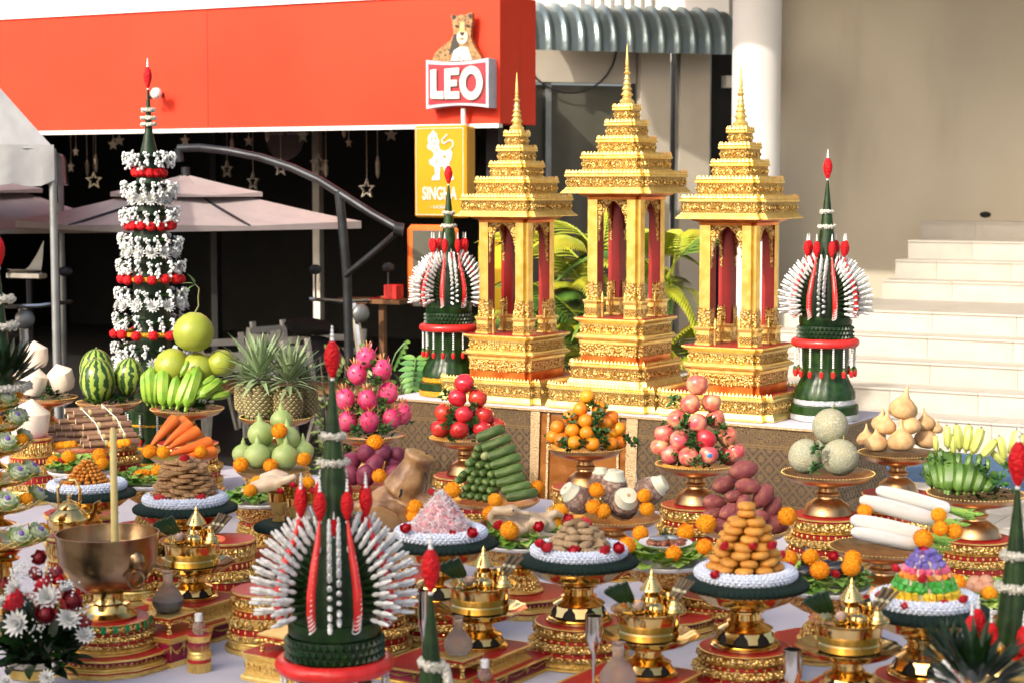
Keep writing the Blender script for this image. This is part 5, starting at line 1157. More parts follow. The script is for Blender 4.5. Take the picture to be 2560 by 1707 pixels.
for i, (X0, Y0, X1, Y1, r, dy) in enumerate(((500, 1210, 1150, 1385, 105, .06), (350, 1300, 1010, 1480, 105, .0), (235, 1480, 950, 1640, 105, -.05), (240, 1590, 880, 1730, 98, -.10))):
    A = at(2060 + X0 / 3.733, 900 + Y0 / 3.733, c.y + dy - .04); B = at(2060 + X1 / 3.733, 900 + Y1 / 3.733, c.y + dy + .03)
    o = rod('white_radish', RAD, 'radish', A, B, r / 3.733 / F * c.y * .78, f'long white radish, {ORD[i + 1]} from the top of the stack', 'white radishes in one stack', 2.0); o2 = obj('leaf_stalks', TOPS, o, (0, 0, .95), sc=(2.0, 2.0, .095 / ((B - A).length / 2.0)))
for X, Y, l in ((1070, 1445, 'marigold tucked at the upper radish tops'), (380, 1405, 'marigold peeping between the radish tips'), (925, 1665, 'large marigold in front of the lowest radish tops'), (1220, 1600, 'marigold among the green radish stalks'), (1090, 1570, 'marigold wedged beside the second radish')): marigold(2060 + X / 3.733, 900 + Y / 3.733, c.y - (.14 if Y > 1500 else .05), l, 25 if Y > 1640 else 19)
# ================================================================ SWEETS ON BRASS STANDS
def brass_foot_mesh():
    b = MB(); L = lambda p, m, n=36: b.add(lathe(p, n, cap=False), m)
    L([(.60, 0), (.66, .015), (.66, .05), (.62, .07), (.64, .09), (.58, .11), (.50, .11)], 'brass'); L([(.54, .10), (.46, .31)], 'black_room')
    for i in range(8):
        a = 2 * pi * i / 8; pts = []
        for u, t in ((-.5, .12), (.5, .12), (.62, .5), (1.0, .75), (.9, 1.0), (.45, .92), (0, .80), (-.45, .92), (-.9, 1.0), (-1.0, .75), (-.62, .5)):
            aa = a + u * .30; r = (.60 - .13 * t); pts.append((r * cos(aa), r * sin(aa), .11 + .22 * t))
        b.add((pts + [(.96 * x, .96 * y, z) for x, y, z in pts], [tuple(range(11))] + [(j, (j + 1) % 11, (j + 1) % 11 + 11, j + 11) for j in range(11)]), 'brass')
    L([(.50, .30), (.52, .325), (.48, .35), (.36, .40), (.31, .43), (.36, .455), (.30, .48), (.29, .58), (.37, .61), (.37, .64), (.30, .67)], 'brass'); return nom(b.mesh('bfoot', 35))
def brass_dish_mesh():
    sc = lambda a, i, z: 1 + (.025 * cos(16 * a) if i in (3, 4, 5, 6) else 0)
    return nom(mesh1(lathe([(.30, .66), (.55, .70), (.85, .82), (1.0, .95), (1.06, .99), (1.06, 1.0), (.98, .985), (.80, .88), (.001, .84)], 64, sc, False), 'brass', 40))
def spiky_ring(R0, r, n=96, m=12, amp=.16):
    return torus(R0, r, n, m, lambda a, b: 1 + amp * (1 if (int(a / (2 * pi) * n + .5) + int(b / (2 * pi) * m + .5)) % 2 else -1))
def mat_mesh():
    def fn(a, i, z): return 1 + (.035 * (1 if int(a / (2 * pi) * 120 + .5) % 2 else -1) if 1 <= i <= 3 else 0)
    return mesh1(lathe([(.6, -.012), (.98, -.010), (1.0, 0), (.96, .008), (.80, .016), (.5, .018), (.001, .018)], 120, fn), 'mat_green', 80)
def rose_me(m='rose'):
    b = MB(); b.add(ball(.5, 10, 6, 1, 1, 1.1), m)
    for k, (n, r, z, o) in enumerate(((3, .28, .1, .15), (5, .45, .0, .45), (6, .62, -.12, .9))):
        for i in range(n):
            a = 2 * pi * (i + .5 * (k % 2)) / n; d = Vector((cos(a) * o, sin(a) * o, 1)); b.add(leafq(1.0, .52, -.3, .25, 4, .8), m, Matrix.Translation((r * .6 * cos(a), r * .6 * sin(a), -.5 + z * .5)) @ aim(d, -Vector((cos(a), sin(a), 0))))
    return b.mesh('rose', 60)
ROSE = [rose_me('rose'), rose_me('rose_dark')]
def rose(px, py, D, label, rpx=13, k=0):
    return solo('red_rose', ROSE[k], label, 'rose', at(px, py, D), (R.uniform(-.9, -.1), R.uniform(-.4, .4), R.uniform(0, 6)), rpx * 1.5 / F * D, 'small red roses')
def sweet_stand(px, py, wpx, what, hb=.165):
    D = .341 * F / wpx; p = at(px, py, D); zt = p.z - .014
    t = thing('brass_stand', f'polished brass stand with cut out foot under the {what}', 'stand', (p.x, p.y, zt - hb), R.uniform(0, 1), 'polished brass stands')
    obj('foot', cache('bfoot', brass_foot_mesh), t, sc=(.148 / .15, .148 / .15, hb / .15)); obj('dish', cache('bdish', brass_dish_mesh), t, sc=(.148 / .15, .148 / .15, hb / .15))
    drum(p, TZ, zt - hb - TZ, .150, f'round red and gold base under the {what}')
    solo('green_mat', cache('gmat', mat_mesh), f'dark green fringed mat under the {what}', 'mat', (p.x, p.y, zt + .012), (0, 0, R.uniform(0, 1)), (.171, .171, 1), 'dark green fringed mats')
    solo('white_garland', cache('wring', lambda: mesh1(spiky_ring(.122, .021, 110, 14, .15), 'garland_white', smooth=False)), f'white flower ring round the {what}', 'garland', (p.x, p.y, zt + .042), (0, 0, 0), (1, 1, .85), 'white flower rings')
    return Vector((p.x, p.y, zt + .030))
def shell_layers(n, R0, power, dz, w):
    out = []
    for i in range(n):
        t = i / n; r = R0 * (1 - t) ** power; k = max(1, int(2 * pi * r / w)) if r > w * .45 else 1
        for j in range(k):
            a = 2 * pi * (j + .5 * (i % 2)) / k + R.uniform(-.08, .08); out.append((i, r * cos(a) if k > 1 else 0, r * sin(a) if k > 1 else 0, i * dz))
    return out
mat('biscuit', (.66, .32, .05), (.58, .25, .035), .55, 0, 24, bump=.2, bscale=80, var=.07, u=0.05)
mat('sesame', (.36, .18, .06), (.52, .33, .16), .5, 0, 140, .42, .62, bump=.9, bscale=180, bdist=.004, bkind='voronoi', var=.12, u=0.035)
mat('crumb', (.46, .33, .19), (.38, .26, .14), .85, 0, 90, bump=.8, bscale=220, bdist=.003, var=.06, u=0.03)
mat('fried', (.62, .24, .02), (.52, .17, .012), .35, 0, 30, var=.12, u=0.02)
mat('coco_pink', (.66, .22, .26), (.74, .50, .50), .7, 0, 60, bump=.6, bscale=90); mat('coco_white', (.82, .80, .80), (.74, .72, .74), .6)
for nm, c_ in (('jelly_purple', (.20, .16, .50)), ('jelly_pink', (.80, .14, .25)), ('jelly_orange', (.82, .28, .04)), ('jelly_green', (.08, .46, .07)), ('jelly_yellow', (.82, .56, .03)), ('jelly_white', (.74, .66, .46))): mat(nm, c_, tuple(q * .8 for q in c_), .28, 0, 60, sss=.25, var=.15, bump=.1, bscale=150, u=.02)
def seen(c, x, y): return y < .045
# biscuits
c = sweet_stand(1864, 1455, 312, 'biscuit tower')
BIS = mesh1(lathe([(.3, -.40), (.75, -.36), (.98, -.10), (1.0, .08), (.86, .32), (.5, .42), (.001, .43)], 16, lambda a, i, z: 1 + .03 * noise.noise(Vector((cos(a) * 2, sin(a) * 2, z)))), 'biscuit', 60)
cnt = {}
for i, x, y, z in sorted(shell_layers(9, .090, .62, .0208, .054), key=lambda q: (q[0], q[1])):
    cnt[i] = cnt.get(i, 0) + 1; solo('biscuit', BIS, f'golden round biscuit in the {ORD[i + 1]} layer of the biscuit tower, {ORD[cnt[i]]} from left', 'biscuit', c + Vector((x, y, z + .010)), (R.uniform(-.15, .15), R.uniform(-.15, .15), R.uniform(0, 6)), .0268 * R.uniform(.93, 1.05), 'golden biscuits in one tower')
solo('biscuit', BIS, 'golden biscuit crowning the biscuit tower', 'biscuit', c + Vector((0, 0, .198)), (.1, 0, 0), .026, 'golden biscuits in one tower')
mound(c, .07, .12, 60, 'biscuit', 'broken biscuit core inside the biscuit tower', .04, .03, 'biscuit', 'biscuit_pieces')
for X, Y, l in ((600, 285, 'red rose on the biscuit tower, radish far side'), (865, 285, 'red rose at the middle of the biscuit tower'), (1045, 280, 'red rose on the biscuit tower towards the dark dish'), (515, 555, 'red rose low on the biscuit tower, fish dish side'), (965, 590, 'red rose at the foot of the biscuit tower'), (840, -5, 'red rose flower on top of the biscuit tower')): rose(1650 + X / 3.733, 1287 + Y / 3.733, c.y - (.10 if Y > 500 else .075 if Y > 100 else .0), l, 12)
# sesame wafers
c = sweet_stand(463, 1266, 256, 'sesame wafer tower')
WAF = mesh1(lathe([(.85, -.16), (1.0, -.08), (1.0, .10), (.88, .17), (.3, .18), (.001, .16)], 11, lambda a, i, z: 1 + .10 * noise.noise(Vector((cos(a) * 2, sin(a) * 2, 4)))), 'sesame', 50)
cnt = {}
for i, x, y, z in sorted(shell_layers(13, .092, .50, .0115, .060), key=lambda q: (q[0], q[1])):
    cnt[i] = cnt.get(i, 0) + 1; solo('sesame_wafer', WAF, f'brown sesame wafer in the {ORD[i + 1]} layer of the wafer tower, {ORD[cnt[i]]} from left', 'wafer', c + Vector((x, y, z + .006)), (R.uniform(-.12, .12), R.uniform(-.12, .12), R.uniform(0, 6)), .0335 * R.uniform(.9, 1.1), 'sesame wafers in one tower')
mound(c, .07, .11, 60, 'sesame', 'broken wafer core inside the wafer tower', .04, .03, 'wafer', 'wafer_pieces')
for X, Y, l in ((155, 912, 'red rose on top of the sesame wafers'), (305, 1285, 'red rose at the foot of the wafers, gourd side')): rose(420 + X / 3.733, 900 + Y / 3.733, c.y - (.09 if Y > 1000 else .02), l, 12)
rose(400, 1248, c.y - .09, 'red rose at the foot of the wafers, candle side', 15); rose(505, 1246, c.y - .08, 'red rose low on the wafer tower beside the betel set', 11)
# fried golden beans
c = sweet_stand(218, 1230, 237, 'golden bean heap')
BEAN = mesh1(ball(1, 10, 7, 1, 1, 1.35), 'fried', 60)
pl = shell_layers(9, .088, .95, .0115, .0165)
cnt = {}
for i, x, y, z in sorted(pl, key=lambda q: (q[0], q[1])):
    if y < .03: cnt[i] = cnt.get(i, 0) + 1; solo('fried_bean', BEAN, f'golden fried bean, {ORD[cnt[i]]} from left in the {ORD[i + 1]} layer of the bean heap', 'sweet', c + Vector((x, y, z + .006)), (1.3 + R.uniform(-.3, .3), 0, atan2(y, x) + pi / 2), .0078, 'golden fried beans in one heap')
mound(c, .075, .085, 90, 'fried', 'golden bean core inside the bean heap', .02, .012, 'sweet', 'bean_mass')
# coconut sweets
c = sweet_stand(1102, 1352, 283, 'pink coconut sweets')
b = MB(); b.add(lathe([(.095, 0), (.088, .02), (.06, .065), (.034, .10), (.014, .125), (.001, .13)], 20), 'coco_pink')
solo('coconut_mound', b.mesh('cm', 60), 'pink core of the grated coconut mound', 'sweet', c)
cnt = {}
for i, x, y, z in sorted(shell_layers(7, .090, .95, .018, .028), key=lambda q: (q[0], q[1])):
    if y < .045: cnt[i] = cnt.get(i, 0) + 1; solo('coconut_sweet', cache('cs', lambda: mesh1(ball(1, 10, 7), 'coco_pink', 60)), f'pink coconut sweet, {ORD[cnt[i]]} from left in the {ORD[i + 1]} layer of the coconut mound', 'sweet', c + Vector((x, y, z + .008)), (0, 0, 0), (.014, .014, .013), 'pink coconut sweets in one mound')
b = MB()
for i in range(700):
    t = R.random() ** 1.3; a = R.uniform(0, 6.283); r = .105 * (1 - t) ** .95 + .004; p = Vector((r * cos(a), r * sin(a), .128 * t + .010)); d = Vector((R.uniform(-1, 1), R.uniform(-1, 1), R.uniform(-.7, .7))).normalized() * .012; q = Vector((R.uniform(-.003, .003), R.uniform(-.003, .003), .003)); b.add(tube([p - d, p + q, p + d], .0010, 3), 'coco_white')
solo('coconut_shreds', b.mesh('sh', 60), 'white coconut shreds covering the pink coconut mound', 'coconut', c, kind='stuff')
for X, Y, l in ((725, 125, 'red rose on the coconut ring, pig head side'), (1170, 190, 'red rose at the front of the coconut mound'), (1345, 165, 'red rose on the coconut ring, duck side')): rose(820 + X / 3.733, 1287 + Y / 3.733, c.y - .105, l, 13)
rose(1080, 1228, c.y + .02, 'pink rose peeping behind the coconut mound', 10)
# sesame crumb bars
c = sweet_stand(1447, 1398, 296, 'crumbed bar heap')
BAR = mesh1(box(2.3, 1.25, .95, 0, 0, 0, .28), 'crumb', 60)
cnt = {}
for i, x, y, z in sorted(shell_layers(6, .092, .72, .0165, .040), key=lambda q: (q[0], q[1])):
    cnt[i] = cnt.get(i, 0) + 1; solo('crumbed_bar', BAR, f'crumbed tan bar in the {ORD[i + 1]} layer of the bar heap, {ORD[cnt[i]]} from left', 'sweet', c + Vector((x, y, z + .008)), (R.uniform(-.3, .3), R.uniform(-.3, .3), atan2(y, x) + R.uniform(.6, 2.4)), .0185 * R.uniform(.9, 1.1), 'crumbed bars in one heap')
mound(c, .075, .085, 60, 'crumb', 'crumbed core inside the bar heap', .04, .03, 'sweet', 'crumb_mass')
for X, Y, l, k in ((375, 260, 'upper red rose at the edge of the bar heap', 0), (440, 300, 'lower red rose at the edge of the bar heap', 0), (690, 340, 'big open red rose in front of the bar heap', 0), (975, 325, 'red rose on the bar heap, fish dish side', 0), (1105, 310, 'red rose at the ring edge beside the fish dish', 0), (800, 70, 'pink rose on top of the crumbed bars', 0), (640, 40, 'pink rose behind the crumbed bars', 0)): rose(1250 + X / 3.733, 1287 + Y / 3.733, c.y - (.105 if Y > 200 else -.02), l, 14)
# jelly cubes
c = sweet_stand(2311, 1522, 323, 'rainbow jelly cubes')
CUBE = {k: mesh1(box(1, 1, 1, 0, 0, 0, .12), f'jelly_{k}', 30) for k in ('purple', 'pink', 'orange', 'green', 'yellow', 'white')}
cnt = {}
for i, x, y, z in sorted(shell_layers(10, .098, .66, .0148, .021), key=lambda q: (q[0], q[1])):
    if y < .05:
        cnt[i] = cnt.get(i, 0) + 1
        k = ('white', 'yellow', 'yellow', 'green', 'green', 'orange', 'pink', 'purple', 'purple', 'purple')[i]
        solo('jelly_cube', CUBE[k], f'{k} jelly cube, {ORD[cnt[i]]} from left in the {ORD[i + 1]} layer of the jelly mound', 'jelly', c + Vector((x, y, z + .006)), (R.uniform(-.5, .5), R.uniform(-.5, .5), R.uniform(0, 6)), .0168 * R.uniform(.88, 1.1), f'{k} jelly cubes')
solo('jelly_core', mesh1(lathe([(.085, 0), (.075, .05), (.05, .10), (.02, .14), (.001, .145)], 18), 'jelly_white', 60), 'pale jelly core inside the rainbow jelly mound', 'jelly', c)
for X, Y, l in ((930, 335, 'red rose on top of the purple jelly cubes'), (670, 490, 'red rose on the jelly mound, dark dish side'), (920, 590, 'dark red rose on the middle of the jelly mound'), (760, 845, 'red rose at the foot of the jelly, betel side'), (1115, 830, 'red rose at the front foot of the jelly'), (1300, 780, 'red petals at the jelly foot beside the eggs'), (520, 740, 'red rose on the jelly ring beside the betel tubes')): rose(2060 + X / 3.733, 1287 + Y / 3.733, c.y - (.11 if Y > 700 else .085 if Y > 450 else .01), l, 12)
# ================================================================ MEAT DISHES ON EMBOSSED BOWLS
def bowl_mesh():
    b = MB(); b.add(lathe([(.52, 0), (.58, .02), (.58, .05), (.52, .08)], 36, cap=False), 'gold'); b.add(lathe([(.52, .08), (.50, .16), (.42, .28), (.30, .36)], 36, cap=False), 'gold_relief'); b.add(lathe([(.30, .36), (.25, .39), (.32, .42), (.25, .45), (.30, .48), (.25, .51)], 36, cap=False), 'brass'); b.add(lathe([(.25, .51), (.50, .56), (.80, .70), (.96, .92)], 36, cap=False), 'gold_relief')
    return nom(b.mesh('gbowl', 35))
def liner_mesh(): return nom(mesh1(lathe([(.95, .90), (1.04, .93), (1.07, .98), (1.05, 1.0), (.95, .97), (.001, .94)], 40, cap=False), 'white', 40))
def bowl_stand(px, py, D, r, what, hb=.165, base=True):
    p = at(px, py, D); t = thing('embossed_bowl', f'embossed gold footed bowl with white rim under the {what}', 'bowl', (p.x, p.y, p.z - hb), R.uniform(0, 1), 'embossed gold bowls')
    obj('bowl', cache('gbowl', bowl_mesh), t, sc=(r / .15, r / .15, hb / .15)); obj('white_rim', cache('liner', liner_mesh), t, sc=(r / .15, r / .15, hb / .15)); h = p.z - hb - TZ
    if base and h > .02: poly_base(p, TZ, h, r * 1.28, f'twelve sided red topped base under the {what}', rz=R.uniform(0, .5))
    return p
def lettuce_bed(c, r, label, m=('lettuce', 'lettuce_dark'), n=190, h=.035, L=.034, w=.022):
    b = MB()
    for i in range(n):
        a = R.uniform(0, 6.283); q = r * R.uniform(.35, 1.0); p = Vector((q * cos(a), q * sin(a), R.uniform(0, h))); d = Vector((cos(a), sin(a), R.uniform(-.1, .9))); v, f = leafq(L * R.uniform(.6, 1.1), w, .2, .3, 5, .9); v = [(x, y, z + .005 * sin(i + x * 520 + y * 380)) for x, y, z in v]; b.add((v, f), R.choice(m), Matrix.Translation(p) @ aim(d))
    return solo('lettuce_bed', b.mesh('let', 80), label, 'lettuce', c, kind='stuff')
def fuse(mb, voxel, smooth=4):
    o = bpy.data.objects.new('f', mb.mesh('f', 0)); C.objects.link(o); m = o.modifiers.new('r', 'REMESH'); m.mode = 'VOXEL'; m.voxel_size = voxel; s = o.modifiers.new('s', 'SMOOTH'); s.iterations = smooth; s.factor = .6
    me = bpy.data.meshes.new_from_object(o.evaluated_get(bpy.context.evaluated_depsgraph_get())); bpy.data.objects.remove(o); me.polygons.foreach_set('use_smooth', [True] * len(me.polygons)); me.materials.clear(); [me.materials.append(MAT[q]) for q in mb.mats]; return me
mat('pork', (.20, .095, .035), (.42, .24, .10), .36, 0, 16, .38, .62, bump=.6, bscale=40, bdist=.008, coat=.3); mat('trotter_ear', (.46, .27, .11), (.34, .18, .07), .36, 0, 14, bump=.4, bscale=50, coat=.3)
mat('poultry', (.46, .33, .20), (.60, .49, .34), .42, 0, 22, bump=.5, bscale=90, bdist=.004, coat=.2); mat('trotter', (.66, .52, .36), (.54, .38, .24), .42, 0, 18, bump=.3, bscale=60, coat=.2)
mat('stew', (.34, .10, .03), (.20, .05, .02), .35, 0, 60, bump=1, bscale=90, bdist=.01, coat=.4); mat('fish_skin', (.22, .25, .30), (.36, .38, .40), .25, .3, 30); mat('black_food', (.012, .012, .015), (.03, .03, .035), .25, 0, 30, bump=.3, bscale=70, coat=.3); mat('egg', (.62, .33, .20), (.56, .28, .17), .45, 0, 10)
WC = 5.05
# pig head
c = bowl_stand(985, 1312, row(985, WC), .125, 'pig head'); lettuce_bed(c, .125, 'curly dark lettuce under the pig head', ('lettuce_dark', 'parsley'), 130)
b = MB(); S_ = lambda x, y, z, r, sx=1, sy=1, sz=1: b.add(ball(r, 18, 12, sx, sy, sz, c=(x, y, z)), 'pork')
S_(0, .02, .045, .085, 1.2, 1.0, .8); S_(.035, .0, .09, .068, 1.05, 1, 1); S_(.07, -.01, .05, .065, 1.0, 1, 1.0); b.add(tube([(.02, -.01, .09), (.045, -.02, .135), (.062, -.025, .175), (.072, -.028, .205)], [.070, .058, .046, .040], 16), 'pork'); b.add(tube([(.064, -.026, .186), (.070, -.028, .200), (.074, -.029, .210)], [.042, .050, .048], 18), 'pork')
b.add(ball(.06, 16, 10, 1.5, .32, .95, c=(-.045, -.090, .035)), 'pork', Tm((0, 0, 0), (.25, .35, .25))); b.add(ball(.05, 14, 8, 1.3, .5, .55, c=(-.085, -.01, .02)), 'pork', Tm((0, 0, 0), (0, .2, -.2))); b.add(ball(.05, 14, 8, 1.0, .5, 1.1, c=(.10, -.03, .02)), 'pork'); S_(-.01, -.05, .03, .06, 1.4, .9, .7)
pg = thing('pig_head', 'cooked brown pig head with snout pointing up on curly lettuce', 'pig head', c + Vector((.010, 0, .012)), sc=1.14); obj('head', fuse(b, .006, 5), pg)
for x in (-.013, .017): obj('nostril', mesh1(ball(.007, 8, 6, .8, 1.3, .5), 'black_food'), pg, (.075 + x, -.030, .2115))
obj('ear', mesh1(ball(.055, 18, 10, 1.25, .16, .78, fn=lambda v: 1 + .12 * noise.noise(v * 2.2)), 'trotter_ear', 60), pg, (-.045, -.120, .030), (.45, .35, .15)); obj('eye_slit', mesh1(tube([(.012, -.078, .088), (.018, -.080, .100), (.018, -.077, .112)], .0035, 6), 'black_food'), pg); obj('mouth', mesh1(tube([(.088, -.062, .16), (.094, -.064, .13), (.085, -.075, .10)], .003, 6), 'black_food'), pg)
marigold(820 + 815 / 3.733, 900 + 1375 / 3.733, c.y - .13, 'upper marigold below the pig head', 20); marigold(820 + 800 / 3.733, 900 + 1450 / 3.733, c.y - .14, 'lower marigold below the pig head', 17)
# duck
c = bowl_stand(1302, 1352, row(1302, WC), .128, 'cooked duck'); lettuce_bed(c, .125, 'bright curly lettuce under the cooked duck')
b = MB(); P_ = lambda *a, **k: b.add(a[0], 'poultry')
P_(ball(.055, 16, 10, 1.45, .95, .75, c=(.005, 0, .035))); P_(ball(.04, 14, 10, 1.2, 1, .8, c=(.06, .0, .03))); P_(tube([(-.06, -.01, .045), (-.09, -.02, .07), (-.085, -.04, .088), (-.055, -.05, .088)], [.026, .016, .014, .015], 10)); P_(ball(.019, 12, 8, 1.3, 1, 1, c=(-.042, -.052, .088))); P_(tube([(-.042, -.052, .088), (-.01, -.055, .082), (.012, -.057, .078)], [.012, .008, .009], 8))
P_(tube([(.02, -.04, .05), (.05, -.065, .045), (.03, -.08, .02), (.085, -.075, .015)], [.026, .02, .014, .008], 10)); P_(tube([(-.04, -.05, .04), (-.01, -.075, .03), (-.045, -.085, .012), (.0, -.095, .010)], [.024, .017, .011, .007], 10)); P_(tube([(.06, .0, .05), (.10, -.02, .07), (.14, -.01, .05)], [.02, .012, .006], 8))
dk = thing('cooked_duck', 'whole cooked duck with folded legs on curly lettuce', 'duck', c + Vector((0, 0, .012)), .25, sc=1.15); obj('body', fuse(b, .0045, 3), dk); obj('eye', mesh1(ball(.003, 8, 6), 'black_food'), dk, (-.040, -.070, .092))
for X, Y, l in ((85, 145, 'big marigold in front of the duck, cucumber side'), (510, 75, 'marigold behind the duck beside the crumbed bars'), (-95, -15, 'marigold behind the duck, below the cucumbers'), (560, -40, 'marigold under the taro tray behind the duck')): marigold(1250 + X / 3.733, 1287 + Y / 3.733, c.y - (.13 if Y > 100 else -.03), l, 24 if Y > 100 else 19)
for X, Y, l in ((-20, 90, 'red rose beside the duck, cucumber side'), (365, 110, 'red rose low beside the duck'), (640, 40, 'red rose behind the duck lettuce')): rose(1250 + X / 3.733, 1287 + Y / 3.733, c.y - .10, l, 13)
# fish relish dish
c = bowl_stand(1662, 1400, row(1662, WC), .128, 'fish relish plate'); lettuce_bed(c, .125, 'pale lettuce leaves under the fish relish plate', ('lettuce',), 60, .03, .06, .042)
pt = thing('oval_plate', 'white oval plate of brown fish relish on pale lettuce', 'plate', c + Vector((.0, -.02, .045)), -.15); obj('plate', mesh1(lathe([(.35, 0), (.6, .02), (1.0, .16), (1.02, .19), (.95, .19), (.6, .07), (.001, .06)], 36, cap=False), 'white', 50), pt, sc=(.082, .055, .10), rot=(.12, 0, 0))
b = MB(); [b.add(ball(.012, 8, 6, R.uniform(.8, 1.8), R.uniform(.8, 1.4), .7, c=(R.uniform(-.05, .055), R.uniform(-.028, .028), .012 + R.uniform(0, .008))), 'stew') for _ in range(34)]; obj('relish', b.mesh('st', 60), pt)['kind'] = 'stuff'
for q in ((-.02, -.005, .028, .4), (.012, .012, .03, -.2)): obj('fish_piece', cache('fp', lambda: mesh1(ball(.02, 12, 8, 1.7, .75, .5), 'fish_skin', 60)), pt, q[:3], (0, .1, q[3]))
obj('herb', cache(('sprig', 'parsley', 0, .024), lambda: clump(34, .022, .022, .026, .02, .009, 'parsley', .2, 2)), pt, (.0, .015, .032), sc=.7)
for X, Y, l in ((1310, 172, 'marigold behind the fish relish, bar heap side'), (1185, 280, 'marigold at the edge of the fish dish beside the bars'), (1620, 358, 'marigold in front of the fish relish plate'), (1735, 158, 'marigold behind the fish relish, potato side'), (1905, 292, 'marigold at the fish dish edge beside the biscuits')): marigold(1250 + X / 3.733, 1287 + Y / 3.733, c.y - (.13 if Y > 250 else -.06), l, 21)
# dark dish
c = bowl_stand(2057, 1462, row(2057, WC), .130, 'dark meat dish'); lettuce_bed(c, .125, 'bright curly lettuce round the dark meat')
dm = thing('dark_meat', 'glossy black meat pieces heaped among marigolds', 'meat', c + Vector((0, -.01, .03)))
for q, s in (((-.05, -.02, .012), (1.4, .7, .8)), ((.0, -.03, .012), (.9, .9, .7)), ((.06, .0, .022), (2.0, .8, .8)), ((-.045, .03, .03), (.6, .5, 1.8)), ((.02, .03, .02), (1.5, 1, .8))): obj('piece', cache('dk', lambda: mesh1(ball(.03, 14, 9, fn=lambda p: 1 + .12 * noise.noise(p * 2)), 'black_food', 60)), dm, q, sc=s)
for X, Y, l in ((1210, 410, 'marigold on the dark meat dish, biscuit side'), (1405, 392, 'marigold at the back of the dark meat dish'), (1490, 515, 'large marigold in front of the dark meat'), (1800, 410, 'marigold on the dark meat dish, jelly side'), (1780, 490, 'marigold low on the dark meat dish, jelly side')): marigold(1650 + X / 3.733, 1287 + Y / 3.733, c.y - (.12 if Y > 450 else .0), l, 23)
for X, Y, l in ((1210, 468, 'red rose on the dark meat dish, biscuit side'), (1625, 385, 'red bud behind the dark meat'), (1640, 545, 'red rose in front of the dark meat'), (1130, 370, 'red rose at the far edge of the dark meat dish')): rose(1650 + X / 3.733, 1287 + Y / 3.733, c.y - .10, l, 12)
# eggs
c = bowl_stand(2455, 1500, row(2455, WC + .1), .115, 'brown eggs'); lettuce_bed(c, .11, 'lettuce under the brown eggs', n=140)
for i, (X, Y) in enumerate(((1400, 640), (1510, 620), (1355, 690), (1450, 690), (1530, 700))): solo('egg', cache('egg', lambda: mesh1(ball(1, 16, 10, 1, 1, 1.25), 'egg', 60)), f'brown egg, {ORD[i + 1]} in the egg dish beside the jelly', 'egg', at(2060 + X / 3.733, 1287 + Y / 3.733, c.y - .02 - i * .01), (R.uniform(0, 1.5), R.uniform(0, 1), 0), .021, 'brown eggs in one dish')
for X, Y, l in ((1250, 630, 'marigold on the egg dish beside the jelly'), (1545, 735, 'marigold in front of the brown eggs')): marigold(2060 + X / 3.733, 1287 + Y / 3.733, c.y - .10, l, 20)
# left side small dishes
for px, py, w, what, mg, rs in ((200, 1172, 5.1, 'salad dish beside the lotus tower', ((500, 955), (640, 905), (650, 990), (930, 890), (950, 960)), ((575, 940), (990, 915))), (375, 1204, 5.1, 'salad dish behind the sesame wafers', ((1360, 1075), (1470, 1040), (1310, 1085)), ())):
    c = bowl_stand(px, py, row(px, w), .115, what); lettuce_bed(c, .115, f'bright lettuce on the {what}')
    for i, (X, Y) in enumerate(mg): marigold(X / 3.733, 900 + Y / 3.733, c.y - .03 - .01 * i, f'marigold on the {what}, {ORD[1 + sorted(mg).index((X, Y))]} from left', 17)
    for i, (X, Y) in enumerate(rs): rose(X / 3.733, 900 + Y / 3.733, c.y - .05, f'red rose on the {what}, {ORD[i + 1]} from left', 9)
c = bowl_stand(655, 1248, row(655, WC + .05), .120, 'boiled trotter'); lettuce_bed(c, .115, 'lettuce under the boiled trotter', n=140)
b = MB(); b.add(tube([(-.085, -.03, .015), (-.05, -.03, .03), (.0, -.02, .045), (.05, -.02, .05)], [.014, .024, .03, .026], 12), 'trotter'); b.add(tube([(-.03, .01, .06), (.02, .0, .075), (.06, .0, .065)], [.014, .018, .014], 10), 'trotter'); b.add(tube([(.03, -.03, .05), (.09, -.04, .075)], [.02, .010], 10), 'trotter')
solo('boiled_trotter', fuse(b, .005, 3), 'pale boiled trotter on lettuce behind the little gold cups', 'meat', c + Vector((.03, -.02, .01)), sc=1.15)
for X, Y, l in ((765, 1215, 'marigold in front of the boiled trotter'), (1310, 1150, 'marigold behind the little gold cups'), (830, 1140, 'marigold behind the boiled trotter')): marigold(420 + X / 3.733, 900 + Y / 3.733, c.y - (.10 if X < 800 else -.02), l, 18)
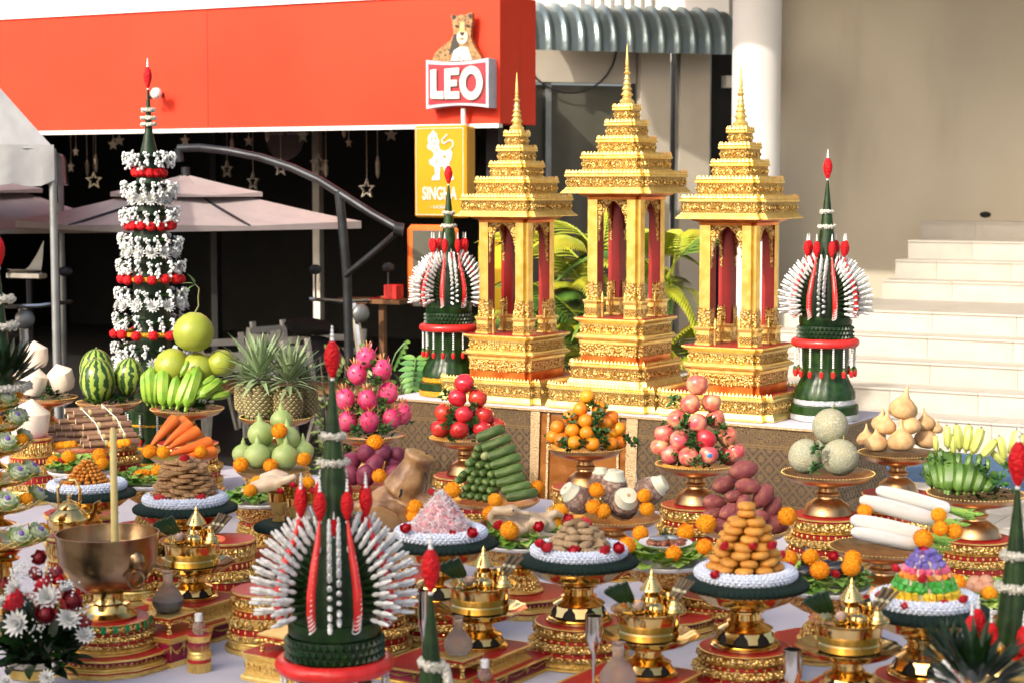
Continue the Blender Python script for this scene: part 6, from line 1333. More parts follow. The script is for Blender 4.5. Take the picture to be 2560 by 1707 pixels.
# little cups on a green mat
D = row(735, WC - .1); p = at(735, 1322, D)
t = thing('embossed_bowl', 'low embossed gold pedestal under the four little cups', 'bowl', (p.x, p.y, p.z - .09), 0, 'embossed gold bowls'); obj('bowl', cache('gbowl', bowl_mesh), t, sc=(.8, .8, .64)); poly_base(p, TZ, p.z - .09 - TZ, .17, 'twelve sided red topped base under the four little cups')
solo('green_mat', MC['gmat'], 'dark green fringed mat under the four little cups', 'mat', p + Vector((0, 0, .012)), (0, 0, 0), (.135, .135, 1), 'dark green fringed mats')
mat('dip_dark', (.02, .015, .012), (.05, .035, .03), .2, 0, 40); mat('dip_yellow', (.62, .42, .08), (.55, .34, .05), .6, 0, 40)
for i, (X, Y, dip, l) in enumerate(((1145, 1168, 'dip_dark', 'little gold cup of dark sauce at the back'), (1030, 1228, 'dip_dark', 'little gold cup of thin sauce beside the trotter'), (1330, 1225, 'dip_yellow', 'little gold cup of yellow powder behind the dark cone'), (1200, 1280, 'dip_dark', 'little gold cup at the front of the mat'))):
    q = at(420 + X / 3.733, 900 + Y / 3.733, D + (.06, -.01, .03, -.07)[i]); hh = q.z - p.z - .032; t = thing('sauce_cup', l, 'cup', (q.x, q.y, q.z - hh), 0, 'little gold cups'); obj('goblet', cache('gob', lambda: mesh1(lathe([(.60, 0), (.62, .03), (.42, .18), (.30, .24), (.55, .30), (.92, .60), (1, .70), (.9, .70)], 28, cap=False), 'gold_relief', 40)), t, sc=(.036, .036, hh)); obj('bowl', cache('gbw', lambda: mesh1(lathe([(.85, .62), (1.0, .70), (1.02, 1.0), (.96, 1.0), (.92, .72)], 28, cap=False), 'brass', 40)), t, sc=(.036, .036, hh)); obj('sauce', mesh1(lathe([(.93, .90), (.001, .91)], 20, cap=False), dip), t, sc=(.036, .036, hh)); rose(420 + (X + 20) / 3.733, 900 + (Y - 8) / 3.733, q.y - .015, 'small red rose on the ' + l, 9)
# ================================================================ BETEL SETS
def sq_base(p, z0, h, r, label, rz, panel='gold_fine', name='square_base'):
    t = thing(name, label, 'stand base', (p.x, p.y, z0), rz, 'square red topped bases')
    def bd():
        b = MB(); L = lambda q, m: b.add(loft(red_sq(.10), q), m)
        L([(1.0, 0), (1.0, .10), (.96, .16), (.96, .20), (.92, .24)], 'gold'); L([(.90, .24), (.90, .76)], panel); L([(.92, .76), (.97, .84), (.97, .88), (1.02, .94), (1.02, .99), (.96, .992)], 'gold'); L([(.95, .985), (.95, 1.0)], 'red'); b.add(lozenges(.90, .26, .74, .20, .10, .02), 'gold_relief'); return nom(b.mesh('sq', 30))
    obj('body', cache(('sq', panel), bd), t, sc=(r / .15, r / .15, h / .15)); return t
def swag_base(p, z0, h, r, label, rz):
    t = thing('swag_base', label, 'stand base', (p.x, p.y, z0), rz, 'red bases with gold swags')
    def bd():
        b = MB(); q4 = [(1, -1), (1, 1), (-1, 1), (-1, -1)]; L = lambda q, m: b.add(loft(q4, q), m)
        L([(1.0, 0), (1.0, .07), (.97, .09), (.97, .14), (.94, .17)], 'gold'); L([(.92, .17), (.92, .78)], 'magenta'); L([(.94, .78), (.99, .86), (.99, .91), (1.03, .95), (1.03, .995), (.98, .996)], 'gold'); L([(.97, .99), (.97, 1.0)], 'red'); return nom(b.mesh('sw', 30))
    def swags():
        b = MB()
        for k in range(4):
            M = Matrix.Rotation(k * pi / 2, 4, 'Z')
            for i in range(3):
                x0 = -.92 + i * .6133
                for dz, wd in ((.0, .10), (.16, .06)):
                    v, f = [], []
                    for j in range(9):
                        u = j / 8; x = x0 + .6133 * u; z = .76 - dz * .3 - (.30 - dz * .6) * sin(pi * u); hw = wd * (.4 + sin(pi * u) * .6); v += [(x, -.935, z + hw * .5), (x, -.955, z), (x, -.935, z - hw * .5)]
                    for j in range(8): a = j * 3; f += [(a, a + 3, a + 4, a + 1), (a + 1, a + 4, a + 5, a + 2)]
                    b.add((v, f), 'gold_relief', M)
                b.add(([(x0 - .07, -.93, .74), (x0 + .07, -.93, .74), (x0, -.96, .5), (x0, -.93, .26)], [(0, 2, 1), (0, 3, 2), (1, 2, 3)]), 'gold_relief', M)
        return nom(b.mesh('swg', 60))
    obj('body', cache('swb', bd), t, sc=(r / .15, r / .15, h / .15)); tag(obj('gold_swags', cache('swg', swags), t, sc=(r / .15, r / .15, h / .15)), kind='stuff'); return t
CHEDI = [(.55, 0), (.60, .04), (.42, .10), (.60, .16), (.72, .26), (.66, .36), (.45, .44), (.48, .48), (.80, .50), (.74, .55), (.70, .56), (.66, .60), (.60, .61), (.56, .65), (.50, .66), (.46, .70), (.40, .71), (.34, .76), (.24, .78), (.14, .86), (.16, .89), (.08, .94), (.01, 1.0)]
mat('tube_brown', (.16, .12, .07), (.10, .075, .045), .7, 0, 40); mat('tie', (.6, .58, .40), (.5, .48, .3), .6)
def lotus_me(m1, m2, op=.6, n=9):
    b = MB(); b.add(ball(.35, 8, 6, 1, 1, .8), m2)
    for k, (q, o, L) in enumerate(((5, .25, 1.0), (7, op, 1.0), (n, op * 1.8, .95))):
        for i in range(q): a = 2 * pi * (i + .5 * (k % 2)) / q; d = Vector((cos(a) * o, sin(a) * o, 1)); b.add(leafq(L, .36, -.35, .35, 4, .8), m1, Matrix.Translation((.12 * cos(a), .12 * sin(a), -.25)) @ aim(d, -Vector((cos(a), sin(a), 0))))
    return b.mesh('lotus', 60)
LOTP = lotus_me('lotus_pink', 'marigold', .7)
def betel(px, foot_y, D, where, base):
    p = at(px, foot_y, D); z = p.z; g = f'in the betel set {where}'
    t = thing('brass_stand', f'polished brass stand with scalloped plate {g}', 'stand', (p.x, p.y, z), .3, 'polished brass stands'); obj('foot', MC['bfoot'], t, sc=(.80, .80, .75)); obj('dish', MC['bdish'], t, sc=(.84, .84, .75)); zt = z + .15 * .75
    if base:
        h = z - TZ; sq_base(p, TZ + h * .5, h * .5 - .0005, .112, f'square gold base with red top {g}', -PSI, 'gold_fine'); swag_base(p + (V * -.05), TZ, h * .5 - .0005, .185, f'wide red base with gold swags {g}', -PSI)
    bw = thing('brass_bowl', f'polished straight sided brass bowl {g}', 'bowl', (p.x, p.y, zt - .012), 0, 'straight sided brass bowls'); obj('bowl', cache('bbw', lambda: mesh1(lathe([(.075, 0), (.082, .006), (.083, .022), (.080, .026), (.082, .030), (.084, .070), (.088, .074), (.102, .078), (.102, .081), (.086, .081), (.078, .068), (.001, .066)], 40, cap=False), 'brass', 35)), bw)
    zb = zt + .056; q = lambda x, y, zz=0: p.xy.to_3d() + Vector((x, y, zb + zz))
    a = thing('chedi_jar', f'small spired brass jar standing {g}', 'jar', q(.01, .025), 0, 'spired brass jars'); obj('jar', cache('chd', lambda: mesh1(lathe([(r * .040, zz * .115) for r, zz in CHEDI], 24), 'brass', 30)), a)
    k = thing('tube_cup', f'little brass cup holding tubes {g}', 'cup', q(.052, .005), 0, 'little brass cups'); obj('cup', cache('cup', lambda: mesh1(lathe([(.013, 0), (.015, .006), (.008, .012), (.018, .022), (.023, .05), (.021, .05), (.014, .02)], 20, cap=False), 'brass', 40)), k)
    for i in range(5):
        o = thing('rolled_tube', f'{ORD[i + 1]} brown rolled tube {g}', 'tube', q(.046 + .005 * i, .0 + .006 * (i % 2), .022), 0, 'brown rolled tubes'); o.rotation_euler = (R.uniform(-.1, .1), .52 + .05 * i, 0); obj('roll', cache('roll', lambda: mesh1(lathe([(.0048, 0), (.0048, .085), (.001, .085)], 8), 'tube_brown', 40)), o); obj('tie', cache('tie', lambda: mesh1(lathe([(.0058, .044), (.0058, .052)], 8, cap=False), 'tie', 40)), o)
    k = thing('lidded_pot', f'small round lidded brass pot {g}', 'pot', q(.015, -.045), 0, 'lidded brass pots'); obj('pot', cache('pot', lambda: mesh1(lathe([(.02, 0), (.026, .006), (.027, .022), (.024, .024)], 20), 'brass', 40)), k); obj('lid', cache('pl2', lambda: mesh1(lathe([(.027, .024), (.025, .032), (.012, .038), (.004, .040), (.005, .046), (.001, .050)], 20), 'brass', 40)), k)
    k = thing('cone_lid_pot', f'small cone lidded brass pot {g}', 'pot', q(.065, -.035), 0, 'cone lidded brass pots'); obj('pot', cache('cpt', lambda: mesh1(lathe([(.016, 0), (.018, .008), (.015, .012), (.030, .014), (.026, .020), (.022, .021), (.018, .030), (.014, .031), (.010, .042), (.004, .046), (.005, .05), (.001, .055)], 20), 'brass', 35)), k)
    solo('lotus_cup', LOTP, f'folded cream lotus {g}', 'lotus', q(-.028, -.045, .022), (-.3, 0, R.uniform(0, 6)), .027, 'folded cream lotuses'); k = thing('offering_cup', f'little brass cup under the lotus {g}', 'cup', q(-.028, -.045), 0, 'little brass cups'); obj('cup', MC['cup'], k, sc=(1, 1, .4))
    b = thing('leaf_roll', f'dark green rolled leaves lying {g}', 'leaf roll', q(-.058, .005, .028), 0, 'dark green leaf rolls')
    for i in range(6): obj('leaf', cache('lr', lambda: mesh1(lathe([(.004, 0), (.0075, .01), (.0085, .055), (.007, .06)], 8), 'banana_leaf', 40)), b, (.006 * i - .012, 0, .003 * (i % 2)), (0, -.95 + .1 * i, .3))
    o = solo('red_rose', ROSE[0], f'red rose beside the brass jar {g}', 'rose', q(.032, -.012, .018), (-.4, .2, 0), .015, 'small red roses')
betel(482, 1492, 5.62, 'nearest the candle bowl', True); betel(1200, 1614, 5.12, 'behind the small floral finial', True); betel(1620, 1685, 4.86, 'in front of the fish dish', True); betel(2120, 1720, 4.62, 'in front of the jelly', True)
# ================================================================ CANDLE BOWL
D = 5.25; p = at(268, 1330, D); foot = at(268, 1540, D)
t = thing('metal_bowl', 'large dull brass footed bowl holding a tall candle', 'bowl', (p.x, p.y, foot.z)); hh = p.z - foot.z
obj('bowl', mesh1(lathe([(.045, .30 * hh), (.075, .33 * hh), (.115, .45 * hh), (.140, .66 * hh), (.148, 1.0 * hh), (.145, hh), (.137, .7 * hh), (.10, .48 * hh), (.001, .42 * hh)], 48, cap=False), 'brass_dull', 40), t)
obj('foot', mesh1(lathe([(.080, 0), (.082, .03 * hh), (.070, .07 * hh), (.064, .10 * hh), (.060, .17 * hh), (.046, .18 * hh), (.042, .22 * hh), (.042, .31 * hh)], 36), 'brass', 40), t); obj('water', mesh1(lathe([(.14, .80 * hh), (.001, .80 * hh)], 40, cap=False), 'glass_dark', 40), t)
lh = obj('lion_handle', mesh1(ball(.03, 12, 8, 1, .6, 1.1, fn=lambda v: 1 + .15 * noise.noise(v * 3)), 'brass_dull', 40), t, (.10, -.098, .72 * hh)); obj('ring', mesh1(torus(.024, .004, 24, 6), 'brass_dull'), lh, (.004, -.018, -.045), UP)
cd = at(288, 1075, D); cbz = foot.z + hh * .60
mat('wax', (.62, .52, .22), (.56, .46, .18), .45, 0, 20, sss=.3)
cn = thing('candle', 'tall pale yellow candle standing in the brass bowl', 'candle', (p.x + .022, p.y, cbz)); obj('wax', mesh1(lathe([(.0115, 0), (.0095, cd.z - cbz), (.006, cd.z - cbz + .008), (.001, cd.z - cbz + .009)], 16), 'wax', 40), cn); obj('wick', mesh1(tube([(0, 0, cd.z - cbz), (.002, 0, cd.z - cbz + .022)], .0012, 5), 'tube_brown'), cn)
bz = drum(p, TZ + .055, foot.z - TZ - .056,   .135, 'round gold base with green glass insets under the candle bowl')
for i in range(22): a = 2 * pi * i / 22; obj('green_inset', cache('gi', lambda: mesh1(box(.004, .011, .022, 0, 0, 0, .001), 'green_glass')), bz, (.1215 * cos(a), .1215 * sin(a), (foot.z - TZ - .056) * .86), (0, 0, a))
poly_base(p, TZ, .0545, .185, 'twelve sided red topped base under the candle bowl')
# ================================================================ GLASS AND SMALL THINGS
m, nt, pr = new_mat('glass'); pr.inputs['Transmission Weight'].default_value = .9; pr.inputs['Roughness'].default_value = .06; pr.inputs['Base Color'].default_value = (.93, .95, .96, 1); pr.inputs['IOR'].default_value = 1.3; setbump(nt, pr, ntex(nt, 160, 1, kind='voronoi'), .5, .003)
mat('milk', (.80, .75, .70), (.76, .70, .66), .3)
def flask(px, py, D, r, label, fill=True, z0=None):
    p = at(px, py, D); t = thing('glass_flask', label, 'flask', (p.x, p.y, p.z - r * .95), 0, 'cut glass flasks'); s = r
    obj('glass', cache('flk', lambda: mesh1(lathe([(.30, 0), (.75, .08), (1.0, .55), (.97, .95), (.65, 1.45), (.34, 1.75), (.30, 1.95), (.31, 2.55), (.40, 2.62), (.36, 2.62), (.27, 2.5)], 28, cap=False), 'glass', 60)), t, sc=s)
    if fill: obj('milk', cache('mlk', lambda: mesh1(lathe([(.28, .02), (.72, .10), (.97, .55), (.95, .80), (.001, .80)], 24), 'milk', 60)), t, sc=s * .97)
    return p
def mini_table(p, ztop, label, r=.045):
    t = thing('mini_table', label, 'small table', (p.x, p.y, ztop - .05), -PSI, 'small red and gold tables'); obj('tray', cache('mt', lambda: MB().add(box(.09, .09, .022, 0, 0, .036, .003), 'red').add(box(.094, .094, .006, 0, 0, .047, .001), 'gold').mesh('mt', 30)), t, sc=(r / .045, r / .045, 1)); obj('relief', cache('mtr', lambda: mesh1(box(.096, .096, .010, 0, 0, .034), 'gold_relief')), t, sc=(r / .045, r / .045, 1))
    for sx in (-1, 1):
        for sy in (-1, 1): obj('leg', cache('mtl', lambda: mesh1(lathe([(.008, 0), (.006, .008), (.004, .015), (.008, .026)], 8), 'gold_relief', 40)), t, (sx * r * .85, sy * r * .85, 0))
    return t
q = flask(420, 1492, 5.32, .046, 'cut glass flask of milky water beside the candle bowl'); mini_table(q, q.z - .046 * .95, 'small red and gold table under the milky flask', .055); sw = at(430, 1600, 5.25); swag_base(Vector((q.x, q.y, 0)), TZ, max(.02, q.z - .046 * .95 - .05 - TZ - .001), .09, 'red swag base under the milky flask table', -PSI)
q = flask(1145, 1600, 4.95, .040, 'cut glass flask behind the small floral finial', False); mini_table(q, q.z - .04 * .95, 'small red and gold table under the flask behind the finial', .05); sq_base(Vector((q.x, q.y, 0)), TZ, max(.02, q.z - .038 - .05 - TZ - .001), .06, 'small square base under the flask behind the finial', -PSI)
q = flask(1545, 1682, 4.62, .048, 'cut glass flask before the middle betel set', False); sq_base(Vector((q.x, q.y, 0)), TZ, max(.02, q.z - .046 - TZ - .001), .07, 'small square base under the flask before the betel set', -PSI)
def bottle(px, py, D, label):
    p = at(px, py, D); t = thing('small_bottle', label, 'bottle', (p.x, p.y, p.z - .018), 0, 'small capped bottles'); obj('glass', cache('btl', lambda: mesh1(lathe([(.012, 0), (.019, .010), (.019, .024), (.010, .036), (.010, .038)], 18), 'glass', 60)), t); obj('cap', cache('btc', lambda: mesh1(lathe([(.0115, .038), (.0115, .058), (.0095, .060), (.001, .060)], 16), 'white', 40)), t)
    if p.z - .018 - TZ > .01: poly_base(p, TZ, p.z - .018 - TZ - .0005, .035, label.replace('small bottle', 'little red base of the small bottle').replace('standing ', ''))
bottle(497, 1568, 5.18, 'small bottle standing beside the swag base'); bottle(1212, 1685, 4.85, 'small bottle standing beside the betel base')
def goblet(px, top, bot, D, r, label, m='silver'):
    a, b_ = at(px, top, D), at(px, bot, D); h = a.z - TZ; t = thing('metal_goblet', label, 'goblet', (a.x, a.y, TZ), 0, 'tall metal goblets'); hb = b_.z - TZ
    obj('cup', mesh1(lathe([(.006, hb), (r * .5, hb + .012), (r * .92, hb + .035), (r, hb + .06), (r * .92, h), (r * .86, h), (r * .9, hb + .06)], 24, cap=False), m, 50), t); obj('stem', mesh1(lathe([(.03, 0), (.028, .004), (.006, .012), (.0045, hb * .6), (.006, hb + .004)], 14), m, 40), t)
goblet(1485, 1538, 1630, 4.72, .0245, 'tall narrow metal goblet before the crumbed bars'); goblet(1982, 1622, 1722, 4.55, .0255, 'tall metal goblet before the biscuit tower'); goblet(1058, 1475, 1590, 4.9, .016, 'slim metal goblet behind the small floral finial')
def small_tray(px, py, D, label):
    p = at(px, py, D); mini_table(p, p.z, label, .06); sq_base(p, TZ, max(.02, p.z - .05 - TZ - .0005), .10, label.replace('small red tray', 'red topped base under the tray'), -PSI, 'gold_fine')
small_tray(720, 1578, 5.12, 'small red tray beside the dark floral cone')
# teapot
D = 5.85; p = at(174, 1296, D); t = thing('brass_teapot', 'ribbed brass teapot with upright handle beside the candle', 'teapot', (p.x, p.y, p.z - .052))
obj('body', mesh1(lathe([(.040, 0), (.045, .006), (.062, .025), (.067, .050), (.060, .070), (.040, .084), (.036, .088)], 48, lambda a, i, z: 1 + (.025 * cos(20 * a) if 1 < i < 5 else 0)), 'brass', 50), t); obj('lid', mesh1(lathe([(.038, .088), (.036, .094), (.022, .108), (.010, .112), (.006, .118), (.008, .126), (.001, .134)], 24), 'brass', 40), t)
obj('handle', mesh1(tube([(-.032, 0, .08), (-.036, 0, .15), (-.020, 0, .178), (.020, 0, .178), (.036, 0, .15), (.032, 0, .08)], .005, 8), 'brass'), t); obj('spout', mesh1(tube([(.055, 0, .045), (.078, 0, .07), (.085, 0, .10), (.10, 0, .108)], [.014, .010, .008, .007], 8), 'brass'), t)
drum(p, TZ, p.z - .052 - TZ - .001, .085, 'round red and gold base under the teapot')
# ================================================================ FLORAL CONES
mat('tip_white', (.80, .82, .80), (.64, .68, .66), .6, 0, 120, bump=.4, bscale=260, bdist=.002)
def spike_me():
    b = MB(); b.add(lathe([(.0085, 0), (.0075, .05), (.003, .112)], 5), 'banana_leaf')
    b.add(lathe([(.002, .106), (.0054, .113), (.0064, .122), (.0040, .132), (.0062, .141), (.0060, .150), (.004, .155), (.0048, .161), (.002, .167)], 7), 'tip_white')
    return b.mesh('spike', 60)
def bud_me():
    b = MB(); b.add(lathe([(.004, 0), (.010, .012), (.019, .035), (.021, .055), (.016, .078), (.006, .092)], 12, lambda a, i, z: 1 + .09 * noise.noise(Vector((cos(a) * 3, sin(a) * 3, z * 90)))), 'red_flower')
    for z, r in ((.094, .006), (.106, .0052), (.117, .0042), (.126, .003)): b.add(ball(r, 7, 5, 1, 1, 1.3, c=(0, 0, z)), 'tip_white')
    b.add(ball(.006, 7, 5, c=(0, 0, -.003)), 'tip_white'); return b.mesh('bud', 60)
def bead_ring(R0, r, n=26):
    def bd():
        b = MB(); b.add(torus(R0, r * .8, 30, 8), 'garland')
        for i in range(n * 4): a = R.uniform(0, 6.283); c_ = R.uniform(0, 6.283); b.add(ball(r * .34, 5, 4, c=((R0 + r * .8 * cos(c_)) * cos(a), (R0 + r * .8 * cos(c_)) * sin(a), r * .9 * sin(c_))), 'garland')
        return b.mesh('gr', 60)
    return cache(('gr', R0, r), bd)
def horn_me():
    """red and white striped cord lying on the outer edge of a leaf gusset"""
    pts = [(.160, 0, .13), (.172, 0, .18), (.168, 0, .24), (.146, 0, .31), (.120, 0, .37), (.104, 0, .43)]; b = MB(); b.add(tube(pts, [.010, .0135, .0135, .012, .009, .004], 8), 'red_satin')
    for i in range(15): t = i / 15 * 3.6; k = int(t); p = Vector(pts[k]).lerp(Vector(pts[k + 1]), t - k); b.add(torus(.0138 - .0003 * i, .0020, 10, 4), 'tip_white', Tm(p, (.7, .35, 0)))
    b.add(ball(.008, 8, 6, 1, 1, 1.5, c=(.112, 0, .352)), 'tip_white'); return b.mesh('horn', 60)
def gusset_me():
    v, f = [], []; prof = [(.118, .13), (.120, .18), (.110, .24), (.092, .31), (.075, .37), (.060, .42)]
    for i, (r, z) in enumerate(prof):
        w = .042 * (1 - .75 * i / 5)
        v += [(r * .62, -w, z), (r * .9, -w * .8, z), (r, 0, z), (r * .9, w * .8, z), (r * .62, w, z)]
    for i in range(5):
        for j in range(4): a = i * 5 + j; f.append((a, a + 1, a + 6, a + 5))
    b = MB(); b.add((v, f), 'banana_leaf')
    for i in range(12):
        t = i / 12 * 4.5; k = int(t); a0, a1 = Vector(v[k * 5 + 2]), Vector(v[k * 5 + 7]); p = a0.lerp(a1, t - k); b.add(leafq(.055, .010, .1, .3, 2), 'banana_leaf', Matrix.Translation(p) @ aim((-.3, .8 if i % 2 else -.8, .5), Vector((1, 0, 0))))
    return b.mesh('gus', 50)
def cone_me(R0, z0, z1, m='banana_leaf'):
    n = 26; return mesh1(lathe([(R0 * (1 - i / n) ** 1.05 + .004, z0 + (z1 - z0) * i / n) for i in range(n + 1)], 24, lambda a, i, z: 1 + .025 * (i % 2)), m, 30)
def tassel_me():
    b = MB()
    for i in range(9): b.add(ball(.0062, 6, 4, 1, 1, .9, c=(0, 0, -.012 - i * .0115)), 'tip_white')
    b.add(lathe([(.004, -.112), (.009, -.120), (.010, -.128)], 8), 'parsley'); b.add(lathe([(.010, -.126), (.0115, -.140), (.009, -.156), (.006, -.160)], 8), 'red_satin'); return b.mesh('tas', 60)
def knot_me():
    b = MB(); b.add(lathe([(.128, .085), (.134, .095), (.133, .13), (.10, .135)], 40, cap=False), 'banana_leaf'); b.add(lathe([(.132, .02), (.138, .05), (.134, .085)], 40, cap=False), 'leaf_dark')
    for k in range(3):
        for i in range(40): a = 2 * pi * (i + .5 * (k % 2)) / 40; b.add(([(0, -.010, -.008), (0, .010, -.008), (0, 0, .012), (.011, 0, 0)], [(0, 1, 3), (1, 2, 3), (2, 0, 3)]), 'banana_leaf', Matrix.Rotation(a, 4, 'Z') @ Matrix.Translation((.137, 0, .030 + k * .021)))
    return b.mesh('knot', 40)
def stand_me(trim):
    b = MB(); b.add(lathe([(.115, -.02), (.112, -.10), (.108, -.16), (.13, -.21), (.150, -.25), (.152, -.285)], 80, lambda a, i, z: 1 + .035 * abs(sin(10 * a + i * .25)), cap=False), 'banana_leaf'); b.add(lathe([(.154, -.285), (.156, -.305), (.154, -.312)], 40, cap=False), trim); b.add(lathe([(.150, -.312), (.170, -.318), (.172, -.36)], 40, lambda a, i, z: 1 + .02 * abs(sin(15 * a)), cap=False), 'banana_leaf'); b.add(lathe([(.174, -.36), (.175, -.385), (.17, -.392), (.001, -.392)], 40, cap=False), trim); return b.mesh('std', 40)
mat('trim_gold', (.80, .42, .02), (.62, .28, .01), .5, .3, 120, bump=1, bscale=160, bdist=.006, bkind='voronoi'); mat('trim_silver', (.74, .76, .78), (.55, .57, .60), .4, .4, 120, bump=1, bscale=160, bdist=.006, bkind='voronoi')
def floral_cone(loc, label, trim='trim_gold', stand_h=True, sc=1, rz=0, lower=True, fans=8):
    t = thing('floral_cone', label, 'floral offering', loc, rz, 'leaf and flower cones', sc)
    obj('cone', cache('cone', lambda: cone_me(.085, .13, .83)), t); obj('inner_leaves', cache('core', lambda: mesh1(lathe([(.12, .12), (.125, .2), (.10, .32), (.07, .42)], 24), 'leaf_dark', 50)), t)
    obj('flower_bud', cache('bud', bud_me), t, (0, 0, .825), sc=1.15)
    for z, r in ((.66, .028), (.585, .038)): obj('garland_ring', bead_ring(r, .011), t, (0, 0, z))
    if lower:
        for i in range(fans):
            a = 2 * pi * i / fans; f = obj('leaf_fan', cache('gus', gusset_me), t, (0, 0, 0), (0, 0, a)); n = 24
            for j in range(n):
                u = j / (n - 1); el = -.10 + 1.32 * u; r0 = .030 + .018 * sin(pi * u); z0 = .165 + .11 * u; d = Vector((cos(el), 0, sin(el)))
                obj('leaf_spike', cache('spk', spike_me), f, (r0, .013 * (1 if j % 2 else -1), z0), (0, pi / 2 - el, 0), R.uniform(.95, 1.04) * (1.24 - .14 * u))
            a2 = a + pi / fans; h = obj('striped_cord', cache('horn', horn_me), t, (0, 0, 0), (0, 0, a2)); obj('bud', MC['bud'], h, (.100, 0, .43), sc=.92)
            if i % 2 == 0: obj('small_bud', MC['bud'], t, (.088 * cos(a), .088 * sin(a), .385), sc=.55)
        tag(obj('braided_collar', cache('knot', knot_me), t), kind='stuff'); obj('red_ring', cache('rring', lambda: mesh1(torus(.150, .023, 48, 12, lambda a, b: 1 + .02 * cos(40 * a)), 'red_satin', 180)), t)
        for i in range(16): a = 2 * pi * i / 16; obj('tassel', cache('tas', tassel_me), t, (.152 * cos(a), .152 * sin(a), -.012))
        if stand_h: obj('leaf_stand', cache(('std', trim), lambda: stand_me(trim)), t)
    return t
def cone_at(px, tip, D, zbase, label, trim, **k):
    """stand the cone so that its tip meets the photo pixel; returns it"""
    p = at(px, tip, D); h = p.z - zbase; s = h / (.97 + .392); return floral_cone((p.x, p.y, zbase + .392 * s), label, trim, sc=s, **k)
cone_at(1121, 398, row(1121, 7.62), AZ + .0045, 'leaf and flower cone beside the pavilion nearest the lightbox', 'trim_gold', rz=.2); cone_at(2070, 376, row(2070, 7.72), AZ + .0045, 'leaf and flower cone at the stairs end of the altar', 'trim_silver', rz=.5)
p = at(830, 818, 4.75); s = (p.z - at(830, 1655, 4.75).z) / .97
floral_cone((p.x, p.y, p.z - .97 * s), 'large dark leaf and flower cone in the near middle', stand_h=False, sc=s, rz=.1); solo('leaf_drum', mesh1(lathe([(.12 * s, 0), (.11 * s, p.z - .97 * s - TZ)], 32, lambda a, i, z: 1 + .012 * cos(24 * a)), 'banana_leaf', 40), 'green leaf drum under the large dark flower cone', 'stand', (p.x, p.y, TZ))
# smaller finial in front
p = at(1076, 1325, 4.22); t = thing('floral_finial', 'slim leaf finial with garlands and red buds at the bottom edge', 'floral offering', (p.x, p.y, p.z - .97), .3)
obj('cone', cache('cone', lambda: 0), t); obj('flower_bud', MC['bud'], t, (0, 0, .825), sc=1.1)
for z, r in ((.655, .024), (.575, .030)): obj('garland_ring', bead_ring(r, .012), t, (0, 0, z), (.15, .2, 0))
obj('garland_strip', mesh1(tube([(.028, -.015, .655), (.036, -.02, .615), (.03, -.02, .575)], .012, 8), 'garland'), t)
for i in range(7): a = i * .9 + .4; obj('flower_bud', MC['bud'], t, (.062 * cos(a), .062 * sin(a), .42), sc=1.3)
for i in range(14): a = i * .45; obj('leaf_spike', MC['spk'], t, (.075 * cos(a), .075 * sin(a), .34), (0, .5, a), 1.0)
obj('base_leaves', mesh1(lathe([(.10, -.55), (.10, .2), (.085, .36), (.05, .42)], 24), 'leaf_dark', 50), t)
# right edge cone in a brass vase
p = at(2548, 1062, 4.3); t = floral_cone((p.x, p.y, p.z - .97), 'leaf and flower cone cut off by the near stairs side edge', stand_h=False, rz=.35); vz = p.z - .97 + .02
v = thing('brass_vase', 'polished brass vase holding the edge flower cone', 'vase', (p.x, p.y, TZ)); obj('vase', mesh1(lathe([(.07, 0), (.075, .01), (.05, .03), (.05, .06), (.10, .10), (.115, max(.14, vz - TZ - .08)), (.13, max(.16, vz - TZ - .03))], 36), 'brass', 40), v)
for px, py, D, r, l in ((2440, 1640, 4.45, .075, 'round lidded brass jar near the edge flower cone'), (2500, 1668, 4.2, .085, 'second lidded brass jar at the bottom corner')):
    p = at(px, py, D); k = thing('brass_jar', l, 'jar', (p.x, p.y, p.z - r), 0, 'round lidded brass jars'); obj('jar', cache('bj', lambda: mesh1(lathe([(.5, 0), (.85, .25), (1, .7), (.96, 1.0)], 32), 'brass', 40)), k, sc=r); obj('lid', cache('bjl', lambda: mesh1(lathe([(1.0, 1.0), (.98, 1.06), (.7, 1.32), (.3, 1.45), (.10, 1.48), (.14, 1.6), (.02, 1.72)], 32), 'brass', 40)), k, sc=r); sq_base(p, TZ, max(.02, p.z - r - TZ - .001), r * .8, 'square base under the ' + l, -PSI)
p = at(2440, 1700, 3.7); b = MB()
for i in range(90): a = R.uniform(0, 6.28); el = R.uniform(.1, 1.4); d = Vector((cos(a) * cos(el), sin(a) * cos(el), sin(el))); b.add(leafq(R.uniform(.07, .13), .010, .05, .4, 3), 'leaf_dark', Matrix.Translation(d * .05) @ aim(d))
solo('leaf_bunch', b.mesh('lb', 60), 'dark spiky leaf bunch in the near stairs side corner', 'leaves', p - Vector((0, 0, .03)), sc=1.0)['kind'] = 'thing'; solo('leaf_bunch', MC.setdefault('lb2', b.mesh('lb2', 60)), 'smaller dark leaf bunch before the jelly stand', 'leaves', at(2370, 1660, 4.1), sc=.65)
